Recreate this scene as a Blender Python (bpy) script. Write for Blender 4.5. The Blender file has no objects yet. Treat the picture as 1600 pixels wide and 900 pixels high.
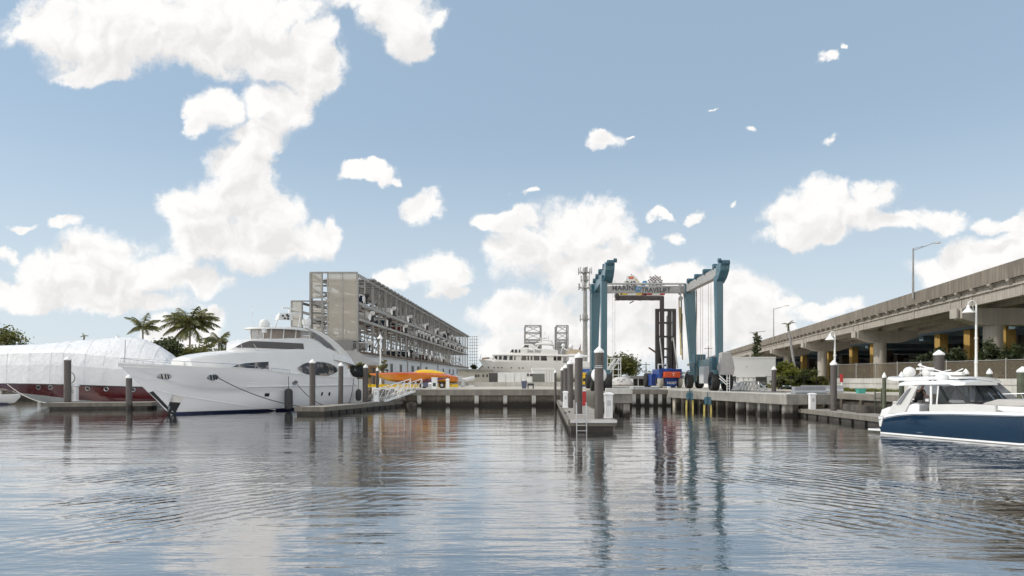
import bpy, bmesh, math, random
from mathutils import Vector, Matrix
random.seed(7)
SC = bpy.context.scene
COL = SC.collection
F = 1067.0          # focal length in photo pixels (24 mm lens on a 36 mm sensor, 1600 px wide)
HZ = 590.0          # row of the horizon in the photo
CAMZ = 3.0
QZ = 1.7            # quay level above the water
R = math.radians

def gx(px, Y): return (px - 800.0) / F * Y
def gz(py, Y): return CAMZ + (HZ - py) / F * Y
def P(px, py, Y): return Vector((gx(px, Y), Y, gz(py, Y)))
def lerp(a, b, t): return a + (b - a) * t
def interp(tab, x):
    if x <= tab[0][0]: return tab[0][1]
    for (x0, y0), (x1, y1) in zip(tab, tab[1:]):
        if x <= x1: return y0 + (y1 - y0) * (x - x0) / (x1 - x0)
    return tab[-1][1]
def sm(a, b, x):
    t = max(0.0, min(1.0, (x - a) / (b - a))); return t * t * (3 - 2 * t)

# ------------------------------------------------------------------ materials
def nodes_of(name):
    m = bpy.data.materials.new(name); m.use_nodes = True
    nt = m.node_tree
    return m, nt, nt.nodes['Principled BSDF'], nt.nodes['Material Output']

def mat(name, col, rough=.5, metal=0.0, var=.12, scale=2.0, bump=0.0, streak=0.0, tide=None, coat=0.0, blot=None, spec=None):
    m, nt, b, out = nodes_of(name)
    N = nt.nodes; L = nt.links
    tc = N.new('ShaderNodeTexCoord')
    n1 = N.new('ShaderNodeTexNoise'); n1.inputs['Scale'].default_value = scale; n1.inputs['Detail'].default_value = 8
    n1.inputs['Roughness'].default_value = .62
    L.new(tc.outputs['Object'], n1.inputs['Vector'])
    mr = N.new('ShaderNodeMapRange'); mr.inputs[1].default_value = .25; mr.inputs[2].default_value = .75
    mr.inputs[3].default_value = 1 - var; mr.inputs[4].default_value = 1 + var
    L.new(n1.outputs[0], mr.inputs[0])
    val = mr.outputs[0]
    if streak:
        mp = N.new('ShaderNodeMapping'); mp.inputs['Scale'].default_value = (2.2, 2.2, .12)
        L.new(tc.outputs['Object'], mp.inputs['Vector'])
        n2 = N.new('ShaderNodeTexNoise'); n2.inputs['Scale'].default_value = 1.6; n2.inputs['Detail'].default_value = 6
        L.new(mp.outputs[0], n2.inputs['Vector'])
        m2 = N.new('ShaderNodeMapRange'); m2.inputs[1].default_value = .3; m2.inputs[2].default_value = .7
        m2.inputs[3].default_value = 1 - streak; m2.inputs[4].default_value = 1 + streak * .5
        L.new(n2.outputs[0], m2.inputs[0])
        mu = N.new('ShaderNodeMath'); mu.operation = 'MULTIPLY'
        L.new(val, mu.inputs[0]); L.new(m2.outputs[0], mu.inputs[1]); val = mu.outputs[0]
    vm = N.new('ShaderNodeVectorMath'); vm.operation = 'SCALE'
    vm.inputs[0].default_value = col[:3]
    L.new(val, vm.inputs['Scale'])
    colour = vm.outputs[0]
    if blot:                                      # second colour in patches
        n3 = N.new('ShaderNodeTexNoise'); n3.inputs['Scale'].default_value = blot[1]; n3.inputs['Detail'].default_value = 5
        L.new(tc.outputs['Object'], n3.inputs['Vector'])
        m3 = N.new('ShaderNodeMapRange'); m3.inputs[1].default_value = blot[2]; m3.inputs[2].default_value = blot[2] + .12
        L.new(n3.outputs[0], m3.inputs[0])
        mx = N.new('ShaderNodeMix'); mx.data_type = 'RGBA'
        L.new(m3.outputs[0], mx.inputs[0]); L.new(colour, mx.inputs[6]); mx.inputs[7].default_value = (*blot[0], 1)
        colour = mx.outputs[2]
    if tide is not None:                          # wet, weed-dark band below the tide line
        ge = N.new('ShaderNodeNewGeometry'); sp = N.new('ShaderNodeSeparateXYZ')
        L.new(ge.outputs['Position'], sp.inputs[0])
        n4 = N.new('ShaderNodeTexNoise'); n4.inputs['Scale'].default_value = 2.5; n4.inputs['Detail'].default_value = 5
        L.new(tc.outputs['Object'], n4.inputs['Vector'])
        ad = N.new('ShaderNodeMath'); ad.operation = 'MULTIPLY_ADD'; ad.inputs[1].default_value = .5
        L.new(n4.outputs[0], ad.inputs[0]); L.new(sp.outputs[2], ad.inputs[2])
        m4 = N.new('ShaderNodeMapRange'); m4.inputs[1].default_value = tide + .1; m4.inputs[2].default_value = tide + .45
        L.new(ad.outputs[0], m4.inputs[0])
        mx = N.new('ShaderNodeMix'); mx.data_type = 'RGBA'
        L.new(m4.outputs[0], mx.inputs[0]); mx.inputs[6].default_value = (.022, .018, .013, 1); L.new(colour, mx.inputs[7])
        colour = mx.outputs[2]
    L.new(colour, b.inputs['Base Color'])
    b.inputs['Roughness'].default_value = rough; b.inputs['Metallic'].default_value = metal
    if coat: b.inputs['Coat Weight'].default_value = coat; b.inputs['Coat Roughness'].default_value = .08
    if spec is not None: b.inputs['Specular IOR Level'].default_value = spec
    if bump:
        bp = N.new('ShaderNodeBump'); bp.inputs['Strength'].default_value = .6; bp.inputs['Distance'].default_value = bump
        L.new(n1.outputs[0], bp.inputs['Height']); L.new(bp.outputs[0], b.inputs['Normal'])
    return m

def glass(name, col, alpha, rough=.03, ior=1.5):
    """tinted pane: part see-through, with a fresnel sheen"""
    m, nt, b, out = nodes_of(name)
    N = nt.nodes; L = nt.links
    b.inputs['Base Color'].default_value = (*col, 1); b.inputs['Roughness'].default_value = rough; b.inputs['IOR'].default_value = ior
    tr = N.new('ShaderNodeBsdfTransparent'); tr.inputs[0].default_value = (*[min(1, c * .4 + .6) for c in col], 1)
    mx = N.new('ShaderNodeMixShader'); mx.inputs[0].default_value = alpha
    L.new(tr.outputs[0], mx.inputs[1]); L.new(b.outputs[0], mx.inputs[2]); L.new(mx.outputs[0], out.inputs[0])
    return m

def leafmat(name, c0, c1, scale=.5):
    m, nt, b, out = nodes_of(name)
    N = nt.nodes; L = nt.links
    tc = N.new('ShaderNodeTexCoord')
    n = N.new('ShaderNodeTexNoise'); n.inputs['Scale'].default_value = scale; n.inputs['Detail'].default_value = 6
    L.new(tc.outputs['Object'], n.inputs['Vector'])
    cr = N.new('ShaderNodeValToRGB'); cr.color_ramp.elements[0].position = .35; cr.color_ramp.elements[1].position = .68
    cr.color_ramp.elements[0].color = (*c0, 1); cr.color_ramp.elements[1].color = (*c1, 1)
    L.new(n.outputs[0], cr.inputs[0]); L.new(cr.outputs[0], b.inputs['Base Color'])
    b.inputs['Roughness'].default_value = .55
    tl = N.new('ShaderNodeBsdfTranslucent'); L.new(cr.outputs[0], tl.inputs[0])
    mx = N.new('ShaderNodeMixShader'); mx.inputs[0].default_value = .42
    L.new(b.outputs[0], mx.inputs[1]); L.new(tl.outputs[0], mx.inputs[2]); L.new(mx.outputs[0], out.inputs[0])
    return m

M = {}
M['gel'] = mat('white_gelcoat', (.70, .695, .68), .22, var=.04, scale=.8, coat=.4)
M['gelgrey'] = mat('pale_grey_gelcoat', (.77, .77, .785), .25, var=.03, scale=.6, coat=.4)
M['navy'] = mat('navy_gelcoat', (.004, .022, .050), .12, var=.12, scale=.8, coat=.8)
M['burgundy'] = mat('burgundy_paint', (.085, .014, .016), .2, var=.25, scale=1.2, coat=.5)
M['antifoul'] = mat('grey_bottom_paint', (.33, .34, .34), .5, var=.15, scale=1.5)
M['bootblue'] = mat('blue_boot_stripe', (.012, .02, .06), .35)
M['black'] = mat('black_rubber', (.022, .022, .023), .6, var=.2)
M['fender'] = mat('fender_cloth', (.045, .045, .047), .75, var=.2)
M['wrap'] = mat('shrink_wrap_film', (.72, .72, .73), .36, var=.05, scale=.9, bump=.28)
M['darkglass'] = mat('dark_tinted_glass', (.022, .020, .020), .06, var=.3, scale=1.2, spec=.6)
M['yachtglass'] = mat('curtain_reflection_glass', (.035, .03, .028), .05, var=.3, scale=1.2, spec=.7, blot=((.27, .23, .205), 2.2, .50))  # lighter patches: curtains, and reflections painted into the glass
M['ivory'] = mat('ivory_yacht_paint', (.70, .685, .65), .3, var=.04, scale=.5)
M['mesh2'] = glass('grey_scaffold_netting', (.34, .33, .32), .45, .8)
M['cap_cloth'] = mat('pale_grey_cap', (.52, .54, .57), .8)
M['barrier'] = mat('blue_grey_barrier', (.27, .28, .30), .8, var=.15)
M['cabin'] = mat('warm_grey_shaded_gelcoat', (.56, .55, .53), .3, var=.05, coat=.3)  # gelcoat white darkened to a warm grey, shade put into the colour
M['sheetd'] = mat('dark_stained_seawall', (.075, .062, .048), .9, var=.45, scale=1.0, streak=.4, tide=.8)
M['screen'] = mat('windscreen_cover_mesh', (.10, .092, .09), .7, var=.06, scale=9)
M['vinyl'] = glass('clear_vinyl', (.52, .48, .45), .36, .12)
M['greyglass'] = glass('smoked_glass', (.22, .23, .25), .75, .05)
M['boatglass'] = glass('boat_glass', (.07, .085, .09), .12, .02)
M['steel'] = mat('stainless_steel', (.62, .62, .63), .22, metal=1, var=.05)
M['alu'] = mat('bare_aluminium', (.50, .50, .50), .38, metal=.6, var=.08)
M['whitepaint'] = mat('white_paint', (.78, .78, .76), .45, var=.06, scale=2)
M['galv'] = mat('galvanised_steel', (.30, .29, .275), .5, metal=.1, var=.22, scale=.6, streak=.15)
M['galvlight'] = mat('weathered_galvanised_steel', (.33, .32, .305), .55, metal=.15, var=.2, scale=.5)
M['rust'] = mat('brown_timber_bunks', (.18, .12, .08), .8, var=.3, scale=.8)
M['pile'] = mat('brown_pile_sleeve', (.088, .076, .070), .62, var=.14, scale=1.6, streak=.22, tide=.42)
M['pilegreen'] = mat('weathered_green_pile', (.10, .11, .075), .75, var=.25, scale=2, streak=.3, tide=.3)
M['cap'] = mat('white_pile_cap', (.80, .80, .78), .4, var=.04)
M['ped'] = mat('pedestal_plastic', (.78, .78, .78), .4, var=.04, scale=3)
M['deck'] = mat('grey_decking', (.29, .26, .225), .75, var=.2, scale=1.2, bump=.01)
M['rim'] = mat('weathered_dock_timber', (.16, .145, .12), .8, var=.3, scale=1.4, streak=.25)
M['float'] = mat('dark_float', (.05, .044, .038), .7, var=.4, scale=1.2, tide=.0)
M['conc'] = mat('seawall_concrete', (.125, .106, .08), .85, var=.3, scale=.9, bump=.02, streak=.3, tide=.50)
M['concw'] = mat('pale_concrete', (.50, .485, .45), .85, var=.15, scale=.7, bump=.015, streak=.15, tide=.3)
M['quaycap'] = mat('quay_cap_concrete', (.22, .198, .167), .85, var=.25, scale=.8, bump=.02, streak=.15)
M['fingerconc'] = mat('finger_pier_concrete', (.25, .235, .21), .85, var=.35, scale=.6, bump=.02, tide=.35, streak=.22, blot=((.24, .23, .21), .45, .58))
M['sheet'] = mat('sheet_pile', (.12, .105, .085), .8, var=.35, scale=1.2, streak=.35, tide=.8)
M['yard'] = mat('yard_paving', (.47, .43, .365), .9, var=.16, scale=.35)
M['via'] = mat('viaduct_concrete', (.38, .34, .29), .88, var=.14, scale=.35, streak=.28, bump=.01)
M['viadark'] = mat('viaduct_barrier_concrete', (.215, .183, .145), .9, var=.16, scale=.3, streak=.38, blot=((.15, .128, .105), .22, .56))
M['colc'] = mat('pier_concrete', (.41, .375, .325), .88, var=.1, scale=.5, streak=.15, bump=.01)
M['yellow_col'] = mat('ochre_painted_concrete', (.47, .30, .085), .8, var=.15, scale=.4, streak=.2)
M['bluegirder'] = mat('blue_girder_paint', (.11, .165, .20), .55, var=.2, scale=.4)
M['teal'] = mat('teal_crane_paint', (.045, .118, .150), .35, var=.10, scale=.5, streak=.08, coat=.2)
M['teald'] = mat('dark_teal_paint', (.03, .085, .115), .4, var=.15)
M['beamgrey'] = mat('grey_crossbeam_paint', (.36, .35, .335), .5, var=.1, scale=.6, streak=.1)
M['letter'] = mat('dark_lettering', (.05, .052, .06), .5)
M['logo'] = mat('blue_logo', (.09, .22, .36), .5)
M['logow'] = mat('white_logo', (.7, .7, .7), .5)
M['tyre'] = mat('tyre_rubber', (.022, .021, .02), .8, var=.25, scale=4, bump=.02)
M['mast'] = mat('forklift_mast_steel', (.045, .038, .036), .5, var=.3, scale=1)
M['fblue'] = mat('forklift_blue', (.012, .045, .22), .35, var=.1)
M['forange'] = mat('forklift_orange', (.62, .085, .022), .4, var=.06)
M['wheelgrey'] = mat('grey_wheel', (.36, .34, .30), .7, var=.2)
M['greycover'] = mat('grey_canvas_cover', (.36, .345, .33), .8, var=.12, scale=1.5, bump=.03)
M['greybox'] = mat('light_grey_enclosure', (.52, .525, .53), .5, var=.06)
M['orange'] = mat('orange_gelcoat', (.66, .20, .012), .15, var=.18, scale=.5, coat=.6, blot=((.68, .31, .015), .35, .48))
M['red'] = mat('red_gelcoat', (.56, .095, .02), .18, var=.15, scale=.7, coat=.5, blot=((.60, .13, .02), .6, .52))
M['yellow'] = mat('yellow_paint', (.72, .46, .015), .25, var=.06, coat=.4)
M['purple'] = mat('purple_flame_paint', (.10, .04, .16), .2, coat=.5)
M['white_wall'] = mat('white_stucco', (.86, .85, .83), .85, var=.05, scale=.5, bump=.01)
M['ware'] = mat('warehouse_white_wall', (.64, .65, .665), .8, var=.06, scale=.3, streak=.05)
M['beige'] = mat('beige_wall', (.56, .52, .44), .85, var=.08, scale=.4)
M['tan'] = mat('tan_timber_wall', (.34, .22, .12), .8, var=.15, scale=.8)
M['roofgrey'] = mat('grey_metal_roof', (.20, .195, .19), .6, var=.1, scale=.4)
M['doordark'] = mat('dark_doorway', (.075, .072, .068), .6, var=.2)
M['shutter'] = mat('grey_green_shutter', (.15, .155, .14), .6, var=.1)
M['trunk'] = mat('palm_trunk_bark', (.27, .24, .20), .9, var=.25, scale=2, bump=.03)
M['bark'] = mat('tree_bark', (.12, .09, .065), .9, var=.3, scale=2, bump=.03)
M['palm'] = leafmat('palm_leaf', (.06, .075, .026), (.27, .255, .09), .9)
M['leafd'] = leafmat('dark_leaf', (.034, .05, .02), (.10, .12, .04), .5)
M['leafm'] = leafmat('mid_leaf', (.055, .07, .018), (.21, .205, .045), .7)
M['leafy'] = leafmat('bright_leaf', (.09, .11, .02), (.36, .36, .06), .9)
M['grass'] = leafmat('grass_blade', (.09, .11, .02), (.26, .26, .05), .3)
M['bin'] = mat('blue_grey_bin', (.10, .11, .17), .5)
M['rope'] = mat('dark_rope', (.03, .03, .032), .9)
M['ropew'] = mat('pale_rope', (.5, .48, .44), .9)
M['sling'] = mat('yellow_sling_webbing', (.52, .42, .12), .8, var=.2, scale=3)
M['beige_sling'] = mat('faded_sling_webbing', (.30, .24, .16), .8, var=.3, scale=2)
M['cargreen'] = mat('dark_green_car_paint', (.015, .05, .045), .2, coat=.6)
M['carblack'] = mat('black_car_paint', (.02, .02, .022), .2, coat=.6)
M['lamp_lens'] = mat('headlight_lens', (.7, .7, .66), .1)
M['flagred'] = mat('red_flag_cloth', (.42, .03, .04), .8)
M['flagblack'] = mat('dark_flag_cloth', (.03, .03, .04), .8)
M['tarp'] = mat('crumpled_white_film', (.58, .56, .54), .5, var=.3, scale=4, bump=.2, blot=((.12, .11, .11), 2.2, .56))
M['cushion'] = mat('grey_cushion', (.40, .38, .36), .85, var=.1, scale=3)
M['skin'] = mat('skin', (.42, .25, .17), .5)
M['shirt'] = mat('black_shirt', (.014, .014, .015), .85)
M['shorts'] = mat('grey_shorts', (.35, .35, .36), .85)
M['hair'] = mat('dark_hair', (.03, .022, .016), .7)
M['mesh'] = glass('perforated_screen', (.66, .61, .53), .42, .7)
M['meshd'] = glass('fence_windscreen_fabric', (.27, .225, .165), .28, .9)
M['teak'] = mat('tan_cover', (.42, .34, .25), .8)
M['redpaint'] = mat('red_paint', (.45, .03, .03), .45)
M['blueflag'] = mat('blue_tarp', (.05, .10, .28), .7)
M['soil'] = mat('riprap_rock', (.09, .08, .07), .95, var=.4, scale=1.2, bump=.1)
M['farwood'] = leafmat('distant_leaf', (.03, .04, .02), (.08, .085, .03), .3)

# ------------------------------------------------------------------ mesh builder
class MB:
    def __init__(s): s.v = []; s.f = []
    def add(s, vs, fs):
        o = len(s.v); s.v += [Vector(v) for v in vs]; s.f += [tuple(i + o for i in f) for f in fs]; return s
    def box(s, c, d, rz=0.0):
        hx, hy, hz = d[0] / 2, d[1] / 2, d[2] / 2; ca, sa = math.cos(rz), math.sin(rz)
        vs = []
        for z in (-hz, hz):
            for x, y in ((-hx, -hy), (hx, -hy), (hx, hy), (-hx, hy)):
                vs.append((c[0] + x * ca - y * sa, c[1] + x * sa + y * ca, c[2] + z))
        return s.add(vs, [(3, 2, 1, 0), (4, 5, 6, 7), (0, 1, 5, 4), (1, 2, 6, 5), (2, 3, 7, 6), (3, 0, 4, 7)])
    def bar(s, p, q, w, h=None):
        p = Vector(p); q = Vector(q); h = h or w; d = (q - p)
        if d.length < 1e-6: return s
        d.normalize(); up = Vector((0, 0, 1)) if abs(d.z) < .95 else Vector((0, 1, 0))
        a = d.cross(up).normalized(); b = a.cross(d).normalized(); a *= w / 2; b *= h / 2
        vs = [p - a - b, p + a - b, p + a + b, p - a + b, q - a - b, q + a - b, q + a + b, q - a + b]
        return s.add(vs, [(3, 2, 1, 0), (4, 5, 6, 7), (0, 1, 5, 4), (1, 2, 6, 5), (2, 3, 7, 6), (3, 0, 4, 7)])
    def taper(s, p, q, w0, h0, w1, h1):
        """box beam whose section changes from (w0,h0) to (w1,h1); w across x, h across y for upright beams"""
        p = Vector(p); q = Vector(q); vs = []
        for c, w, h in ((p, w0, h0), (q, w1, h1)):
            for x, y in ((-1, -1), (1, -1), (1, 1), (-1, 1)): vs.append(c + Vector((x * w / 2, y * h / 2, 0)))
        return s.add(vs, [(3, 2, 1, 0), (4, 5, 6, 7), (0, 1, 5, 4), (1, 2, 6, 5), (2, 3, 7, 6), (3, 0, 4, 7)])
    def tube(s, pts, r, n=8, r2=None):
        pts = [Vector(p) for p in pts]; rings = []
        for i, p in enumerate(pts):
            d = (pts[min(i + 1, len(pts) - 1)] - pts[max(i - 1, 0)]).normalized()
            up = Vector((0, 0, 1)) if abs(d.z) < .9 else Vector((0, 1, 0))
            a = d.cross(up).normalized(); b = a.cross(d)
            rr = r if r2 is None else lerp(r, r2, i / (len(pts) - 1))
            rings.append([p + a * rr * math.cos(2 * math.pi * k / n) + b * rr * math.sin(2 * math.pi * k / n) for k in range(n)])
        return s.loft(rings)
    def loft(s, rings, caps=True, closed=True):
        n = len(rings[0]); o = len(s.v)
        for r in rings: s.v += [Vector(p) for p in r]
        for i in range(len(rings) - 1):
            for k in range(n if closed else n - 1):
                a = o + i * n + k; b = o + i * n + (k + 1) % n
                s.f.append((a, b, b + n, a + n))
        if caps and closed:
            s.f.append(tuple(o + k for k in reversed(range(n)))); s.f.append(tuple(o + (len(rings) - 1) * n + k for k in range(n)))
        return s
    def lathe(s, prof, c=(0, 0, 0), n=16):
        return s.loft([[(c[0] + r * math.cos(2 * math.pi * k / n), c[1] + r * math.sin(2 * math.pi * k / n), c[2] + z) for k in range(n)] for r, z in prof])
    def sphere(s, c, r, n=12, m=8, sz=1.0, z0=-1.0):
        prof = []
        for i in range(m + 1):
            a = lerp(math.asin(z0), math.pi / 2, i / m); prof.append((max(.001, r * math.cos(a)), r * sz * math.sin(a)))
        return s.lathe(prof, c, n)
    def wheel(s, c, r, w, ax=(1, 0, 0), n=20, inner=0.0):
        c = Vector(c); ax = Vector(ax).normalized(); up = Vector((0, 0, 1)); a = ax.cross(up).normalized()
        def ring(rr, o): return [c + ax * o + a * rr * math.cos(2 * math.pi * k / n) + up * rr * math.sin(2 * math.pi * k / n) for k in range(n)]
        h = w / 2
        if inner: return s.loft([ring(inner, -h), ring(r * .92, -h), ring(r, -h * .7), ring(r, h * .7), ring(r * .92, h), ring(inner, h), ring(inner, -h)], caps=False)
        return s.loft([ring(r * .9, -h), ring(r, -h * .75), ring(r, h * .75), ring(r * .9, h)])
    def prism(s, poly, z0, z1):
        n = len(poly); vs = [(x, y, z0) for x, y in poly] + [(x, y, z1) for x, y in poly]
        return s.add(vs, [tuple(reversed(range(n))), tuple(range(n, 2 * n))] + [(k, (k + 1) % n, (k + 1) % n + n, k + n) for k in range(n)])
    def plate(s, poly, off):
        """polygon of 3-D points given a thickness vector"""
        off = Vector(off); n = len(poly); vs = [Vector(p) for p in poly] + [Vector(p) + off for p in poly]
        return s.add(vs, [tuple(reversed(range(n))), tuple(range(n, 2 * n))] + [(k, (k + 1) % n, (k + 1) % n + n, k + n) for k in range(n)])
    def poly(s, pts): return s.add(pts, [tuple(range(len(pts)))])
    def build(s, name, m, parent=None, smooth=False, world=False, bevel=0.0, auto=None):
        me = bpy.data.meshes.new(name); me.from_pydata([tuple(v) for v in s.v], [], s.f)
        bm = bmesh.new(); bm.from_mesh(me); bmesh.ops.recalc_face_normals(bm, faces=bm.faces)
        if smooth:
            for f in bm.faces: f.smooth = True
            ang = R(auto or 38)
            for e in bm.edges:
                if len(e.link_faces) == 2 and e.calc_face_angle(0) > ang: e.smooth = False
        bm.to_mesh(me); bm.free()
        me.materials.append(m)
        o = bpy.data.objects.new(name, me); COL.objects.link(o)
        if parent is not None:
            o.parent = parent
            if world: o.matrix_parent_inverse = world_of(parent).inverted()
        if bevel:
            bv = o.modifiers.new('bevel', 'BEVEL'); bv.width = bevel; bv.segments = 2; bv.limit_method = 'ANGLE'
        return o

def world_of(o):
    m = Matrix.Translation(o.location) @ o.rotation_euler.to_matrix().to_4x4()
    if o.parent is not None: m = world_of(o.parent) @ o.matrix_parent_inverse @ m
    return m

def tag(o, label, cat, group=None, kind=None):
    if label: o['label'] = label
    if cat: o['category'] = cat
    if group: o['group'] = group
    if kind: o['kind'] = kind
    return o
def thing(name, label, cat, loc=(0, 0, 0), rz=0.0, group=None):
    o = bpy.data.objects.new(name, None); COL.objects.link(o)
    o.location = loc; o.rotation_euler = (0, 0, rz); o.empty_display_size = .2
    return tag(o, label, cat, group)
def kids(o): return [c for c in bpy.data.objects if c.parent == o]
def dup(root, loc, rz=None, label=None, group=None):
    def rec(o, par):
        c = o.copy(); COL.objects.link(c)
        if par is not None: c.parent = par
        for ch in KID.get(o.name, []): rec(ch, c)
        return c
    r = rec(root, None); r.location = loc
    if rz is not None: r.rotation_euler = (0, 0, rz)
    if label: r['label'] = label
    if group: r['group'] = group
    return r
KID = {}
def note(root):
    """remember the children of a thing so that it can be copied"""
    KID[root.name] = kids(root)
    for c in KID[root.name]: note(c)

def text_mesh(name, body, size, ex, m, parent, loc, rot, world=False, space=1.0, sx=1.0):
    cu = bpy.data.curves.new(name, 'FONT'); cu.body = body; cu.size = size; cu.extrude = ex
    cu.align_x = 'CENTER'; cu.align_y = 'CENTER'; cu.space_character = space; cu.offset = size * .022
    t = bpy.data.objects.new(name + '_curve', cu); COL.objects.link(t)
    dg = bpy.context.evaluated_depsgraph_get()
    me = bpy.data.meshes.new_from_object(t.evaluated_get(dg)); bpy.data.objects.remove(t)
    me.materials.clear(); me.materials.append(m)
    o = bpy.data.objects.new(name, me); COL.objects.link(o)
    o.location = loc; o.rotation_euler = rot; o.scale = (sx, 1, 1)
    if parent is not None:
        o.parent = parent
        if world: o.matrix_parent_inverse = world_of(parent).inverted()
    return o

class Fr:
    """a boat's own frame: s along d, t to its left; sz() turns a photo pixel on the plane t = const into (s, z)"""
    def __init__(s, ox, oy, dx, dy):
        l = math.hypot(dx, dy); s.o = (ox, oy); s.d = (dx / l, dy / l); s.l = (-dy / l, dx / l); s.rz = math.atan2(dy, dx)
    def s(s_, px, t=0.0):
        k = (px - 800) / F
        return (k * (s_.o[1] + t * s_.l[1]) - (s_.o[0] + t * s_.l[0])) / (s_.d[0] - k * s_.d[1])
    def sz(s_, px, py, t=0.0):
        s = s_.s(px, t); Y = s_.o[1] + s * s_.d[1] + t * s_.l[1]
        return s, gz(py, Y)
    def w(s_, s, t, z=0.0): return Vector((s_.o[0] + s * s_.d[0] + t * s_.l[0], s_.o[1] + s * s_.d[1] + t * s_.l[1], z))

def conform(fr, half, poly, side=-1, out=.02, t0=2.0, sub=4):
    """photo polygon laid onto a boat's side whose half breadth is half(s, z)"""
    pts = []
    n = len(poly); fine = []
    for i in range(n):
        a = poly[i]; b = poly[(i + 1) % n]
        for k in range(sub): fine.append((lerp(a[0], b[0], k / sub), lerp(a[1], b[1], k / sub)))
    for px, py in fine:
        b = t0
        for _ in range(6):
            s, z = fr.sz(px, py, side * b); b = .5 * b + .5 * half(s, z)
        s, z = fr.sz(px, py, side * b); b = half(s, z)
        pts.append(Vector((s, side * (b + out), z)))
    return pts
def fan(mb, pts, half=None, side=-1, out=.02):
    c = sum(pts, Vector()) / len(pts)
    if half: c.y = side * (half(c.x, c.z) + out)
    ring2 = []
    for p in pts:
        q = (p + c) / 2
        if half: q.y = side * (half(q.x, q.z) + out)
        ring2.append(q)
    n = len(pts); o = len(mb.v); mb.v += list(pts) + ring2 + [c]
    for k in range(n):
        j = (k + 1) % n
        mb.f.append((o + k, o + j, o + n + j, o + n + k)); mb.f.append((o + n + k, o + n + j, o + 2 * n))
def mirror(pts): return [Vector((p.x, -p.y, p.z)) for p in reversed(pts)]
def window(fr, half, poly, m, parent, name='window', side=-1, out=.02, t0=2.0, sub=4, both=True):
    pts = conform(fr, half, poly, side, out, t0, sub)
    mb = MB(); fan(mb, pts, half, side, out); o = mb.build(name, m, parent, smooth=True)
    if both:
        mb = MB(); fan(mb, mirror(pts), half, -side, out); mb.build(name, m, parent, smooth=True)
    return pts, o

def house(st, n=4):
    """superstructure skin from stations (s, z_bottom, z_top, b_bottom, b_top, crown, edge radius)"""
    mb = MB(); rings = []
    for s, zb, zt, bb, bt, cr, r in st:
        h = max(.02, zt - zb); r = min(r, h * .7)
        side = [(bb, zb), (lerp(bb, bt, .5), zb + (h - r) * .5), (bt, zt - r)]
        for k in range(1, n + 1):
            a = math.pi / 2 * k / n
            side.append((bt - r * 1.2 * (1 - math.cos(a)), zt - r + r * math.sin(a)))
        side += [((bt - r * 1.2) * .5, zt + cr * .75)]
        ring = [(s, -y, z) for y, z in side] + [(s, 0, zt + cr)] + [(s, y, z) for y, z in reversed(side)]
        rings.append(ring)
    mb.loft(rings)
    return mb
def house_half(st):
    ss = [x[0] for x in st]
    def half(s, z):
        s = max(ss[0], min(ss[-1], s))
        for a, b in zip(st, st[1:]):
            if s <= b[0] + 1e-9:
                t = (s - a[0]) / max(1e-6, b[0] - a[0]); v = [lerp(a[k], b[k], t) for k in range(7)]
                h = max(.02, v[2] - v[1]); r = min(v[6], h * .7)
                u = max(0, min(1, (z - v[1]) / max(.02, h - r)))
                return lerp(v[3], v[4], u)
        return st[-1][3]
    return half
def px_house(fr, rows, crown=.12, r=.25):
    """rows of photo pixels (px, py_bottom, py_top, b_bottom, b_top) on the near side -> stations"""
    st = []
    for px, yb, yt, bb, bt in rows:
        s, zb = fr.sz(px, yb, -max(bb, bt)); s2, zt = fr.sz(px, yt, -bt)
        st.append((s, zb, zt, bb, bt, crown, r))
    st.sort(key=lambda v: v[0])
    return st
# ------------------------------------------------------------------ camera, sun, sky
cam = bpy.data.cameras.new('camera'); cam.lens = 24.0; cam.sensor_width = 36.0; cam.shift_y = (HZ - 450.0) / 1600.0
cam.clip_start = .1; cam.clip_end = 9000
co = bpy.data.objects.new('camera', cam); COL.objects.link(co); co.location = (0, 0, CAMZ); co.rotation_euler = (R(90), 0, 0)
SC.camera = co
SUN_EL = 43.0; SUN_AZ = -93.0       # azimuth from +Y (away from the camera) towards +X
sd = Vector((math.sin(R(SUN_AZ)) * math.cos(R(SUN_EL)), math.cos(R(SUN_AZ)) * math.cos(R(SUN_EL)), math.sin(R(SUN_EL))))
sl = bpy.data.lights.new('sun', 'SUN'); sl.energy = 1.9; sl.angle = R(1.0); sl.color = (1.0, .955, .88)
so = bpy.data.objects.new('sun', sl); COL.objects.link(so); so.location = (0, 0, 80)
so.rotation_euler = sd.to_track_quat('Z', 'Y').to_euler()

W = bpy.data.worlds.new('World'); SC.world = W; W.use_nodes = True
nt = W.node_tree; N = nt.nodes; L = nt.links; N.clear()
out = N.new('ShaderNodeOutputWorld'); bg = N.new('ShaderNodeBackground'); bg.inputs['Strength'].default_value = .074
L.new(bg.outputs[0], out.inputs[0])
sky = N.new('ShaderNodeTexSky'); sky.sky_type = 'NISHITA'; sky.sun_disc = False
sky.sun_elevation = R(SUN_EL); sky.sun_rotation = R(SUN_AZ); sky.air_density = 1.0; sky.dust_density = .3; sky.ozone_density = 1.2
hs = N.new('ShaderNodeHueSaturation'); hs.inputs['Hue'].default_value = .490; hs.inputs['Saturation'].default_value = .78; hs.inputs['Value'].default_value = 1.74
L.new(sky.outputs[0], hs.inputs['Color'])

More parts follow.
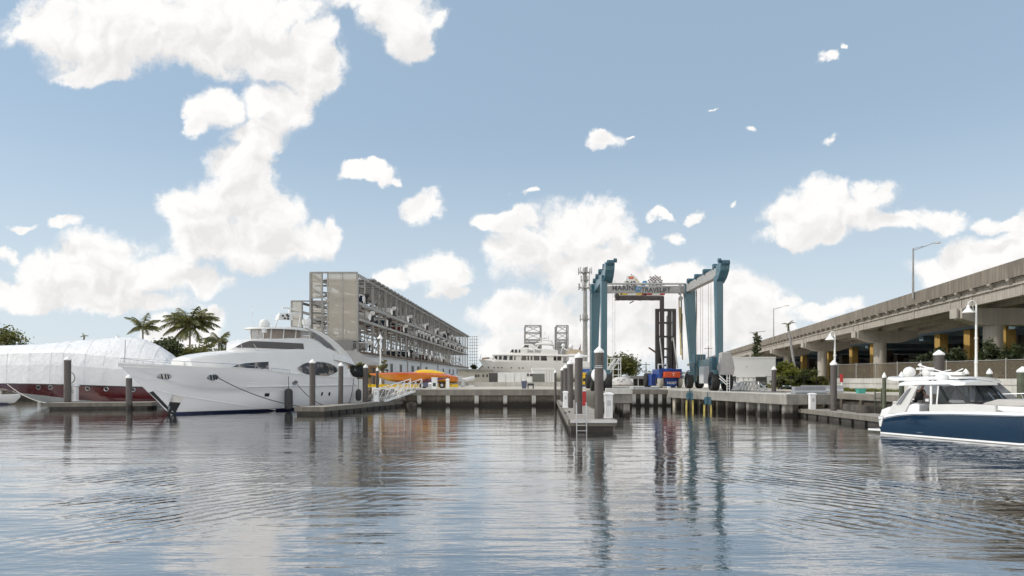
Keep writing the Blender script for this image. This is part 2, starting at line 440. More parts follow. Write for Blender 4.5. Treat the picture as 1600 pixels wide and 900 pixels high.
# clouds of the day: soft ellipses in direction space (x / y, z / y of the view direction), broken up with fractal noise
BL = [  # px, py, rx, ry as seen in the photo
 (60,42,78,40),(200,45,190,72),(150,108,65,26),(330,45,120,80),(400,20,120,40),(440,85,95,60),(492,110,58,58),(495,55,35,35),(432,168,62,46),(333,168,44,38),(318,195,26,22),
 (398,218,52,34),(372,250,70,28),(368,300,95,56),(305,335,62,48),(420,330,55,48),(385,385,130,42),(300,385,60,38),(500,372,46,34),(522,350,22,22),
 (560,5,60,22),(620,20,70,40),(625,58,42,30),(682,30,24,22),
 (566,277,36,15),(598,283,18,11),(652,322,33,28),(100,344,40,15),(25,348,28,14),(15,400,28,16),
 (150,395,72,48),(85,425,75,38),(200,430,110,36),(60,462,130,26),(180,472,140,22),(300,440,90,22),
 (890,358,85,52),(955,345,52,42),(820,392,68,44),(900,420,130,46),(765,335,42,18),(820,302,18,12),(1000,395,42,34),(800,345,40,24),
 (690,430,48,36),(625,440,36,20),(700,462,40,16),
 (1290,322,96,48),(1345,330,70,42),(1235,335,52,38),(1370,300,45,30),(1255,360,86,22),(1390,346,90,22),(1470,340,44,26),(1495,330,18,14),
 (1540,395,90,38),(1595,365,45,36),(1470,425,70,28),(1555,346,38,15),(1598,340,20,14),
 (1160,470,80,46),(1230,465,30,20),(1290,480,60,18),(1010,470,120,56),(850,490,120,44),(1090,430,50,24),(1120,510,150,50),(900,540,170,40),(330,492,40,24),(290,520,60,30),
 (945,217,33,18),(982,212,13,6),(1295,227,24,12),(1288,88,22,14),(1183,213,16,9),(1310,70,10,7),(1080,331,24,13),(1030,332,22,10),(1057,370,22,22),(1133,313,14,8),(1120,171,9,4)]
grp = bpy.data.node_groups.new('cloud_field', 'ShaderNodeTree')
grp.interface.new_socket('Vector', in_out='INPUT', socket_type='NodeSocketVector')
grp.interface.new_socket('Field', in_out='OUTPUT', socket_type='NodeSocketFloat')
GN = grp.nodes; GL = grp.links
gi = GN.new('NodeGroupInput'); go = GN.new('NodeGroupOutput'); last = None
for px, py, rx, ry in BL:
    u, v, iu, iv = (px - 800) / F, (HZ - py) / F, F / rx, F / ry
    ma = GN.new('ShaderNodeVectorMath'); ma.operation = 'MULTIPLY_ADD'; ma.inputs[1].default_value = (iu, iv, 0); ma.inputs[2].default_value = (-u * iu, -v * iv, 0)
    GL.new(gi.outputs[0], ma.inputs[0])
    ln = GN.new('ShaderNodeVectorMath'); ln.operation = 'LENGTH'; GL.new(ma.outputs[0], ln.inputs[0])
    lv = ln.outputs['Value']
    if rx < 32:                                          # small scraps stay thin
        ad = GN.new('ShaderNodeMath'); ad.operation = 'ADD'; ad.inputs[1].default_value = .26 if rx > 18 else .42; GL.new(lv, ad.inputs[0]); lv = ad.outputs[0]
    if last is None: last = lv
    else:
        mn = GN.new('ShaderNodeMath'); mn.operation = 'SMOOTH_MIN'; mn.inputs[2].default_value = .25
        GL.new(last, mn.inputs[0]); GL.new(lv, mn.inputs[1]); last = mn.outputs[0]
sb = GN.new('ShaderNodeMath'); sb.operation = 'SUBTRACT'; sb.inputs[0].default_value = 1.0; GL.new(last, sb.inputs[1])
GL.new(sb.outputs[0], go.inputs[0])

def mth(op, a, b=None, c=None):
    n = N.new('ShaderNodeMath'); n.operation = op
    for i, x in enumerate((a, b, c)):
        if x is None: continue
        if isinstance(x, (int, float)): n.inputs[i].default_value = x
        else: L.new(x, n.inputs[i])
    return n.outputs[0]
def mrange(x, a, b, c, d, smooth=True):
    n = N.new('ShaderNodeMapRange'); n.interpolation_type = 'SMOOTHSTEP' if smooth else 'LINEAR'
    L.new(x, n.inputs[0])
    for i, v in enumerate((a, b, c, d)): n.inputs[i + 1].default_value = v
    return n.outputs[0]
tc = N.new('ShaderNodeTexCoord'); sp = N.new('ShaderNodeSeparateXYZ'); L.new(tc.outputs['Generated'], sp.inputs[0])
yy = mth('MAXIMUM', mth('ABSOLUTE', sp.outputs[1]), .02)
cb = N.new('ShaderNodeCombineXYZ')
L.new(mth('DIVIDE', sp.outputs[0], yy), cb.inputs[0]); L.new(mth('DIVIDE', sp.outputs[2], yy), cb.inputs[1])
# warp
wn = N.new('ShaderNodeTexNoise'); wn.noise_dimensions = '2D'; wn.inputs['Scale'].default_value = 9; wn.inputs['Detail'].default_value = 7; wn.inputs['Roughness'].default_value = .55
L.new(cb.outputs[0], wn.inputs['Vector'])
wa = N.new('ShaderNodeVectorMath'); wa.operation = 'MULTIPLY_ADD'; wa.inputs[1].default_value = (.10, .08, 0); wa.inputs[2].default_value = (-.05, -.04, 0)
L.new(wn.outputs['Color'], wa.inputs[0])
wv = N.new('ShaderNodeVectorMath'); wv.operation = 'ADD'; L.new(cb.outputs[0], wv.inputs[0]); L.new(wa.outputs[0], wv.inputs[1])
g1 = N.new('ShaderNodeGroup'); g1.node_tree = grp; L.new(wv.outputs[0], g1.inputs[0])
up = N.new('ShaderNodeVectorMath'); up.operation = 'ADD'; up.inputs[1].default_value = (-.012, .040, 0); L.new(wv.outputs[0], up.inputs[0])
g2 = N.new('ShaderNodeGroup'); g2.node_tree = grp; L.new(up.outputs[0], g2.inputs[0])
def fbm(vec, scale, det, rough):
    n = N.new('ShaderNodeTexNoise'); n.noise_dimensions = '2D'; n.inputs['Scale'].default_value = scale; n.inputs['Detail'].default_value = det; n.inputs['Roughness'].default_value = rough
    L.new(vec, n.inputs['Vector']); return n.outputs[0]
def shift(vec, d):
    n = N.new('ShaderNodeVectorMath'); n.operation = 'ADD'; n.inputs[1].default_value = d; L.new(vec, n.inputs[0]); return n.outputs[0]
def billow(vec):
    vo = N.new('ShaderNodeTexVoronoi'); vo.voronoi_dimensions = '2D'; vo.feature = 'SMOOTH_F1'; vo.inputs['Scale'].default_value = 21; vo.inputs['Smoothness'].default_value = .35
    vo.inputs['Detail'].default_value = 1.5; vo.inputs['Roughness'].default_value = .5; vo.normalize = True
    L.new(vec, vo.inputs['Vector'])
    return mth('SUBTRACT', mth('MULTIPLY', fbm(vec, 11, 10, .64), 1.0), mth('MULTIPLY', vo.outputs['Distance'], .55))
lit = shift(wv.outputs[0], (-.010, .014, 0))
bA = billow(wv.outputs[0]); bB = billow(lit)
fine = mth('MULTIPLY', mth('SUBTRACT', fbm(cb.outputs[0], 48, 7, .72), .5), .85)
nn = mth('ADD', mth('MULTIPLY', mth('SUBTRACT', bA, .28), 1.6), fine)
f1 = mth('ADD', mth('MULTIPLY', mth('MINIMUM', g1.outputs[0], .95), 1.62), nn)
# a plain cumulus field for the rest of the sky, behind the viewer
nb = N.new('ShaderNodeTexNoise'); nb.inputs['Scale'].default_value = 2.6; nb.inputs['Detail'].default_value = 9; L.new(tc.outputs['Generated'], nb.inputs['Vector'])
back = mth('MULTIPLY', mth('SUBTRACT', nb.outputs[0], .46), 3.0)
isb = mrange(sp.outputs[1], .25, -.05, 0, 1)
mxf = N.new('ShaderNodeMix'); mxf.data_type = 'FLOAT'; L.new(isb, mxf.inputs[0]); L.new(f1, mxf.inputs[2]); L.new(back, mxf.inputs[3])
alpha = mrange(mxf.outputs[0], -.10, .68, 0, 1)
soft = mrange(g1.outputs[0], -.22, .22, 0, 1)
soft = mth('MAXIMUM', soft, isb)
alpha = mth('MULTIPLY', alpha, soft)
relief = mth('MULTIPLY', mth('SUBTRACT', bB, bA), 2.6)          # sides of the billows turned from the sun
under = mrange(g2.outputs[0], .0, .75, 0, .75)                  # cloud with more cloud above it: the shaded base
shade = mrange(mth('ADD', under, relief), .0, 1.0, 0, 1, False)
cc = N.new('ShaderNodeMix'); cc.data_type = 'RGBA'
L.new(shade, cc.inputs[0]); cc.inputs[6].default_value = (9.5, 9.4, 9.25, 1); cc.inputs[7].default_value = (7.85, 7.72, 7.62, 1)
bk = mrange(sp.outputs[1], .30, -.10, 1, 2.35)
bt_ = N.new('ShaderNodeMix'); bt_.data_type = 'RGBA'; L.new(mrange(sp.outputs[1], .30, -.10, 0, 1), bt_.inputs[0]); bt_.inputs[6].default_value = (1, 1, 1, 1); bt_.inputs[7].default_value = (1.03, .96, .87, 1)   # added fill: unseen sky behind the viewer, brightened and warmed
wc = N.new('ShaderNodeVectorMath'); wc.operation = 'MULTIPLY'; L.new(cc.outputs[2], wc.inputs[0]); L.new(bt_.outputs[2], wc.inputs[1])
ck = N.new('ShaderNodeVectorMath'); ck.operation = 'SCALE'; L.new(wc.outputs[0], ck.inputs[0]); L.new(bk, ck.inputs['Scale'])
fin = N.new('ShaderNodeMix'); fin.data_type = 'RGBA'
# thin bright air low over the horizon
hz = mrange(cb.outputs[0], 0, 1, 0, 1) if False else mrange(sp.outputs[2], .0, .36, .72, 0)
ev = N.new('ShaderNodeMix'); ev.data_type = 'RGBA'; ev.inputs[0].default_value = .74; L.new(hs.outputs[0], ev.inputs[6]); ev.inputs[7].default_value = (3.25, 4.45, 5.75, 1)   # thin high veil that evens the blue out
hm = N.new('ShaderNodeMix'); hm.data_type = 'RGBA'; L.new(hz, hm.inputs[0]); L.new(ev.outputs[2], hm.inputs[6]); hm.inputs[7].default_value = (7.1, 7.75, 8.2, 1)
L.new(alpha, fin.inputs[0]); L.new(hm.outputs[2], fin.inputs[6]); L.new(ck.outputs[0], fin.inputs[7])
L.new(fin.outputs[2], bg.inputs['Color'])

vs = SC.view_settings; vs.view_transform = 'Standard'; vs.look = 'None'; vs.gamma = 1; vs.exposure = 0.52
try: vs.use_curve_mapping = False
except Exception: pass
W.cycles.sampling_method = 'MANUAL'; W.cycles.sample_map_resolution = 512
SC.cycles.max_bounces = 8; SC.cycles.transparent_max_bounces = 16; SC.cycles.glossy_bounces = 4; SC.cycles.diffuse_bounces = 3
SC.cycles.caustics_reflective = True; SC.cycles.blur_glossy = .6; SC.cycles.sample_clamp_indirect = 3.0; SC.cycles.caustics_refractive = False
SC.cycles.use_denoising = True; SC.cycles.use_adaptive_sampling = True; SC.cycles.adaptive_threshold = .025; SC.cycles.adaptive_min_samples = 10

# ------------------------------------------------------------------ water
def water_mat():
    m = bpy.data.materials.new('harbour_water'); m.use_nodes = True
    nt = m.node_tree; N = nt.nodes; L = nt.links; N.clear()
    out = N.new('ShaderNodeOutputMaterial')
    tc = N.new('ShaderNodeTexCoord')
    def noise(scale, sc, det, rough=.5, rot=0.0, dist=0.0):
        mp = N.new('ShaderNodeMapping'); mp.inputs['Scale'].default_value = sc; mp.inputs['Rotation'].default_value = (0, 0, R(rot))
        L.new(tc.outputs['Object'], mp.inputs['Vector'])
        n = N.new('ShaderNodeTexNoise'); n.inputs['Scale'].default_value = scale; n.inputs['Detail'].default_value = det; n.inputs['Roughness'].default_value = rough
        n.inputs['Distortion'].default_value = dist
        L.new(mp.outputs[0], n.inputs['Vector']); return n.outputs[0]
    def mul(a, k):
        n = N.new('ShaderNodeMath'); n.operation = 'MULTIPLY'
        L.new(a, n.inputs[0])
        if isinstance(k, float): n.inputs[1].default_value = k
        else: L.new(k, n.inputs[1])
        return n.outputs[0]
    def add(a, b):
        n = N.new('ShaderNodeMath'); n.operation = 'ADD'; L.new(a, n.inputs[0]); L.new(b, n.inputs[1]); return n.outputs[0]
    def mmath(op, x, y=None):
        n = N.new('ShaderNodeMath'); n.operation = op
        for i, v in enumerate((x, y)):
            if v is None: continue
            if isinstance(v, (int, float)): n.inputs[i].default_value = v
            else: L.new(v, n.inputs[i])
        return n.outputs[0]
    def rng(v, a, b, c, d):
        n = N.new('ShaderNodeMapRange'); n.interpolation_type = 'SMOOTHSTEP'; L.new(v, n.inputs[0])
        for i, q in enumerate((a, b, c, d)): n.inputs[i + 1].default_value = q
        return n.outputs[0]
    swell = mul(noise(.30, (.8, 1.6, 1), 2, .4, 10), .060)          # slow undulation that bends the reflections
    wave = mul(noise(1.0, (.22, 1.35, 1), 3, .5, -9, .5), .030)     # long crests across the view
    wave2 = mul(noise(2.3, (.34, 1.25, 1), 4, .55, 12, .4), .0088)
    chop = mul(noise(3.4, (.75, 1.1, 1), 4, .6, -25, .2), .0026)     # short cross chop that breaks the mirror images
    rip = mul(noise(6.5, (.6, 1.2, 1), 3, .55, 5, .3), .0034)       # cat's-paw ripples
    patch = rng(noise(.085, (1, 1, 1), 3), .38, .62, .15, 2.0)     # calmer and rougher patches
    # wake of a passing boat: crests trailing off to both sides
    sx = N.new('ShaderNodeSeparateXYZ'); L.new(tc.outputs['Object'], sx.inputs[0])
    ax = mmath('ABSOLUTE', mmath('SUBTRACT', sx.outputs[0], .6))
    ph = mmath('ADD', mmath('MULTIPLY', ax, .8), mmath('MULTIPLY', sx.outputs[1], .6))
    ph = mmath('ADD', mmath('MULTIPLY', ph, 14.0), mmath('MULTIPLY', noise(.35, (1, 1, 1), 5), 26.0))
    wk = mmath('MULTIPLY', mmath('SINE', ph), .0076)
    msk = mmath('MULTIPLY', rng(ax, 1.5, 5.0, 0, 1), rng(sx.outputs[1], 36, 15, 0, 1))
    msk = mmath('MULTIPLY', msk, rng(noise(.16, (1, 1, 1), 2), .44, .66, 0, 1))
    lee = rng(sx.outputs[1], 14, 58, 1.0, .38)                       # calmer in the lee of the docks
    h = add(mul(add(swell, add(wave, wave2)), lee), add(mul(mul(add(rip, chop), patch), lee), mul(wk, msk)))
    bp = N.new('ShaderNodeBump'); bp.inputs['Strength'].default_value = 1.0; bp.inputs['Distance'].default_value = 1.0
    L.new(h, bp.inputs['Height'])
    df = N.new('ShaderNodeBsdfDiffuse'); df.inputs[0].default_value = (.022, .018, .013, 1)
    gl = N.new('ShaderNodeBsdfGlossy'); gl.inputs['Roughness'].default_value = .02; gl.inputs[0].default_value = (.94, .945, .95, 1)
    L.new(bp.outputs[0], gl.inputs['Normal'])
    fr = N.new('ShaderNodeFresnel'); fr.inputs['IOR'].default_value = 2.6; L.new(bp.outputs[0], fr.inputs['Normal'])
    mx = N.new('ShaderNodeMixShader'); L.new(rng(fr.outputs[0], 0, 1, .44, 1.0), mx.inputs[0]); L.new(df.outputs[0], mx.inputs[1]); L.new(gl.outputs[0], mx.inputs[2])
    L.new(mx.outputs[0], out.inputs[0])
    return m
mb = MB(); mb.poly([(-3000, -1500, 0), (3000, -1500, 0), (3000, 5000, 0), (-3000, 5000, 0)])
tag(mb.build('water', water_mat()), 'calm rippled marina basin reflecting clouds', 'water', kind='structure')

# ------------------------------------------------------------------ land
mb = MB()
mb.prism([(-1500, 97), (-20, 97), (-15.0, 82), (-11.2, 80), (-11.2, 73.6), (6.9, 73.6), (17.0, 73.6), (17.4, 71.5), (24.5, 66.5), (25.8, 66), (27.9, 46), (35, 30), (36.5, 12), (1500, 12), (1500, 4000), (-1500, 4000)], -2.5, QZ)
tag(mb.build('ground', M['yard']), 'pale paved boatyard ground behind the seawalls', 'ground', kind='structure')
mb = MB()
mb.prism([(38.5, 60), (60, 55), (62, 95), (41, 95)], QZ + .004, QZ + .5)
mb.prism([(31, 72), (37.8, 72), (41, 110), (33.0, 110)], QZ + .004, QZ + .25)
tag(mb.build('verge', mat('verge_soil', (.13, .12, .05), .95, var=.3, scale=1.5, blot=((.16, .17, .03), .8, .5))), 'green verge in front of the viaduct piers', 'verge', kind='structure')
# ------------------------------------------------------------------ pilings
def piling(px, ytop, Y, dia, label, m='pile', z0=-.8, extra=None, name='mooring_piling', cone=1.0):
    X = gx(px, Y); zt = gz(ytop, Y)
    t = thing(name, label, 'piling', (X, Y, 0), 0, 'mooring pilings')
    r = dia / 2
    MB().lathe([(r, z0), (r, zt - .28)], n=18).build('post', M[m], t, smooth=True)
    MB().lathe([(r * 1.10, zt - .30), (r * 1.12, zt - .20), (r * .95, zt - .15), (r * .12, zt + .06 * cone)], n=18).build('cap', M['cap'], t, smooth=True)
    if extra: extra(t, r, zt)
    rl = random.Random(int(px * 10)); t.rotation_euler = (R(rl.uniform(-.7, .7)), R(rl.uniform(-.7, .7)), rl.uniform(0, 6) if not extra else 0)
    return t
def hoop(t, r, zt):
    pts = [(r * .9 + .42 * math.cos(a), 0, zt - 2.0 + .52 * math.sin(a)) for a in [R(-80 + 16 * k) for k in range(11)]]
    MB().tube(pts, .055).build('hoop', M['galv'], t, smooth=True)
def bands(t, r, zt):
    for dz in (1.07, 1.17): MB().lathe([(r * 1.03, zt - dz), (r * 1.03, zt - dz + .04)], n=18).build('band', M['steel'], t)
# left basin
piling(105, 558, 66.0, .62, 'brown piling with a grey hoop in front of the red hulled wrapped yacht', extra=hoop)
piling(201.5, 586, 65.0, .55, 'brown piling half hidden behind the bow of the big white yacht')
piling(488, 562, 58.5, .49, 'thick brown piling in front of the oval window of the big white yacht')
piling(532, 567, 62.0, .43, 'brown piling at the aft shoulder of the big white yacht')
piling(570.5, 570, 66.5, .44, 'brown piling beside the aft black fender near the gangway')
piling(589.5, 575, 70.0, .27, 'slim brown piling in front of the bow of the orange speedboat')
# centre dock
piling(935.8, 543, 39.0, .52, 'tallest brown piling with two steel bands on the centre dock', extra=bands)
piling(903.6, 552, 44.0, .50, 'brown piling behind the ladder of the centre dock')
piling(891.2, 563, 53.0, .46, 'brown piling next to the inner white pedestal of the centre dock')
piling(883.6, 570, 60.0, .42, 'brown piling fourth from the outer end of the centre dock')
piling(878.6, 574, 67.0, .36, 'brown piling farthest back along the centre dock')
piling(867.8, 578, 69.0, .24, 'thin brown piling standing in the water left of the centre dock')
# right basin
piling(1303, 564, 49.5, .45, 'tall brown piling on the right hand floating dock below a white lamp')
piling(1209, 573, 64.0, .42, 'brown piling between the white building and the green shrubs')
piling(1468, 548, 46.0, .64, 'wide brown piling rising behind the domes of the boat roofs')
piling(1381.5, 583, 45.0, .24, 'thin green grey piling left of the navy boat', 'pilegreen')
piling(1409, 582, 44.0, .30, 'short green piling behind the stern seats of the navy boat', 'pilegreen')
piling(1510, 577.5, 44.0, .36, 'green piling under the white lamp post behind the boat roofs', 'pilegreen')
piling(1547.5, 577, 43.0, .32, 'green piling behind the windscreen of the far white boat', 'pilegreen')
piling(1598, 574, 41.0, .56, 'thick green piling at the right edge of the picture', 'pilegreen')

# a round white buoy hung behind the tallest piling
Y = 39.9; b = thing('mooring_buoy', 'round white ball hanging behind the tallest piling', 'buoy', P(935.8, 586, Y))
MB().sphere((0, 0, 0), .45, 20, 12).build('ball', M['whitepaint'], b, smooth=True)
MB().tube([(0, 0, .42), (0, 0, .8)], .03).build('rope', M['ropew'], b)

# ------------------------------------------------------------------ power pedestals
def pedestal(px, ytop, ybot, Y, w, label, tall=None):
    z0 = gz(ybot, Y); z1 = gz(ytop, Y)
    t = thing('power_pedestal', label, 'pedestal', (gx(px, Y), Y, z0), 0, 'white power pedestals')
    h = z1 - z0
    MB().box((0, 0, h * .46), (w, w * .8, h * .92)).build('body', M['ped'], t, bevel=.02)
    MB().box((0, 0, .03), (w * 1.2, w, .06)).build('base', M['ped'], t)
    MB().loft([[(x * k, y * k, z) for x, y in ((-w * .6, -w * .5), (w * .6, -w * .5), (w * .6, w * .5), (-w * .6, w * .5))] for k, z in ((1, h * .9), (1.05, h * .93), (.9, h * .97), (.5, h))]).build('lid', M['ped'], t)
    MB().box((0, -w * .4 - .012, h * .6), (w * .5, .02, h * .2)).build('socket_panel', M['greybox'], t)
    return t
pedestal(115.5, 601, 627, 66.5, .62, 'white pedestal beside the hooped piling on the left dock')
pedestal(588, 606, 627.5, 66.0, .48, 'white pedestal at the foot of the gangway')
pedestal(883.5, 611, 637, 52.0, .34, 'white pedestal on the inner end of the centre dock')
pedestal(951, 613, 654.5, 39.6, .43, 'white pedestal on the outer corner of the centre dock')
pedestal(1269, 614, 641, 52.0, .44, 'white pedestal on the right dock left of the lamp piling')
pedestal(1233, 614, 638, 55.5, .34, 'white pedestal behind the end of the concrete finger pier')

# ------------------------------------------------------------------ floating docks
def dock(label, pts, z, th=.34, nfl=8, m='deck'):
    """pts: corners in plan (quad, near edge first)"""
    c = sum((Vector((x, y, 0)) for x, y in pts), Vector()) / 4
    t = thing('floating_dock', label, 'dock', (c.x, c.y, 0), 0, 'floating docks')
    p = [(x - c.x, y - c.y) for x, y in pts]
    ins = [(x * .985, y * .985) for x, y in p]
    MB().prism(ins, z - .06, z).build('decking', M[m], t)
    for i in range(4):
        a, b = p[i], p[(i + 1) % 4]
        MB().bar((a[0], a[1], z - th / 2 + .012), (b[0], b[1], z - th / 2 + .012), .12, th).build('rim', M['rim'], t)
    # floats under the long sides, seen as dark blocks above the water
    for i in range(nfl):
        u0, u1 = (i + .1) / nfl, (i + .9) / nfl
        def q(u, v):
            a = (lerp(p[0][0], p[3][0], u), lerp(p[0][1], p[3][1], u)); b = (lerp(p[1][0], p[2][0], u), lerp(p[1][1], p[2][1], u))
            return (lerp(a[0], b[0], v), lerp(a[1], b[1], v))
        MB().prism([q(u0, .04), q(u0, .96), q(u1, .96), q(u1, .04)], -.35, z - th + .02).build('float', M['float'], t)
    return t
# corners: near-left, near-right, far-right, far-left
dock('weathered floating dock below the wrapped yacht', [(gx(75, 64), 63.5), (gx(240, 66), 65.5), (gx(240, 66) - .4, 68.2), (gx(75, 64) - .4, 66.4)], .62, .36, 4)
dock('floating dock beside the big white yacht with the gangway', [(-17.5, 55.0), (-15.1, 55.0), (-11.45, 71.0), (-13.7, 71.0)], .62, .36, 12)
ct = dock('centre floating dock with a boarding ladder at its end', [(3.15, 37.6), (5.72, 37.6), (6.75, 72), (4.75, 72)], .66, .34, 14)
MB().bar((gx(910, 37.6) - 4.2 + .2, 37.42 - 54.8, .62), (gx(963, 37.6) - 5.09, 37.42 - 54.8, .62), .16, .1)
dock('long floating dock along the right hand seawall', [(22.2, 39.5), (24.3, 39.5), (24.3, 56.5), (22.1, 56.5)], .60, .30, 10)
# bumper on the front of the centre dock
mb = MB(); mb.bar((3.2, 37.44, .60), (5.75, 37.44, .60), .16, .16)
tag(mb.build('dock_bumper', M['alu'], ct, world=True), None, None)
for x, y in ((gx(875, 54), 55), (gx(886, 46), 46), (gx(880.5, 44), 44.5)):
    mb = MB(); mb.box((x + .15, y, .70), (.12, .3, .08)); mb.build('cleat', M['black'], ct, world=True)
# ladder
ld = thing('dock_ladder', 'bare metal boarding ladder over the end of the centre dock', 'ladder', (gx(909, 37.2), 37.25, 0))
for sx in (-.27, .27):
    MB().tube([(sx, .35, .68), (sx, .32, 1.5), (sx, .2, 1.6), (sx, .02, 1.5), (sx, 0, -.9)], .028).build('rail', M['alu'], ld, smooth=True)
for k in range(6): MB().bar((-.27, 0, -.5 + .3 * k), (.27, 0, -.5 + .3 * k), .06, .03).build('rung', M['alu'], ld)

# gangway from the left dock up to the quay
g0 = Vector((gx(590, 67), 67.2, .66)); g1 = Vector((-10.4, 74.2, QZ + .05))
gw = thing('gangway', 'white truss gangway sloping from the floating dock up to the quay', 'gangway', g0)
d = (g1 - g0); side = Vector((d.y, -d.x, 0)).normalized() * .7
mb = MB(); mb.plate([g0 - side, g0 + side, g1 + side, g1 - side], (0, 0, .08)); mb.build('walkway', M['deck'], gw, world=True)
for sg in (-1, 1):
    s0 = side * sg; n = 6
    mb = MB(); mb.bar(g0 + s0, g1 + s0, .09, .2); mb.build('stringer', M['whitepaint'], gw, world=True)
    mb = MB(); mb.tube([g0 + s0 + Vector((0, 0, .15)), g0 + s0 + d * .03 + Vector((0, 0, 1.05)), g1 + s0 + Vector((0, 0, 1.1)), g1 + s0], .045); mb.build('handrail', M['whitepaint'], gw, world=True, smooth=True)
    for k in range(n):
        a = g0 + s0 + d * (k / n); b = g0 + s0 + d * ((k + 1) / n) + Vector((0, 0, 1.05))
        mb = MB(); mb.tube([a, b], .026); mb.tube([b, b - Vector((0, 0, 1.05))], .024); mb.build('brace', M['whitepaint'], gw, world=True)

# riprap in the corner behind the left dock
mb = MB()
for k in range(60):
    p = Vector((random.uniform(-16, -10.6), random.uniform(72.2, 79), 0)); p.z = lerp(-.1, 1.2, (p.y - 72) / 7) + random.uniform(-.1, .2)
    r = random.uniform(.35, .7); n = 6
    mb.loft([[(p.x + r * k2 * math.cos(a + k) * random.uniform(.8, 1.2), p.y + r * k2 * math.sin(a + k) * random.uniform(.8, 1.2), p.z + h * r) for a in [2 * math.pi * i / n for i in range(n)]] for k2, h in ((.6, -.6), (1, 0), (.8, .4), (.3, .6))])
tag(mb.build('riprap', M['soil']), 'dark rock slope in the corner behind the gangway', 'rocks', kind='stuff')

# ------------------------------------------------------------------ seawalls
def seawall(label, a, b, zt, n, cap=.55, pil=.5, face='conc', capm='quaycap', capw=.9, pm='concw'):
    a = Vector((*a, 0)); b = Vector((*b, 0)); d = b - a; Ln = d.length; u = d / Ln; nrm = Vector((u.y, -u.x, 0))   # towards the water
    t = thing('seawall', label, 'seawall', (a + b) / 2)
    mb = MB(); mb.bar(a + nrm * .05 + Vector((0, 0, -.6)), b + nrm * .05 + Vector((0, 0, -.6)), .3, (zt - cap + .6) * 2 - .01 if False else 2 * (zt - cap + .6)); 
    mb = MB(); mb.plate([a - nrm * .1 + Vector((0, 0, -1.5)), a + nrm * .2 + Vector((0, 0, -1.5)), a + nrm * .2 + Vector((0, 0, zt - cap)), a - nrm * .1 + Vector((0, 0, zt - cap))], d); mb.build('wall_face', M[face], t, world=True)
    mb = MB(); mb.plate([a - nrm * .5 + Vector((0, 0, zt - cap)), a + nrm * .42 + Vector((0, 0, zt - cap)), a + nrm * .42 + Vector((0, 0, zt + .02)), a - nrm * .5 + Vector((0, 0, zt + .02))], d); mb.build('cap_beam', M[capm], t, world=True, bevel=.03)
    for k in range(n):
        c = a + d * ((k + .5) / n) + nrm * .27
        mb = MB(); mb.box((c.x, c.y, (zt - cap - 1.5) / 2), (pil, .3, zt - cap + 1.5 - .004), math.atan2(u.y, u.x)); mb.build('pilaster', M[pm], t, world=True)
    return t
seawall('long grey concrete seawall with pale pilasters in the middle of the basin', (-11.4, 73), (6.9, 73), 1.72, 6, .62, .42)
seawall('dark sheet pile wall at the back of the lift slip', (8.8, 73.2), (17.2, 73.2), 1.72, 9, .5, .4, 'sheet')
seawall('dark stained seawall behind the right hand dock', (25.6, 66), (27.7, 46), 1.72, 8, .45, .3, 'sheetd', pm='conc')
seawall('seawall hidden behind the two moored boats on the right', (27.7, 46), (34.8, 30), 1.72, 6, .45, .3, 'sheetd', pm='conc')
seawall('far seawall behind the wrapped yacht', (-75, 96.7), (-20, 96.7), 1.72, 10, .55, .4)
# white curb blocks and grey barriers on the edges
def block(name, label, a, b, w, z0, z1, m, cat='barrier', grp=None):
    a = Vector((*a, 0)); b = Vector((*b, 0)); c = (a + b) / 2; L_ = (b - a).length
    mb = MB(); rz = math.atan2((b - a).y, (b - a).x); h = z1 - z0
    mb.loft([[(x, y * k, z) for x, y in ((-L_ / 2, -w / 2), (L_ / 2, -w / 2), (L_ / 2, w / 2), (-L_ / 2, w / 2))] for k, z in ((1, 0), (1, h * .25), (.62, h * .5), (.55, h))])
    o = mb.build(name, M[m]); o.location = (c.x, c.y, z0); o.rotation_euler = (0, 0, rz); tag(o, label, cat, grp); return o
# ------------------------------------------------------------------ travel lift runways
# left runway: a concrete beam on piles, its end block facing the camera
lr = thing('runway_pier', 'concrete lift runway with a blunt square end left of the slip', 'pier', (8.3, 60, 0))
def runway_beam(t, pts, z0, z1, m): mb = MB(); mb.prism(pts, z0, z1); return mb.build('beam', M[m], t, world=True, bevel=.03)
runway_beam(lr, [(7.25, 53), (9.35, 53), (10.95, 73.4), (8.85, 73.4)], 1.02, 1.72, 'fingerconc')
mb = MB(); mb.box((8.3, 53.05, 1.95), (2.06, .5, .46)); mb.build('end_curb', M['concw'], lr, world=True, bevel=.03)
for k in range(7):
    y = 53.5 + k * 3.1
    for dx in (.45, 1.65):
        mb = MB(); mb.box((7.25 + (y - 53) * .078 + dx, y, -.25), (.5, .5, 2.5)); mb.build('pile', M['fingerconc'], lr, world=True)
fp = thing('runway_pier', 'long concrete finger pier on stubby piles right of the slip', 'pier', (20, 61, 0))
runway_beam(fp, [(20.9, 52.0), (25.0, 52.6), (23.5, 68), (17.0, 73.2), (16.2, 71)], .93, 1.70, 'fingerconc')
mb = MB(); mb.plate([(20.95, 52.1, 1.70), (21.2, 52.15, 1.70), (21.2, 52.15, 1.78), (20.95, 52.1, 1.78)], (-4.65, 18.9, 0)); mb.build('curb', M['concw'], fp, world=True)
for k in range(12):
    u = (k + .25) / 12; x = lerp(21.05, 16.4, u); y = lerp(52.35, 71, u)
    mb = MB(); mb.box((x + .32, y + .05, -.3), (.62 if k < 7 else .5, .55, 2.44)); mb.build('pile', M['fingerconc' if k < 5 else 'conc'], fp, world=True)
for k in range(4):
    mb = MB(); mb.box((21.8 + k * .95, 52.9, -.3), (.55, .55, 2.44)); mb.build('pile', M['conc'], fp, world=True)
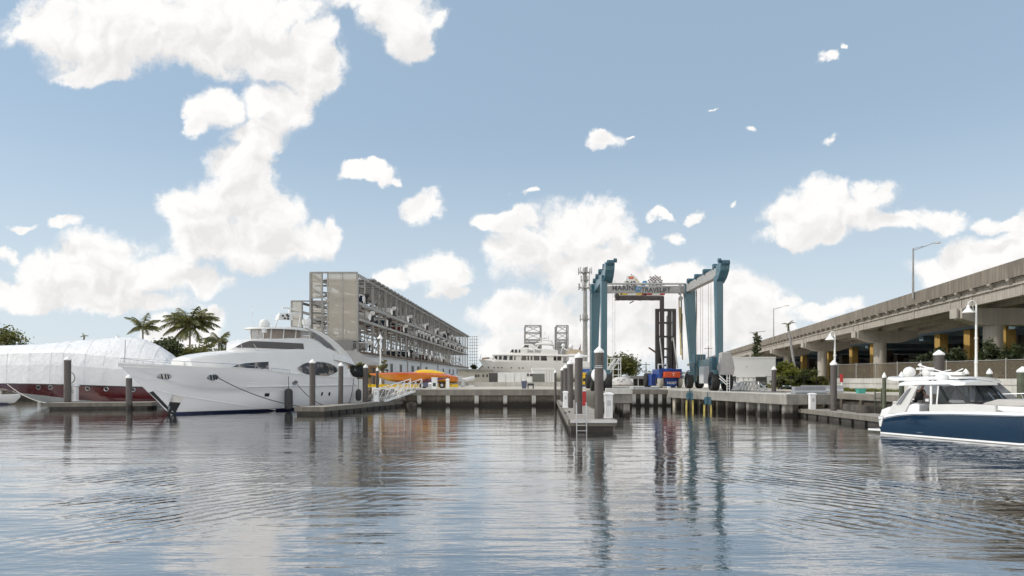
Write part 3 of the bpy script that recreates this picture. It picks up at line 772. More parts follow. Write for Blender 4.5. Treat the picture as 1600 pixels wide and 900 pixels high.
block('concrete_barrier', 'grey blue barrier block at the tip of the finger pier', (22.0, 53.4), (24.6, 53.8), .7, 1.712, 2.30, 'barrier')
block('concrete_barrier', 'long grey blue barrier block left of the lamp piling', (25.4, 60), (28.6, 59), .8, 1.712, 2.32, 'barrier')
block('concrete_barrier', 'grey barrier block at the back of the lift slip', (9.6, 74.2), (16.0, 74.2), .8, 1.712, 1.98, 'barrier')
for px, lab in ((986.5, 'small white curb cube at the left end of the slip barrier'), (1045, 'small white curb cube at the right end of the slip barrier')):
    mb = MB(); mb.box((gx(px, 74), 73.9, .16), (.32, .4, .32)); o = mb.build('curb_block', M['whitepaint'], bevel=.02); o.location.z = QZ + .02; tag(o, lab, 'curb')
# lift block pulleys hung on the finger pier with yellow slings
for px, py, lab in ((1078, 620, 'teal pulley block with yellow slings, farther one on the finger pier'), (1106, 627, 'teal pulley block with yellow slings, nearer one on the finger pier')):
    Yq = {1078: 65.2, 1106: 61.3}[px]; c = P(px, py, Yq) + Vector((-.12, -.35, 0))
    t = thing('pulley_block', lab, 'pulley', c, R(-14), 'pulley blocks on the finger pier')
    MB().wheel((0, 0, .1), .34, .22, (0, 1, 0), 16).build('sheave', M['teald'], t, smooth=True)
    for sx in (-.2, .2): MB().plate([(sx - .05, -.16, -.35), (sx + .09, -.16, -.3), (sx + .12, -.16, .35), (sx - .07, -.16, .42)], (0, .3, 0)).build('cheek_plate', M['teal'], t)
    MB().bar((0, 0, .3), (0, .3, .75), .1).build('hanger', M['teald'], t)
    for sx in (-.28, .28): MB().bar((sx, 0, -.3), (sx * 1.15, -.02, -1.95), .16, .05).build('webbing', M['sling'], t)

hc = thing('hose_cabinet', 'red hose cabinet standing on the centre dock between the pilings', 'hose cabinet', (gx(912.5, 57), 57, .66))
MB().box((0, 0, .6), (.34, .3, 1.2)).build('body', M['redpaint'], hc, bevel=.04); MB().box((0, 0, 1.24), (.38, .34, .08)).build('lid', M['whitepaint'], hc, bevel=.02)
# mooring lines
def line(label, pts, r=.025, m='rope'):
    pts = [Vector(p) for p in pts]; fine = []
    a, b = pts; n = 12; sag = (b - a).length * .05
    for k in range(n + 1): u = k / n; fine.append(a.lerp(b, u) - Vector((0, 0, sag * 4 * u * (1 - u))))
    mb = MB(); mb.tube(fine, r, 6); return tag(mb.build('mooring_line', M[m], smooth=True), label, 'rope', 'mooring lines')
# ================================================================== the big white yacht, left
fy = Fr(-27.6, 55.0, .5, .866)
yt = thing('motor_yacht', 'big white motor yacht with a swept arch and oval window, bow to the left', 'yacht', (-27.6, 55.0, 0), fy.rz)
SHZ = [(-4.1, 4.06), (-1, 3.9), (3, 3.75), (7, 3.55), (10, 3.30), (14, 3.05), (18.6, 2.9)]
SHB = [(-4.1, .03), (-3.4, .55), (-2.4, 1.15), (-1, 1.75), (0.5, 2.2), (2.5, 2.65), (5, 2.95), (8, 3.08), (13, 3.08), (18.6, 2.85)]
def y_z0(s): return interp([(-4.1, 4.0), (-2.2, 2.25), (-.9, 1.0), (0, 0.0), (.8, -.5), (2.5, -.9), (19, -.9)], s)
def y_shape(u, w):
    flare = u ** 1.15 * .80 + .20 * u ** 3
    full = 1 - (1 - u) ** 5
    return lerp(flare, full * (.90 + .10 * u), w)
def y_half(s, z):
    z0, z1 = y_z0(s), interp(SHZ, s); u = max(0, min(1, (z - z0) / (z1 - z0)))
    kn = .06 * sm(.60, .66, u) * (1 - sm(4, 12, s))
    return interp(SHB, s) * max(.012, min(1.0, y_shape(u, sm(-1, 9.5, s)) - .06 * (1 - sm(4, 12, s)) * (u > .02) * (1 - sm(.66, 1.0, u)) + kn))
SS = [-4.1, -3.8, -3.3, -2.7, -2, -1.2, -.4, .4, 1.2, 2, 3, 4, 5, 6, 7, 8.5, 10, 12, 14, 16, 18.6]
US = [0, .04, .10, .18, .27, .36, .45, .54, .60, .63, .66, .72, .8, .9, 1.0]
def skin(mb, rows_of, side):
    rings = [[(s, side * b, z) for b, z in rows_of(s)] for s in SS]
    mb.loft(rings, caps=False, closed=False)
mb = MB()
for sd_ in (-1, 1):
    skin(mb, lambda s: [(y_half(s, lerp(y_z0(s), interp(SHZ, s), u)), lerp(y_z0(s), interp(SHZ, s), u)) for u in US], sd_)
# transom
tr = [(18.6, -y_half(18.6, lerp(-.9, 2.9, u)), lerp(-.9, 2.9, u)) for u in US]; mb.poly(tr + [(x, -y, z) for x, y, z in reversed(tr)])
mb.build('hull', M['gelgrey'], yt, smooth=True, auto=50)
# bulwark cap and deck
mb = MB()
mb.loft([[(s, -interp(SHB, s) - .03, interp(SHZ, s) - .02), (s, -interp(SHB, s) - .03, interp(SHZ, s) + .09), (s, -max(.01, interp(SHB, s) - .14), interp(SHZ, s) + .09), (s, -max(.01, interp(SHB, s) - .14), interp(SHZ, s) - .25),
          (s, max(.01, interp(SHB, s) - .14), interp(SHZ, s) - .25), (s, max(.01, interp(SHB, s) - .14), interp(SHZ, s) + .09), (s, interp(SHB, s) + .03, interp(SHZ, s) + .09), (s, interp(SHB, s) + .03, interp(SHZ, s) - .02)] for s in SS])
mb.build('deck', M['gel'], yt, smooth=True, auto=30)
# boot stripe
mb = MB()
for sd_ in (-1, 1):
    ss = [s for s in SS if s >= .4]
    mb.loft([[(s, sd_ * (y_half(s, z) + .012), z) for z in (-.4, 0, .2)] for s in ss], caps=False, closed=False)
mb.build('boot_stripe', M['bootblue'], yt, smooth=True)
# rubbing strake
a = fy.sz(392, 604.5, -3.1); b_ = (18.6, 2.25)
mb = MB()
for sd_ in (-1, 1):
    n = 14; pts = []
    for k in range(n + 1):
        s = lerp(a[0], b_[0], k / n); z = lerp(a[1], b_[1], k / n); pts.append((s, sd_ * (y_half(s, z) + .03), z))
    mb.tube(pts, .085, 8)
mb.build('rubbing_strake', M['gel'], yt, smooth=True)
for nm, line_, r_ in (('knuckle_rail', ((208, 586), (225, 591), (270, 594), (330, 596), (400, 598)), .045), ('spray_rail', ((243, 609), (262, 614), (290, 619.5), (330, 626), (380, 633), (430, 640)), .06)):
    p_ = conform(fy, y_half, list(line_), out=.0, t0=2, sub=1); mb = MB(); mb.tube(p_, r_, 6); mb.build(nm, M['gelgrey'], yt, smooth=True)
    mb = MB(); mb.tube(mirror(p_), r_, 6); mb.build(nm, M['gelgrey'], yt, smooth=True)
# stem plate and anchor pocket
mb = MB(); pts = []
for s in (-1.75, -1.2, -.6, 0, .45): pts.append((s, y_z0(s)))
mb.loft([[(s - .03, 0, z - .02), (s + .3, -y_half(s + .3, z + .15) - .02, z + .12), (s + .45, -y_half(s + .45, z) - .015, z - .05), (s + .45, y_half(s + .45, z) + .015, z - .05), (s + .3, y_half(s + .3, z + .15) + .02, z + .12)] for s, z in pts])
mb.build('stem_guard', M['black'], yt, smooth=True)
_, o = window(fy, y_half, [(268.5, 617), (287, 618.5), (272.5, 647), (259, 647)], M['steel'], yt, 'anchor_pocket', out=.03, t0=1, both=False)
_, o = window(fy, y_half, [(264.5, 628), (281.5, 629.5), (272.5, 647), (259, 647)], M['black'], yt, 'anchor_pocket', out=.05, t0=1, both=False)
for cx, cy, w in ((256, 588.3, 10.5), (332, 589.5, 8.5)):
    pts = conform(fy, y_half, [(cx + w * math.cos(a), cy + 4.6 * math.sin(a)) for a in [2 * math.pi * k / 16 for k in range(16)]], out=.02, t0=2, sub=1)
    mb = MB(); fan(mb, pts, y_half, -1, .015); hz_ = mb.build('hawse_plate', M['steel'], yt, smooth=True)
    mb = MB(); mb.tube(pts + pts[:1], .05, 6); mb.build('hawse_rim', M['steel'], hz_, smooth=True)
    for k in (-.45, .1, .5):
        p = conform(fy, y_half, [(cx + w * k - 1, cy - 3.6), (cx + w * k + 1, cy - 3.6), (cx + w * (k + .15) + 1, cy + 3.6), (cx + w * (k + .15) - 1, cy + 3.6)], out=.04, t0=2, sub=1)
        mb = MB(); mb.plate(p, (0, -.04, 0)); mb.build('roller', M['black'], hz_)
for cx, cy in ((417, 617), (503, 615.5), (514.5, 615.5)):
    w, h = (4.2, 2.6) if cx < 450 else (1.8, 2.8)
    _, o = window(fy, y_half, [(cx - w + 1, cy - h), (cx + w, cy - h), (cx + w - 1, cy + h), (cx - w, cy + h)], M['darkglass'], yt, 'porthole', out=.012, t0=3, both=False)
pts = conform(fy, y_half, [(460.5 + 4 * math.cos(a), 598 + 3.6 * math.sin(a)) for a in [2 * math.pi * k / 12 for k in range(12)]], out=.03, t0=3, sub=1)
mb = MB(); mb.tube(pts + pts[:1], .05, 6); fan(mb, pts, y_half, -1, .02); mb.build('hawse_plate', M['steel'], yt, smooth=True)

# main-deck house, full beam aft
T1 = px_house(fy, [(283, 571, 568, .45, .3), (290, 573, 564, 1.05, .8), (302, 574.5, 559.5, 1.6, 1.3), (325, 576, 555, 2.1, 1.75), (360, 578, 550.5, 2.35, 2.0), (400, 580, 547.5, 2.5, 2.15), (430, 583, 546, 2.65, 2.2),
                   (452, 586, 545, 2.95, 2.3), (475, 590, 544.5, 3.0, 2.4), (505, 590, 546, 3.0, 2.45), (525, 590, 551, 2.95, 2.45), (540, 590, 557.5, 2.9, 2.4), (548, 590, 562, 2.88, 2.4)], .10, .35)
h1 = house_half(T1)
sh = house(T1).build('deckhouse', M['gel'], yt, smooth=True, auto=42)
T2 = px_house(fy, [(455, 551, 528.3, 2.2, 2.0), (475, 551, 528, 2.25, 2.0), (497, 551, 529, 2.3, 2.05), (515, 553, 537, 2.35, 2.1), (532, 557, 548, 2.35, 2.15)], .06, .10)
s0 = fy.s(361, 0)
T2 = [v for v in T2 if v[0] > s0 + 3.8]
T2 = [(s0 + ds, 5.05, zt, b_, b_ * .93, .03, .08) for ds, b_, zt in ((-.25, .25, 5.5), (0, .7, 5.78), (.35, 1.15, 6.08), (.8, 1.5, 6.28), (1.5, 1.8, 6.42), (2.4, 2.0, 6.5), (3.6, 2.14, 6.55))] + T2
h2 = house_half(T2)
house(T2).build('pilothouse', M['gel'], yt, smooth=True, auto=42)
se = fy.s(474, -2.1); mb = MB()
for sd_ in (-1, 1):
    rows = []
    for k in range(40):
        s = lerp(s0 - .2, se, (k / 39) ** 1.4); zt_ = interp([(v[0], v[2]) for v in T2], s)
        z1 = min(6.22, zt_ - .06); z0 = 5.62 if zt_ > 5.8 else z1 - .02
        rows.append([(s - .03, sd_ * (h2(s, lerp(z0, z1, q)) + .035), lerp(z0, z1, q)) for q in (0, .33, .66, 1)])
    mb.loft(rows, caps=False, closed=False)
mb.build('windscreen', M['screen'], yt, smooth=True)
for x0, x1 in ((375.5, 377.5), (395, 400)):
    p = conform(fy, h2, [(x0, 538), (x1, 545)], out=.09, sub=1); mb = MB(); mb.bar(p[0], p[1], .05, .04); mb.build('wiper', M['steel'], yt)
def wframe(poly, half, m='steel', r=.035, t0=2.5, name='window_frame', sub=4, par=None, out=.03):
    p = conform(fy, half, poly, out=out, t0=t0, sub=sub); mb = MB(); mb.tube(p + p[:1], r, 6); mb.build(name, M[m], par or yt, smooth=True)
wp = [(360, 573.2), (370, 569.5), (383, 567), (400, 565.6), (419.5, 564.6), (420, 577.6), (400, 576.4), (380, 575.4)]
_, o = window(fy, h1, wp, M['yachtglass'], yt, out=.02); wframe(wp, h1, 'gelgrey', par=o)
ov = [(496.5 + 31 * (abs(math.cos(a)) ** .85) * (1 if math.cos(a) > 0 else -1), 577.2 + 1.2 * math.cos(a) + 11.5 * math.sin(a) * (1 - .35 * abs(math.cos(a)) ** 3) * (1 if math.sin(a) < 0 else .95)) for a in [2 * math.pi * k / 28 for k in range(28)]]
_, o = window(fy, h1, ov, M['yachtglass'], yt, out=.025, sub=1); wframe([(497 + (x - 497) * 1.06, 577.4 + (y - 577.4) * 1.08) for x, y in ov], h1, 'gel', .06, sub=1, par=o)
# dark cockpit opening, overhang and quarter bulwark
window(fy, lambda s, z: 2.89, [(546.5, 571), (566.5, 570.5), (566.5, 589), (558, 590), (551, 588), (546.5, 580)], M['darkglass'], yt, 'cockpit_opening', out=.03, t0=2.9)
mb = MB(); s0 = fy.s(546, -2.9); z0 = 2.6
mb.box(((s0 + 18.7) / 2, 0, 3.1), (18.7 - s0, 5.72, 1.6)); mb.build('saloon_bulkhead', M['gelgrey'], yt, bevel=.1)
ovh = px_house(fy, [(523, 562, 553, 2.7, 2.6), (540, 566, 555, 2.75, 2.65), (552, 569.5, 561.5, 2.75, 2.6), (556, 571, 566.5, 2.7, 2.5)], .05, .2)
house(ovh).build('aft_overhang', M['gel'], yt, smooth=True)
mb = MB(); mb.box((19.0, 0, 1.6), (1.1, 5.6, 2.5)); mb.box((19.9, 0, .35), (1.3, 5.4, .2)); mb.build('swim_platform', M['gel'], yt, bevel=.08)
# flybridge enclosure, hardtop, arch
EN = px_house(fy, [(440, 529, 513.3, 1.95, 1.85), (475, 528.5, 514, 1.95, 1.85), (490, 529, 516, 1.95, 1.85)], .02, .05)
e0 = fy.s(398, 0); EN = [(e0 + ds, 6.5, 7.45, b_, b_ * .95, .02, .05) for ds, b_ in ((0, .45), (.35, 1.05), (.9, 1.5), (1.7, 1.75))] + [v for v in EN if v[0] > e0 + 2.0]
hE = house_half(EN)
mb = MB()
for sd_ in (-1, 1):
    mb.loft([[(s, sd_ * bb, zb), (s, sd_ * bt, zt)] for s, zb, zt, bb, bt, c, r in EN], caps=False, closed=False)
e = EN[0]; mb.poly([(e[0], -e[3], e[1]), (e[0], e[3], e[1]), (e[0] , e[4], e[2]), (e[0], -e[4], e[2])])
mb.build('enclosure_panels', M['vinyl'], yt)
for px in (412, 424, 441, 460, 482):
    for sd_ in (-1, 1):
        p = conform(fy, hE, [(px - (1.5 if px < 440 else -1), 529), (px + (0 if px < 440 else 2.5), 514)], side=-1, out=.02, sub=1)
        mb = MB(); mb.bar((p[0].x, -sd_ * p[0].y, p[0].z), (p[1].x, -sd_ * p[1].y, p[1].z), .07); mb.build('enclosure_post', M['whitepaint'], yt)
mb = MB(); mb.box((fy.s(440, 0), 0, fy.sz(440, 522, 0)[1] - .15), (3.0, 2.0, 1.2)); mb.build('helm_console', M['tan'], yt, bevel=.1)
HT = px_house(fy, [(440, 514.6, 511, 2.18, 2.08), (460, 514.8, 511, 2.2, 2.1), (488, 518, 513.6, 2.25, 2.15), (500, 523, 518, 2.25, 2.2)], .08, .1)
e0 = fy.s(389, 0); HT = [(e0 + ds, 7.40 + .02 * ds, 7.52 + .05 * ds ** .5, b_, b_ * .95, .05, .08) for ds, b_ in ((0, .55), (.35, 1.15), (.9, 1.65), (1.7, 2.0))] + [v for v in HT if v[0] > e0 + 2.0]
house(HT).build('hardtop', M['gel'], yt, smooth=True)
arch = [(478, 511.6), (490, 514.2), (500, 518), (510, 523.4), (520, 530), (530, 538.5), (540, 549), (549, 560), (554, 570), (541, 570), (533, 557), (525, 546.5), (516, 537), (507, 529.5), (498, 523), (488, 517.5)]
inner = [(489, 519.5), (498, 525), (507, 531.5), (516, 539.5), (525, 549), (533, 559.5), (537, 566), (530, 566), (521, 553), (510, 543), (500, 533), (490, 527.5)]
for sd_ in (-1, 1):
    p = [Vector((s, sd_ * 2.32, z)) for s, z in (fy.sz(x, y, -2.32) for x, y in arch)]
    mb = MB(); mb.plate(p, (0, -sd_ * .26, 0)); mb.build('arch', M['gel'], yt, bevel=.03)
    p = [Vector((s, sd_ * 2.2, z)) for s, z in (fy.sz(x, y, -2.2) for x, y in inner)]
    mb = MB(); mb.plate(p, (0, -sd_ * .05, 0)); mb.build('arch_pane', M['greyglass'], yt)
def at(px, py, t=0.0): s, z = fy.sz(px, py, t); return Vector((s, t, z))
# mast gear
for px, py, r in ((413, 507, .46), (479, 503, .42)):
    c = at(px, py, -.9); q = MB(); q.lathe([(r * .8, -.38), (r, -.2), (r, .1)] + [(r * math.cos(a), .1 + r * .9 * math.sin(a)) for a in [R(15 * k) for k in range(1, 6)]] + [(.01, .1 + r * .9)], c, 16)
    q.build('radome', M['gel'], yt, smooth=True)
    q = MB(); q.lathe([(r * .5, -.75), (r * .55, -.38)], c, 12); q.build('radome_base', M['gelgrey'], yt)
for t in (-.75, .75):
    q = MB(); q.tube([at(430, 511, t), at(436, 489.5, t), at(470, 489.5, t), at(466, 511, t)], .07); q.build('mast_arch', M['whitepaint'], yt, smooth=True)
q = MB(); q.bar(at(432, 501, -.8), at(432, 501, .8), .08); q.bar(at(467, 503, -.8), at(467, 503, .8), .08); q.bar(at(437, 489.5, -.8), at(437, 489.5, .8), .1); q.build('mast_crossbar', M['whitepaint'], yt)
q = MB(); q.plate([at(435, 500, -.3), at(437, 491.5, -.3), at(457, 490, -.3), at(458, 500, -.3)], (0, .5, 0)); nk = q.build('horn_housing', M['gel'], yt, bevel=.05)
for px, py in ((442, 493), (448.5, 491.5), (450.5, 494), (445, 497.5), (450, 498)):
    c = at(px, py, -.36); q = MB(); q.wheel(c, .095, .12, (0, 1, 0), 10); q.build('floodlight', M['black'], yt)
q = MB(); q.bar(at(441, 481, -.1), at(462, 482.5, .1), .16, .12); q.build('radar_array', M['gel'], yt)
q = MB(); q.bar(at(452, 490, 0), at(452, 482, 0), .14); q.build('radar_post', M['gelgrey'], yt)
for px, y0, y1 in ((395, 511, 478), (424, 511, 486)):
    q = MB(); q.tube([at(px, y0, 1.2), at(px - 1, y1, 1.2)], .02, 5); q.build('whip_antenna', M['whitepaint'], yt)
q = MB(); q.tube([at(194.5, 568, 0), at(195.5, 531, 0)], .035, 6); q.build('bow_staff', M['steel'], yt)
# pulpit rail
mb = MB(); top = []
for s in [-3.9, -3.5, -2.7, -1.5, 0, 1.5, 3, 4.5, 6]:
    for sd_ in (-1,): top.append((s, -max(.05, interp(SHB, s) - .1), interp(SHZ, s) + .42))
for sd_ in (-1, 1):
    mb = MB(); mb.tube([(x, y * -sd_ * -1, z) for x, y, z in top] + [(6.8, top[-1][1] * sd_ * (1), interp(SHZ, 6.8) + .1)], .022, 6); mb.build('bow_rail', M['steel'], yt, smooth=True)
    for x, y, z in top[::1]:
        mb = MB(); mb.tube([(x, y * sd_, z), (x, y * sd_, z - .4)], .018, 5); mb.build('stanchion', M['steel'], yt)
    mb = MB(); s0 = fy.s(425, -3); mb.tube([(s0, sd_ * 2.95, interp(SHZ, s0)), (s0, sd_ * 2.95, interp(SHZ, s0) + .35), (s0 + 2.0, sd_ * 2.98, interp(SHZ, s0 + 2) + .35), (s0 + 2.0, sd_ * 2.98, interp(SHZ, s0 + 2))], .02, 6); mb.build('side_rail', M['steel'], yt)

# fenders over its side
for px, y0, y1, lab in ((449.5, 607, 640, 'large black fender hanging at the middle of the big white yacht'), (559.5, 608, 626.5, 'smaller black fender at the stern of the big white yacht')):
    s = fy.s(px, -3.35); Yq = fy.w(s, -3.35).y; z0, z1 = gz(y1, Yq), gz(y0, Yq); r = 6.3 / F * Yq if px < 500 else 4.6 / F * Yq
    w = fy.w(s, -3.08 - r - .02)
    t = thing('boat_fender', lab, 'fender', (w.x, w.y, z0), 0, 'black boat fenders')
    h = z1 - z0; MB().lathe([(.05, 0), (r * .6, .03), (r * .95, .18), (r, .35), (r, h - .35), (r * .95, h - .18), (r * .5, h - .02), (.05, h)], n=16).build('body', M['fender'], t, smooth=True)
    MB().tube([(0, 0, h), (0, 0, h + 1.1)], .025, 6).build('rope', M['rope'], t)
line('dark mooring line falling from the bow hawse of the big white yacht to the dock', [fy.w(fy.s(333, -2.6), -2.75, 3.15), Vector((-17.3, 55.6, .66))], .035)
line('dark mooring line from the midship hawse of the big white yacht', [fy.w(fy.s(461, -3.1), -3.2, 2.55), Vector((-16.2, 58.4, .66))], .03)
line('dark stern line of the big white yacht slanting to the dock', [fy.w(18.0, -3.0, 2.9), Vector((-14.9, 62.5, .66))], .03)

# ================================================================== wrapped yacht with the dark red hull
fw = Fr(-48.8 + 1.2, 68.6 + 2.2, 1, .12)
wy = thing('wrapped_yacht', 'yacht with dark red hull wrapped in white shrink film', 'yacht', (fw.o[0], fw.o[1], 0), fw.rz)
wz = [(-8, 3.1), (-4, 2.75), (0, 2.6), (6, 2.4), (12, 2.25), (20, 2.1)]
wb = [(-8, .05), (-6, .9), (-4, 1.5), (-2, 1.95), (0, 2.25), (3, 2.5), (7, 2.6), (14, 2.6), (20, 2.5)]
wz0 = lambda s: interp([(-8, 2.9), (-4.2, 1.65), (0, 0), (.7, -.5), (2, -.9), (20, -.9)], s)
def w_half(s, z):
    z0, z1 = wz0(s), interp(wz, s); u = max(0, min(1, (z - z0) / (z1 - z0))); return interp(wb, s) * max(.01, lerp(.75 * u + .25 * u ** 3, 1 - (1 - u) ** 4, sm(-2, 8, s)))
WS = [-8, -7, -6, -5, -4, -3, -2, -1, 0, 1, 2, 3.5, 5, 7, 9, 12, 15, 18, 20]
def wred(s): return interp([(-8, 2.95), (-4, 1.5), (0, 1.12), (4, .68), (10, .32), (20, .25)], s)
for nm, mm, za, zb in (('hull_bottom', 'antifoul', wz0, lambda s: max(wz0(s) + .001, wred(s))), ('topsides', 'burgundy', lambda s: max(wz0(s) + .001, wred(s)), lambda s: interp(wz, s))):
    mb = MB()
    for sd_ in (-1, 1): mb.loft([[(s, sd_ * w_half(s, lerp(za(s), zb(s), u)), lerp(za(s), zb(s), u)) for u in [k / 8 for k in range(9)]] for s in WS], caps=False, closed=False)
    if nm == 'topsides':
        mb.poly([(20, -2.5, -.9), (20, 2.5, -.9), (20, 2.5, 2.1), (20, -2.5, 2.1)])
        mb.loft([[(s, -interp(wb, s), interp(wz, s)), (s, interp(wb, s), interp(wz, s))] for s in WS], caps=False, closed=False)
    mb.build(nm, M[mm], wy, smooth=True)
for px, py in ((60, 605), (79, 605), (137, 607), (166, 608), (208, 609)):
    pts = conform(fw, w_half, [(px + 3.4 * math.cos(a), py + 3.0 * math.sin(a)) for a in [2 * math.pi * k / 12 for k in range(12)]], out=.03, t0=2.4, sub=1)
    mb = MB(); fan(mb, pts, w_half, -1, .02); ph = mb.build('porthole', M['darkglass'], wy)
    mb = MB(); mb.tube(pts + pts[:1], .04, 6); mb.build('rim', M['steel'], ph, smooth=True)
# shrink wrap: taut film over frames; its ridge and shoulder lines come from the photo
WR = [(-70, 599, 552, 541), (-30, 599, 552, 540), (0, 599, 551.5, 539), (40, 599.5, 551.5, 537.5), (75, 600, 550.5, 534), (95, 600.5, 551, 532), (130, 601.5, 553.5, 530), (160, 602.5, 556.5, 527.5), (190, 603.5, 559, 526.5), (212, 604, 562, 531), (235, 605, 566, 541), (252, 605.5, 570.5, 552), (268, 606, 577, 565), (278, 606.5, 590, 580)]
rings = []; rnd = random.Random(3)
for px, y0, y1, y2 in WR:
    s, zb = fw.sz(px, y0, -2.62); _, zs = fw.sz(px, y1, -2.3); _, zr = fw.sz(px, y2, 0.0)
    b0 = interp(wb, s) + .06; b1 = b0 * .86 if s > -5 else b0 * .8
    j = lambda a: rnd.uniform(-a, a)
    half_ = [(b0, zb - .05), (b0 + .01, zb + .12), (b0 * .99 + j(.03), lerp(zb, zs, .3)), (b0 * .965 + j(.04), lerp(zb, zs, .6)), (b1 + .03 + j(.02), lerp(zb, zs, .9)), (b1 * .97, zs), (b1 * .80, lerp(zs, zr, .28)), (b1 * .5, lerp(zs, zr, .62)), (b1 * .22, lerp(zs, zr, .9))]
    rings.append([(s, -y, z) for y, z in half_] + [(s, 0, zr)] + [(s, y, z) for y, z in reversed(half_)])
mb = MB(); mb.loft(rings); o = mb.build('shrink_wrap', M['wrap'], wy, smooth=True, auto=9)
mb = MB(); mb.tube([(fw.s(x, -2.66), -interp(wb, fw.s(x, -2.66)) - .08, fw.sz(x, y, -2.66)[1]) for x, y in ((-30, 599.6), (0, 599.6), (40, 600), (95, 601), (160, 603), (235, 605.4), (268, 606.5))], .05, 6); mb.build('wrap_strap', M['black'], wy)
for k in range(2, len(rings) - 1):                         # taped seams of the film
    mb = MB(); mb.tube([(x, y * 1.004, z + .006) for x, y, z in rings[k]], .014, 5); mb.build('taped_seam', M['wrap'], wy, smooth=True)
line('pale mooring line from the bow of the wrapped yacht', [fw.w(fw.s(13, -2.3), -2.5, 2.35), Vector((gx(78, 64), 64.2, .55))], .03, 'ropew')
# small white hull at the left edge
fb = Fr(-60, 76, 1, .05)
wb2 = thing('white_boat', 'plain white boat hull at the far left edge', 'boat', (-63, 76.5, 0), 0)
mb = MB(); rows = []
for s, b, zk, zs in ((-7, 1.6, -.3, 1.0), (-2, 1.6, -.3, 1.0), (2, 1.5, -.3, 1.02), (5, 1.1, -.2, 1.05), (7.3, .3, .2, 1.1), (7.9, .03, .8, 1.12)):
    rows.append([(s, -b, zs), (s, -b * .85, (zs + zk) / 2), (s, 0, zk), (s, b * .85, (zs + zk) / 2), (s, b, zs), (s, 0, zs + .05)])
mb.loft(rows); mb.build('hull', M['gel'], wb2, smooth=True)
mb = MB(); mb.loft([[(x, -b, .9 + 0), (x, b, .9), (x, b * .8, 1.7 * k + .1), (x, -b * .8, 1.7 * k + .1)] for x, b, k in ((-5, 1.1, 1), (1, 1.1, 1), (2.5, .9, .62))]); mb.build('cabin', M['gel'], wb2)
mb = MB(); mb.loft([[(s, -b, .02), (s, -b, .16), (s, b, .16), (s, b, .02)] for s, b in ((-7.02, 1.5), (2, 1.42), (5, .95), (6.6, .3))]); mb.build('stripe', M['bootblue'], wb2)
# ================================================================== dry-stack rack with the boats in it
RX0, RY0 = -24.9, 110.0; RD = .0393                      # near corner of the long side; its slope
def rx(Y, dx=0.0): return RX0 + RD * (Y - RY0) + dx
def bayY(k): return 110 + 10.0 * k
NB = 17; YE = bayY(NB); WD = 7.4
rk = thing('boat_rack', 'tall galvanised steel dry stack rack full of small boats', 'boat rack', (RX0, RY0, QZ))
LV = [7.25, 12.6, 15.2, 19.65]                            # deck levels and roof, above the water
for k in range(NB + 1):
    Y = bayY(k)
    for dx in (0, -WD):
        mb = MB(); mb.box((rx(Y, dx), Y, (QZ + LV[3]) / 2 if dx else (7.0 + LV[3]) / 2), (.34, .34, LV[3] - (QZ if dx else 7.0)))
        mb.build('post', M['galv'], rk, world=True)
    for z in LV[:3]:
        mb = MB(); mb.bar((rx(Y), Y, z - .22), (rx(Y, -WD), Y, z - .22), .22, .4); mb.build('cross_beam', M['galv'], rk, world=True)
for z in LV[1:]:
    for dx in (.22, -WD - .22):
        mb = MB(); mb.bar((rx(110, dx), 110 - .1, z - .2), (rx(YE, dx), YE, z - .2), .16, .42 if z < 19 else .5); mb.build('edge_beam', M['galvlight' if dx > 0 else 'galv'], rk, world=True)
    if z < 19:
        for dx in (-1.6, -3.6, -5.6):
            mb = MB(); mb.bar((rx(110, dx), 110, z - .05), (rx(YE, dx), YE, z - .05), .5, .18); mb.build('bunk', M['rust'], rk, world=True)
mb = MB(); mb.plate([(rx(109.6, .55), 109.6, 7.0), (rx(YE, .55), YE, 7.0), (rx(YE, -WD - .3), YE, 7.0), (rx(109.6, -WD - .3), 109.6, 7.0)], (0, 0, .28)); mb.build('base_deck', M['rust'], rk, world=True)
for k in range(NB):                                      # roof sheets in bays with thick curled eaves
    for j in range(3):
        Y0, Y1 = bayY(k) + 10 * j / 3, bayY(k) + 10 * (j + 1) / 3 - .5
        mb = MB(); mb.loft([[(rx(Y, .9 if i == 0 else -WD - .1), Y, LV[3] + z) for Y, z in ((Y0, .02), (Y0 + .25, .30), ((Y0 + Y1) / 2, .36), (Y1 - .25, .30), (Y1, .02))] for i in (0, 1)]) 
        if 1 < k * 3 + j < 51: mb.build('roof_sheet', M['roofgrey'], rk, world=True, smooth=True)
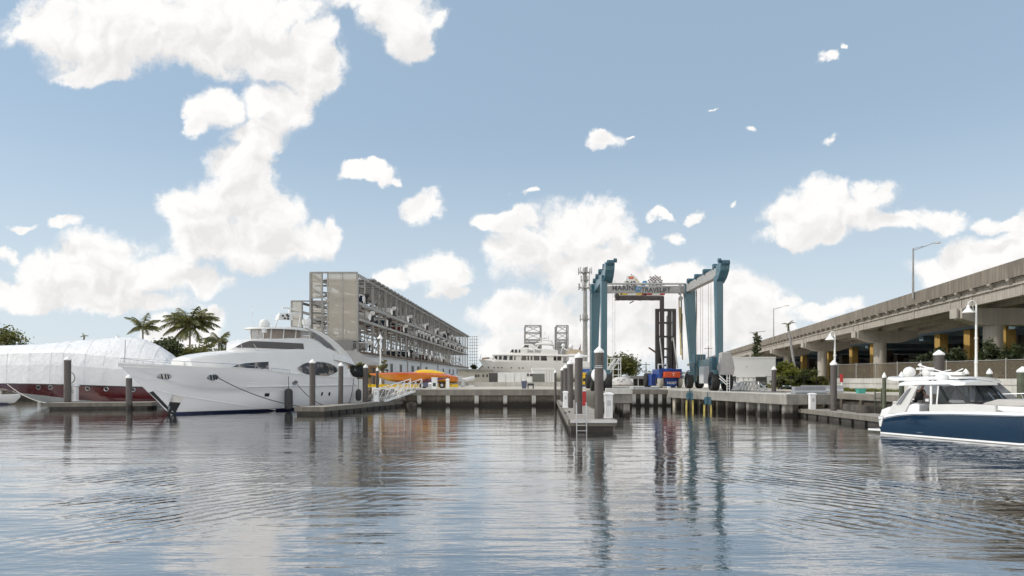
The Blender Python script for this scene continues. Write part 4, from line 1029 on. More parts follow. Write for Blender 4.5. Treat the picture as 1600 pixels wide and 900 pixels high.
for k in range(NB):                                      # bracing in the side bays and the back face
    Y0, Y1 = bayY(k), bayY(k + 1)
    if k in (1, 4, 5, 8, 11, 14):
        for za, zb in ((7.3, 12.2), (12.6, 15.0), (15.2, 19.6)):
            mb = MB(); mb.bar((rx(Y0, -.3), Y0, za), (rx(Y1, -.3), Y1, zb), .16); mb.bar((rx(Y1, -.35), Y1, za), (rx(Y0, -.35), Y0, zb), .16); mb.build('brace', M['galv'], rk, world=True)
    mb = MB(); mb.bar((rx(Y0, -WD + .3), Y0, 7.3), (rx(Y1, -WD + .3), Y1, 15), .18); mb.build('back_brace', M['galv'], rk, world=True)
    Yc = (Y0 + Y1) / 2
    mb = MB()
    for dx in (-.1, -WD + .1, -WD * .5): mb.box((rx(Yc, dx), Yc, (7.3 + LV[3]) / 2), (.2, .2, LV[3] - 7.3))
    for z in (9.0, 10.6): mb.bar((rx(Y0, -WD * .5), Y0, z), (rx(Y1, -WD * .5), Y1, z), .14, .2)
    mb.build('mid_frame', M['galv'], rk, world=True)
    if k % 2 == 0:
        mb = MB()
        for za, zb in ((7.3, 12.2), (12.6, 15.0), (15.2, 19.6)): mb.bar((rx(Y0, -.3), Y0, za), (rx(Y0, -WD + .3), Y0, zb), .16)
        mb.build('portal_brace', M['galv'], rk, world=True)
# far end face scaffold grid
mb = MB()
for i in range(4):
    x = rx(YE + 1.2, .9 - i * .1) + i * 1.0
    mb.bar((x, YE + 1.5, 7), (x, YE + 1.5, 20), .16)
for z in [7.5 + 1.25 * i for i in range(11)]: mb.bar((rx(YE, .3), YE + 1.5, z), (rx(YE, .3) + 4, YE + 1.5, z), .14)
mb.build('stair_tower', M['galv'], rk, world=True)
# near end: perforated screens
yf = 109.45
def screen(px0, px1, py0, py1, par=rk, Y=yf, m='mesh', name='end_screen'):
    mb = MB(); x0, x1, z0, z1 = gx(px0, Y), gx(px1, Y), gz(py1, Y), gz(py0, Y)
    mb.box(((x0 + x1) / 2, Y, (z0 + z1) / 2), (x1 - x0, .06, z1 - z0)); s = mb.build(name, M[m], par, world=True)
    mb = MB()
    for a, b in (((x0, z0), (x1, z0)), ((x1, z0), (x1, z1)), ((x1, z1), (x0, z1)), ((x0, z1), (x0, z0))): mb.bar((a[0], Y - .05, a[1]), (b[0], Y - .05, b[1]), .17)
    if px1 - px0 > 30: mb.bar(((x0 + x1) / 2, Y - .05, z0), ((x0 + x1) / 2, Y - .05, z1), .12)
    mb.build('screen_frame', M['galvlight'], s, world=True)
screen(512, 558.5, 425.5, 532)
screen(485, 503.5, 425.5, 465.5)
mb = MB(); mb.bar((gx(485, yf), yf, gz(425.6, yf) - .02), (gx(559, yf), yf, gz(425.6, yf) - .02), .24); mb.bar((gx(485, yf), yf, QZ), (gx(485, yf), yf, gz(425.6, yf)), .28); mb.bar((gx(503.5, yf), yf, 7), (gx(503.5, yf), yf, gz(425.6, yf)), .2); mb.bar((gx(486, yf), yf, gz(448, yf)), (gx(514, yf), yf, gz(472, yf)), .14); mb.build('end_frame', M['galv'], rk, world=True)
for k in range(7):
    mb = MB(); z = 18.6 - k * 1.7; mb.bar((rx(110, -WD), 110.5, z), (rx(110, -.4), 116, z - .1), .25, .3); mb.bar((rx(112, -WD), 111.5 + k * .3, z - .6), (rx(110, 0), 111.5 + k * .3, z - .6), .2, .28); mb.build('end_joist', M['galvlight'], rk, world=True)

# a second, lower rack row behind it
r2 = thing('boat_rack', 'lower back row of the steel rack left of the tall one', 'boat rack', (-45, 150, QZ))
Yb = 150.0
for px in (455.5, 472, 487, 505, 520):
    for Y in (Yb, Yb + 14):
        mb = MB(); x = gx(px, Yb) + (Y - Yb) * RD; mb.bar((x, Y, QZ), (x, Y, gz(470, Yb)), .3); mb.build('post', M['galv'], r2, world=True)
for py in (470.5, 486, 497, 510, 523):
    mb = MB(); z = gz(py, Yb)
    mb.bar((gx(455, Yb), Yb, z), (gx(522, Yb), Yb, z - (0 if py < 475 else 1.4)), .2, .32); mb.bar((gx(455, Yb), Yb + 14, z - .6), (gx(522, Yb), Yb + 14, z - 1.2), .2, .32); mb.build('beam', M['galv'], r2, world=True)
screen(456, 471.5, 470.5, 512, r2, Yb - .3)
screen(487, 507, 476, 538, r2, Yb - .3)
for py in (474, 488, 500):
    mb = MB(); mb.bar((gx(472, Yb), Yb + .2, gz(py, Yb)), (gx(488, Yb), Yb + 6, gz(py + 3, Yb)), .35, .5); mb.build('joist', M['doordark'], r2, world=True)

# white building under the rack
wh = thing('warehouse', 'long white warehouse below the boat rack with small windows', 'building', (rx(110, .2), 110, QZ))
def wq(Y0, Y1, z0, z1, dx, th): mb = MB(); mb.plate([(rx(Y0, dx), Y0, z0), (rx(Y1, dx), Y1, z0), (rx(Y1, dx), Y1, z1), (rx(Y0, dx), Y0, z1)], (th, 0, 0)); return mb
wq(108.6, YE, QZ - .1, 6.95, .25, -WD - .6).build('walls', M['ware'], wh, world=True)
mb = MB(); mb.bar((rx(108.5, .35), 108.5, 6.8), (rx(YE, .35), YE, 6.8), .3, .22); mb.build('coping', M['galvlight'], wh, world=True)
for px in (607, 622, 641, 650, 663, 690, 700, 706, 712):
    Y = 31156 / (841.6 - px) + 1.5; w = 2.2 if px < 640 else 3.2
    w0 = wq(Y - w / 2, Y + w / 2, 3.6 if px < 630 else 4.3, 5.6, .262, .02).build('window', M['doordark'], wh, world=True)
    wq(Y - w / 2 - .15, Y + w / 2 + .15, 5.6, 5.75, .30, .05).build('lintel', M['galvlight'], w0, world=True)
for px in (634, 655, 682):
    Y = 31156 / (841.6 - px); mb = MB(); mb.tube([(rx(Y, .4), Y, QZ), (rx(Y, .4), Y, 6.7)], .14, 6); mb.build('downpipe', M['galvlight'], wh, world=True)
# lean-to shed in front with a grey sloping roof
sh_ = thing('timber_shed', 'small tan shed with a sloping grey metal roof behind the yacht stern', 'shed', (gx(570, 100), 100, QZ))
def pl(par, name, m, pts, off): mb = MB(); mb.plate(pts, off); return mb.build(name, M[m], par, world=True)
Ys = 100
pl(sh_, 'wall', 'tan', [P(520, 605, Ys), P(587, 605, Ys), P(587, 570, Ys), P(520, 566, Ys)], (0, 6, 0))
pl(sh_, 'roof', 'roofgrey', [P(505, 550, Ys + 6), P(556, 550, Ys + 6), P(592, 571, Ys - 1), P(505, 571, Ys - 1)], (0, 0, .25))
pl(sh_, 'fascia', 'galvlight', [P(505, 571.2, Ys - 1.05), P(592, 571.2, Ys - 1.05), P(592, 568.5, Ys - 1.05), P(505, 568.5, Ys - 1.05)], (0, -.08, 0))
for px in (556, 568, 579): pl(sh_, 'door', 'doordark', [P(px, 605, Ys - .03), P(px + 7, 605, Ys - .03), P(px + 7, 575, Ys - .03), P(px, 575, Ys - .03)], (0, -.05, 0))
pl(sh_, 'post', 'rust', [P(580.5, 606, Ys - .6), P(582, 606, Ys - .6), P(582, 571, Ys - .6), P(580.5, 571, Ys - .6)], (0, -.2, 0))
# stair block (grey hatched triangle) on the end of the white building
pl(wh, 'end_stair_wall', 'ware', [(rx(108.4, -7.2), 108.4, QZ), (rx(108.4, .25), 108.4, QZ), (rx(108.4, .25), 108.4, 7.5), (rx(108.4, -4.0), 108.4, 4.2), (rx(108.4, -7.2), 108.4, 4.2)], (0, -.25, 0))
pl(wh, 'end_louvre', 'roofgrey', [(rx(108.1, -7.2), 108.1, 4.3), (rx(108.1, -4.1), 108.1, 4.3), (rx(108.1, -.2), 108.1, 7.6), (rx(108.1, -.2), 108.1, 9.0), (rx(108.1, -7.2), 108.1, 9.0)], (0, -.1, 0))

# --------------------------------------------------- small boats
def boat_rows(L, B, dead=.55, free=.75, bow=.35, n=9):
    out = []
    for i in range(n + 1):
        u = i / n; s = L * u
        b = B / 2 * (1 - max(0, (u - .45) / .55) ** 2.3); b = max(b, .03)
        zk = max(0, (u - .62) / .38) ** 2 * (dead + free + bow * .8); zs = dead + free + bow * u ** 2
        zk = min(zk, zs - .04)
        bc = b * lerp(.86, .55, u); zc = lerp(zk, zs, lerp(.38, .5, u))
        out.append((s, b, zk, zs, bc, zc))
    return out
def small_boat(L, B, hull, deck, n_out, top, label, cover=None, stripe=None):
    """bow towards +x, keel at z = 0"""
    t = thing('rack_boat', label, 'boat', (0, 0, 0), 0, 'boats stored in the rack')
    rows = boat_rows(L, B)
    mb = MB()
    mb.loft([[(s, -b, zs), (s, -lerp(b, bc, .5), lerp(zs, zc, .55)), (s, -bc, zc), (s, 0, zk), (s, bc, zc), (s, lerp(b, bc, .5), lerp(zs, zc, .55)), (s, b, zs), (s, 0, zs + .02)] for s, b, zk, zs, bc, zc in rows])
    mb.build('hull', M[hull], t, smooth=True)
    mb = MB(); mb.loft([[(s, -b - .03, zs - .06), (s, -b * .96, zs + .07), (s, -b * .5, zs + .10), (s, b * .5, zs + .10), (s, b * .96, zs + .07), (s, b + .03, zs - .06)] for s, b, zk, zs, bc, zc in rows])
    mb.build('deck', M[deck], t, smooth=True)
    zs = rows[0][3]
    if cover: 
        mb = MB(); mb.loft([[(s, -b, zs + .05), (s, -b * .7, zs + h), (s, 0, zs + h * 1.25), (s, b * .7, zs + h), (s, b, zs + .05)] for s, b, h in ((.1, B * .45, .15), (L * .3, B * .46, .55), (L * .55, B * .44, .75), (L * .7, B * .36, .4), (L * .9, .3, .12))]); mb.build('cover', M[cover], t, smooth=True)
    else:
        mb = MB(); mb.loft([[(x, -w, zs + .08), (x - .25, -w * .8, zs + h), (x - .25, w * .8, zs + h), (x, w, zs + .08)] for x, w, h in ((L * .36, B * .34, .45), (L * .52, B * .34, .50), (L * .66, B * .28, .2))]); mb.build('console', M['gel'], t)
        mb = MB(); mb.plate([(L * .60, -B * .28, zs + .5), (L * .60, B * .28, zs + .5), (L * .52, B * .27, zs + .85), (L * .50, -B * .27, zs + .85)], (-.05, 0, 0)); mb.build('windscreen', M['darkglass'], t)
    if top:
        mb = MB(); mb.box((L * .45, 0, zs + 1.75), (2.1, B * .72, .1)); mb.build('t_top', M[top], t, bevel=.04)
        for sx in (-.8, .8):
            for sy in (-1, 1): mb = MB(); mb.tube([(L * .45 + sx, sy * B * .27, zs + 1.72), (L * .45 + sx * .7, sy * B * .27, zs)], .04, 5); mb.build('top_leg', M['alu'], t)
    for k in range(n_out):
        y = (k - (n_out - 1) / 2) * .7
        mb = MB(); mb.loft([[(x, y - w, z), (x, y + w, z), (x + l, y + w * .8, z), (x + l, y - w * .8, z)] for x, l, w, z in ((-.75, .45, .16, zs - .35), (-.95, .75, .22, zs - .05), (-.95, .8, .22, zs + .25), (-.8, .5, .16, zs + .40))]); e = mb.build('outboard', M[['black', 'gel', 'greybox'][(k + n_out) % 2 if hull != 'navy' else 0]], t, bevel=.05)
        mb = MB(); mb.box((-.5, y, zs - .75), (.28, .14, 1.1)); mb.box((-.6, y, zs - 1.3), (.7, .1, .12)); mb.build('lower_unit', M['black'], e)
    note(t); return t
kinds = [small_boat(7.2, 2.5, 'gel', 'gel', 2, None, '-'), small_boat(6.6, 2.4, 'navy', 'gel', 1, None, '-', None), small_boat(7.0, 2.5, 'gel', 'gel', 1, 'gel', '-'),
         small_boat(6.8, 2.4, 'burgundy', 'gel', 2, None, '-', 'black'), small_boat(6.4, 2.3, 'gel', 'gel', 2, None, '-', 'teak'), small_boat(7.0, 2.5, 'antifoul', 'gelgrey', 1, None, '-', 'navy')]
KN = ['white open boat with twin outboards', 'navy hulled open boat', 'white boat with a hard top', 'red hulled boat under a black cover', 'white boat under a tan cover', 'grey boat under a navy cover']
LN = {0: 'lowest', 1: 'middle', 2: 'top'}
ORD = ['first', 'second', 'third', 'fourth', 'fifth', 'sixth', 'seventh', 'eighth', 'ninth', 'tenth', 'eleventh', 'twelfth', 'thirteenth', 'fourteenth', 'fifteenth', 'sixteenth', 'seventeenth']
plan = [(2, 0, .35, 1), (2, 2, .5, 0), (1, 0, .75, 0), (1, 2, .1, 1), (1, 3, .7, 3), (2, 4, .2, 2), (0, 0, .55, 5), (1, 5, .3, 0), (1, 5, .75, 2), (1, 6, .3, 4), (1, 6, .8, 0), (1, 7, .5, 2), (2, 6, .5, 0), (2, 8, .3, 4), (1, 8, .4, 0), (1, 9, .5, 5),
        (0, 4, .3, 1), (0, 5, .5, 5), (0, 6, .4, 3), (0, 7, .3, 0), (2, 9, .6, 2), (2, 10, .5, 1), (2, 11, .5, 0), (2, 12, .3, 4), (1, 10, .6, 2), (1, 11, .3, 4), (1, 11, .8, 4), (1, 12, .5, 0), (1, 13, .5, 4), (1, 14, .4, 2), (0, 9, .5, 0), (0, 11, .5, 2), (2, 13, .6, 0), (1, 15, .5, 5)]
seen = set()
for lv, bay, u, kd in plan:
    Y = bayY(bay) + 10 * u; z = LV[lv] + (.08 if lv else .3)
    half = 'near' if u < .5 else 'far'
    lab = f'{KN[kd]} in the {ORD[bay]} rack bay, {LN[lv]} tier, {half} side'
    loc = (rx(Y, .1), Y, z)
    if kd not in seen:
        seen.add(kd); o = kinds[kd]; o.location = loc; o.rotation_euler = (0, 0, math.pi); o['label'] = lab
    else: dup(kinds[kd], loc, math.pi, lab)
# ================================================================== travel lift
Y1, Y2 = 66.0, 82.0
tl = thing('boat_hoist', 'big teal mobile boat hoist with a lettered grey crossbeam', 'boat hoist', (14.4, 66, QZ))
def tb(name, m, fn, par=None, **k):
    mb = MB(); fn(mb); return mb.build(name, M[m], par or tl, world=True, **k)
NLx, NRx, FLx, FRx = gx(943.5, Y1), gx(1122.5, Y1), gx(930.8, Y2), gx(1077, Y2)
zt_n = gz(431, Y1); zt_f = gz(455, Y2); wb = QZ + 1.9        # leg feet sit on the bogies
tb('leg', 'teal', lambda m: m.taper((NLx, Y1, wb), (NLx, Y1, zt_n), .52, .8, .58, .9), bevel=.03)
tb('leg', 'teal', lambda m: m.taper((NRx + .1, Y1, wb + .6), (NRx, Y1, zt_n), .52, .8, .68, .9), bevel=.03)
tb('leg', 'teal', lambda m: m.taper((FLx - .2, Y2, wb), (FLx, Y2, zt_f), .72, .8, 1.12, 1.0), bevel=.03)
tb('leg', 'teal', lambda m: m.taper((FRx + .5, Y2, wb), (FRx, Y2, zt_f), .6, .8, 1.25, 1.0), bevel=.03)
# top side beams: rise over the near legs, with curved goose-neck ends
for sx, nx, fx, lab in ((-1, NLx, FLx, 'l'), (1, NRx, FRx, 'r')):
    a = Vector((nx + (.35 if sx < 0 else .1), Y1 - 1.6, zt_n + .35)); b = Vector((fx - .1 * sx, Y2 + .3, zt_f + .35))
    tb('side_beam', 'teal' if sx < 0 else 'beamgrey', lambda m: m.bar(a + Vector((0, 1.2, 0)), b, .62, .95), bevel=.04)
    e = tb('beam_nose', 'teal', lambda m: m.plate([a + Vector((-.42, 1.5, -1.1)), a + Vector((-.42, .5, -.62)), a + Vector((-.42, -.1, -.05)), a + Vector((-.42, -.25, .62)), a + Vector((-.42, .5, .8)), a + Vector((-.42, 1.4, .5))], (.86, 0, 0)), bevel=.04)
    tb('end_sheave', 'teald', lambda m: m.wheel(a + Vector((.05, -.2, .62)), .26, .7, (1, 0, 0), 14), e)
    tb('end_sheave', 'teald', lambda m: m.wheel(a + Vector((.5 * -sx, -.1, .85)), .2, .3, (1, 0, 0), 12), e)
    for u in (.16, .38, .62, .86):
        c = a.lerp(b, u) + Vector((0, 0, .62)); w = tb('winch', 'teald', lambda m: m.wheel(c + Vector((-.1, 0, .02)), .3, .95 if u > .2 else .7, (1, 0, 0), 14))
        tb('winch_bracket', 'teal', lambda m: m.box(c + Vector((.25 * sx, 0, -.1)), (.16, .6, .55)), w)
        if sx > 0:
            tb('hose', 'black', lambda m: m.tube([c + Vector((.45, .6, -.2)), c + Vector((.55, .2, .5)), c + Vector((.5, -.5, .45)), c + Vector((.42, -.9, -.1))], .05, 6), w, smooth=True)
    # service ladder / conduit on the outside of the near leg
    ox = nx + (.42 if sx > 0 else -.62)
    if sx > 0:
        tb('conduit', 'galv', lambda m: [m.tube([(ox, Y1 + .2, wb + .3), (ox, Y1 + .2, zt_n)], .035, 6)] + [m.bar((ox - .15, Y1 + .2, wb + 1 + 1.2 * k), (ox + .06, Y1 + .2, wb + 1 + 1.2 * k), .07) for k in range(9)])
        tb('hose_loop', 'black', lambda m: m.tube([(nx + .3, Y1 - .3, zt_n + .3), (nx + .55, Y1 - .3, zt_n + .15), (nx + .55, Y1 - .3, zt_n - .35), (nx + .38, Y1 - .3, zt_n - .5)], .06, 6), smooth=True)
        tb('conduit', 'black', lambda m: m.tube([(fx + .65, Y2 - .3, wb + .5), (fx + .8, Y2 - .3, zt_f - 1.0), (fx + .75, Y2 - .3, zt_f + .1)], .05, 6))
    else:
        tb('conduit', 'galv', lambda m: [m.tube([(gx(921.8, Y2), Y2 - .2, wb), (gx(921.8, Y2), Y2 - .2, zt_f + .8)], .06, 6)] + [m.bar((gx(921.8, Y2), Y2 - .2, wb + 1 + 1.1 * k), (FLx - .4, Y2 - .2, wb + 1 + 1.1 * k), .05) for k in range(9)])
    tb('gusset', 'teal', lambda m: m.plate([(fx - .3, Y2 - .2, zt_f + .2), (fx - .3, Y2 - 4.6, zt_f + 1.1), (fx - .3, Y2 - 1.0, zt_f + 1.1)], (.6, 0, 0)))
# lettered crossbeam between the far legs
zc0, zc1 = gz(458, Y2), gz(447, Y2)
cbm = tb('crossbeam', 'beamgrey', lambda m: m.box(((FLx + FRx) / 2, Y2, (zc0 + zc1) / 2), (FRx - FLx - .9, .7, zc1 - zc0)), bevel=.03)
tb('beam_pipe', 'beamgrey', lambda m: m.tube([(FLx + .3, Y2 - .1, gz(443.6, Y2)), (FRx - .4, Y2 - .1, gz(443.6, Y2))], .11, 8), cbm, smooth=True)
tb('beam_flange', 'beamgrey', lambda m: [m.box((FRx - 1.1, Y2, (zc0 + zc1) / 2), (.18, .9, zc1 - zc0 + .35)), m.box((FRx - .55, Y2, (zc0 + zc1) / 2 - .1), (.18, .9, zc1 - zc0 + .1))], cbm)
for sx, fx in ((-1, FLx), (1, FRx)): tb('corner_box', 'teal', lambda m: m.box((fx, Y2, (zc0 + zc1) / 2 + .05), (1.2, 1.05, zc1 - zc0 + .3)), bevel=.04)
yl = Y2 - .362
text_mesh('lettering', 'MARINE', .82, .01, M['letter'], cbm, (gx(976, yl), yl, gz(450.3, yl)), (R(90), 0, 0), True, 1.04, 1.02)
text_mesh('lettering', 'TRAVELIFT', .78, .01, M['letter'], cbm, (gx(1025, yl), yl, gz(453.2, yl)), (R(90), 0, 0), True, .98, .96)
tb('logo_plate', 'logo', lambda m: m.plate([(gx(993, yl), yl, gz(456, yl)), (gx(1001, yl), yl, gz(456, yl)), (gx(1003, yl), yl, gz(448, yl)), (gx(993, yl), yl, gz(448, yl))], (0, -.02, 0)), cbm)
tb('logo_mark', 'logow', lambda m: [m.bar((gx(993.6, yl), yl - .03, gz(454, yl)), (gx(997, yl), yl - .03, gz(449.4, yl)), .13, .02), m.bar((gx(997, yl), yl - .03, gz(449.4, yl)), (gx(1001, yl), yl - .03, gz(455, yl)), .13, .02), m.bar((gx(996, yl), yl - .03, gz(452, yl)), (gx(1002.2, yl), yl - .03, gz(450, yl)), .1, .02)], cbm)
# bogies and wheels
for x, Y, lab in ((gx(941, 64.5), 65.5, 'nl'), (FLx - .2, Y2, 'fl'), (NRx + .2, 66, 'nr'), (FRx + .6, Y2, 'fr')):
    bg_ = tb('bogie', 'teal', lambda m: [m.box((x, Y, QZ + 1.75), (1.7, 1.2, .55)), m.box((x, Y, QZ + 1.2), (.42, .9, 1.0))], bevel=.05)
    for dx in (-.62, .62):
        w = tb('wheel', 'tyre', lambda m: m.wheel((x + dx, Y, QZ + .93), .92, .72, (1, 0, 0), 26, .42), bg_, smooth=True)
        tb('rim', 'teald', lambda m: m.wheel((x + dx, Y, QZ + .93), .43, .5, (1, 0, 0), 16), w)
        
# low side beams and housings
xr = lambda Y: lerp(NRx, FRx + .3, (Y - Y1) / (Y2 - Y1))
tb('lower_beam', 'teal', lambda m: m.bar((gx(1126, 66.5), 66.5, gz(565, 66.5)), (gx(1083, 80), 80, gz(570, 80)), .7, .75), bevel=.04)
tb('lower_beam', 'teal', lambda m: m.bar((NLx, 66.5, QZ + 2.3), (FLx, 81.5, QZ + 2.3), .7, .75), bevel=.04)
tb('engine_cover', 'greycover', lambda m: m.loft([[(gx(px, 65.3) + x, 65.3 + y, gz(py, 65.3)) for x, y in ((-w, -.7), (w, -.7), (w, .8), (-w, .8))] for px, py, w in ((1133, 586, .62), (1134, 575, .66), (1133, 562, .55), (1131.5, 552, .42), (1132, 550.5, .3))]), bevel=.06)
tb('cabinet', 'greybox', lambda m: m.box((gx(1103, 70), 70, gz(586, 70)), (.95, 1.6, 1.75)), bevel=.04)
tb('access_ladder', 'whitepaint', lambda m: [m.bar((gx(1136, 64), 64, QZ), (gx(1136, 64), 64, gz(586, 64)), .06)] + [m.bar((gx(1140, 64), 64, QZ), (gx(1140, 64), 64, gz(586, 64)), .06)] + [m.bar((gx(1136, 64), 64, QZ + .25 * k), (gx(1140, 64), 64, QZ + .25 * k), .05) for k in range(1, 6)] + [m.bar((gx(1124, 64.5), 64.5, QZ + 1.5), (gx(1135, 64.2), 64.2, QZ + .9), .07), m.bar((gx(1124, 64.5), 64.5, QZ + 1.25), (gx(1135, 64.2), 64.2, QZ + .65), .07)])
tb('hydraulic_unit', 'teald', lambda m: [m.box((gx(1092, 76), 76, gz(561, 76)), (1.2, 1.2, 1.0)), m.box((gx(1088, 76), 76, gz(575, 76)), (.5, .6, 1.6))], bevel=.05)
tb('steering_box', 'teald', lambda m: m.box((gx(1116, 66.5), 66.5, gz(572, 66.5)), (.7, 1.0, 1.8)), bevel=.05)
# hoisting ropes
for px, Y in ((1089, 74), (1094.5, 72), (1098, 72), (1107, 70), (1111, 69.6), (957.5, 70), (960.8, 70)):
    tb('hoist_rope', 'beige_sling' if px > 1000 else 'ropew', lambda m: m.tube([(gx(px, Y), Y, QZ + 1.0 if px > 1000 else gz(560, Y)), (gx(px, Y), Y, lerp(zt_n, zt_f, (Y - Y1) / (Y2 - Y1)))], .018 if px > 1000 else .02, 5))
# slings bundled at the right
sl_ = thing('lifting_sling', 'bundle of beige lifting slings hanging left of the right hoist leg', 'sling', (gx(1063, 80), 80, gz(560, 80)))
for px0, px1, y0, y1, mm in ((1061, 1063, 465, 520, 'beige_sling'), (1064.5, 1066, 464, 545, 'rope'), (1062.5, 1064, 480, 555, 'sling'), (1066, 1066.5, 490, 562, 'beige_sling')):
    mb = MB(); mb.tube([P(px0, y0, 80), P((px0 + px1) / 2 - .6, (y0 + y1) / 2, 80), P(px1, y1, 80)], .075, 6); mb.build('strap', M[mm], sl_, world=True, smooth=True)
mb = MB(); mb.wheel(P(1063.5, 466, 80), .27, .25, (0, 1, 0), 14); mb.bar(P(1063.5, 463, 80), (gx(1063.5, 80), 80, zt_f + .1), .12); mb.build('pulley_block', M['galv'], sl_, world=True, smooth=True)

# ================================================================== giant forklift and its load
YF = 86.0
fk = thing('marina_forklift', 'orange and blue marina forklift seen from behind with a tall black mast', 'forklift', (gx(1047, YF), YF, QZ))
def fb_(name, m, fn, par=None, **k): mb = MB(); fn(mb); return mb.build(name, M[m], par or fk, world=True, **k)
p = lambda x, y, d=0.0: Vector((gx(x, YF), YF + d, gz(y, YF)))
fb_('chassis', 'fblue', lambda m: [m.plate([p(1038, 584), p(1060, 584), p(1057, 604), p(1041, 604)], (0, 4, 0)), m.box(p(1048, 582, 2.2), (2.9, 4.2, .9))], bevel=.06)
cw = fb_('counterweight', 'forange', lambda m: m.loft([[p(1036.5, 581, .2) + Vector((0, dy, 0)), p(1062, 581, .2) + Vector((0, dy, 0)), p(1062, 590, .2) + Vector((0, dy, 0)), p(1036.5, 590, .2) + Vector((0, dy, 0))] for dy in (-.75, 1.2)]), bevel=.08)
fb_('hood', 'fblue', lambda m: [m.loft([[p(1039, 581, d), p(1052, 581, d), p(1050, 575.5, d), p(1041, 575.5, d)] for d in (-.3, 2.5)])], bevel=.06)
for px in (1033, 1063.5): fb_('wing_panel', 'fblue', lambda m: m.plate([p(px - 2.2, 581), p(px + 2.2, 581), p(px + 2, 591), p(px - 2.5, 591)], (0, 2.4, 0)), bevel=.03)
for px in (1034, 1064):
    w = fb_('wheel', 'wheelgrey', lambda m: m.wheel((gx(px, YF), YF + .8, QZ + .85), .85, .5, (1, 0, 0), 22), smooth=True)
for px in (1024.5, 1066):
    w = fb_('wheel', 'tyre', lambda m: m.wheel((gx(px, YF), YF + 5.2, QZ + .95), .95, .8, (1, 0, 0), 22), smooth=True)
fb_('wheel_arch', 'fblue', lambda m: m.box((gx(1027, YF), YF + 3.4, QZ + 1.0), (.5, 2.2, 1.5)))
cab = fb_('cab_frame', 'whitepaint', lambda m: [m.bar(p(1035.5, 582, 2.6), p(1035.5, 568.5, 2.6), .13), m.bar(p(1049, 582, 2.6), p(1049, 568.5, 2.6), .13), m.bar(p(1035.5, 568.5, 2.6), p(1049, 568.5, 2.6), .14)])
text_mesh('lettering', 'HOIST', .42, .01, M['logow'], fk, (gx(1050, YF), YF - .02, gz(598.5, YF)), (R(90), 0, 0), True)
text_mesh('lettering', 'T', .5, .01, M['logow'], fk, (gx(1051, YF), YF - .57, gz(585.5, YF)), (R(90), 0, 0), True)
# mast: two outer columns, inner stage raised, cross rails
for px0, px1, top in ((1025, 1037, 484), (1044.5, 1055.5, 484)):
    fb_('mast_column', 'mast', lambda m: [m.box(((gx(px0 + 1.8, YF + 5.5)), YF + 5.5, (QZ + .5 + gz(top, YF + 5.5)) / 2), (.42, .7, gz(top, YF + 5.5) - QZ - .5)), m.box(((gx(px1 - 1.8, YF + 5.5)), YF + 5.6, (QZ + .5 + gz(top + 2, YF + 5.5)) / 2), (.42, .6, gz(top + 2, YF + 5.5) - QZ - .5)), m.box(((gx((px0 + px1) / 2, YF + 5.5)), YF + 5.7, (QZ + .5 + gz(533, YF + 5.5)) / 2), (.7, .3, gz(533, YF + 5.5) - QZ - .5))])
pm = lambda x, y, d=5.2: Vector((gx(x, YF + d), YF + d, gz(y, YF + d)))
for y in (484.5, 504.5, 526, 545, 558, 571):
    fb_('mast_crosshead', 'mast', lambda m: m.bar(pm(1024 if y < 490 or 520 < y < 530 else 1030, y), pm(1056 if y < 490 or 520 < y < 530 else 1050, y), .4, .24 if y != 484.5 else .34))
fb_('inner_mast', 'mast', lambda m: m.box((gx(1034.3, YF + 5), YF + 5.0, (gz(463, YF + 5) + gz(530, YF + 5)) / 2), (.5, .5, gz(463, YF + 5) - gz(530, YF + 5))))
for a, b in (((1031, 528), (1036, 575)), ((1052, 528), (1059, 575))): fb_('tilt_cylinder', 'galv', lambda m: m.tube([pm(*a, 4.6), pm(*b, 2.0)], .1, 8), smooth=True)
for px in (1042.5, 1046.5): fb_('lift_cylinder', 'galv', lambda m: m.tube([pm(px, 590, 5.3), pm(px, 494, 5.3)], .09, 8), smooth=True)
fb_('side_arm', 'rust', lambda m: m.plate([pm(1013, 543.5), pm(1015, 542.5), pm(1025, 549), pm(1025, 552)], (0, .3, 0)))
fb_('carriage_beam', 'mast', lambda m: [m.plate([pm(963, 461.8), pm(1037, 462.4), pm(1037, 468), pm(964, 467.5)], (0, 1.2, 0)), m.bar(pm(961, 468.5), pm(1030, 468.3), .16), m.wheel(pm(964, 462), .35, .4, (0, 1, 0), 12)], bevel=.03)
fb_('work_lamp', 'black', lambda m: m.plate([pm(984, 473), pm(990, 469.5), pm(990.5, 471), pm(985, 474)], (0, .3, 0)))
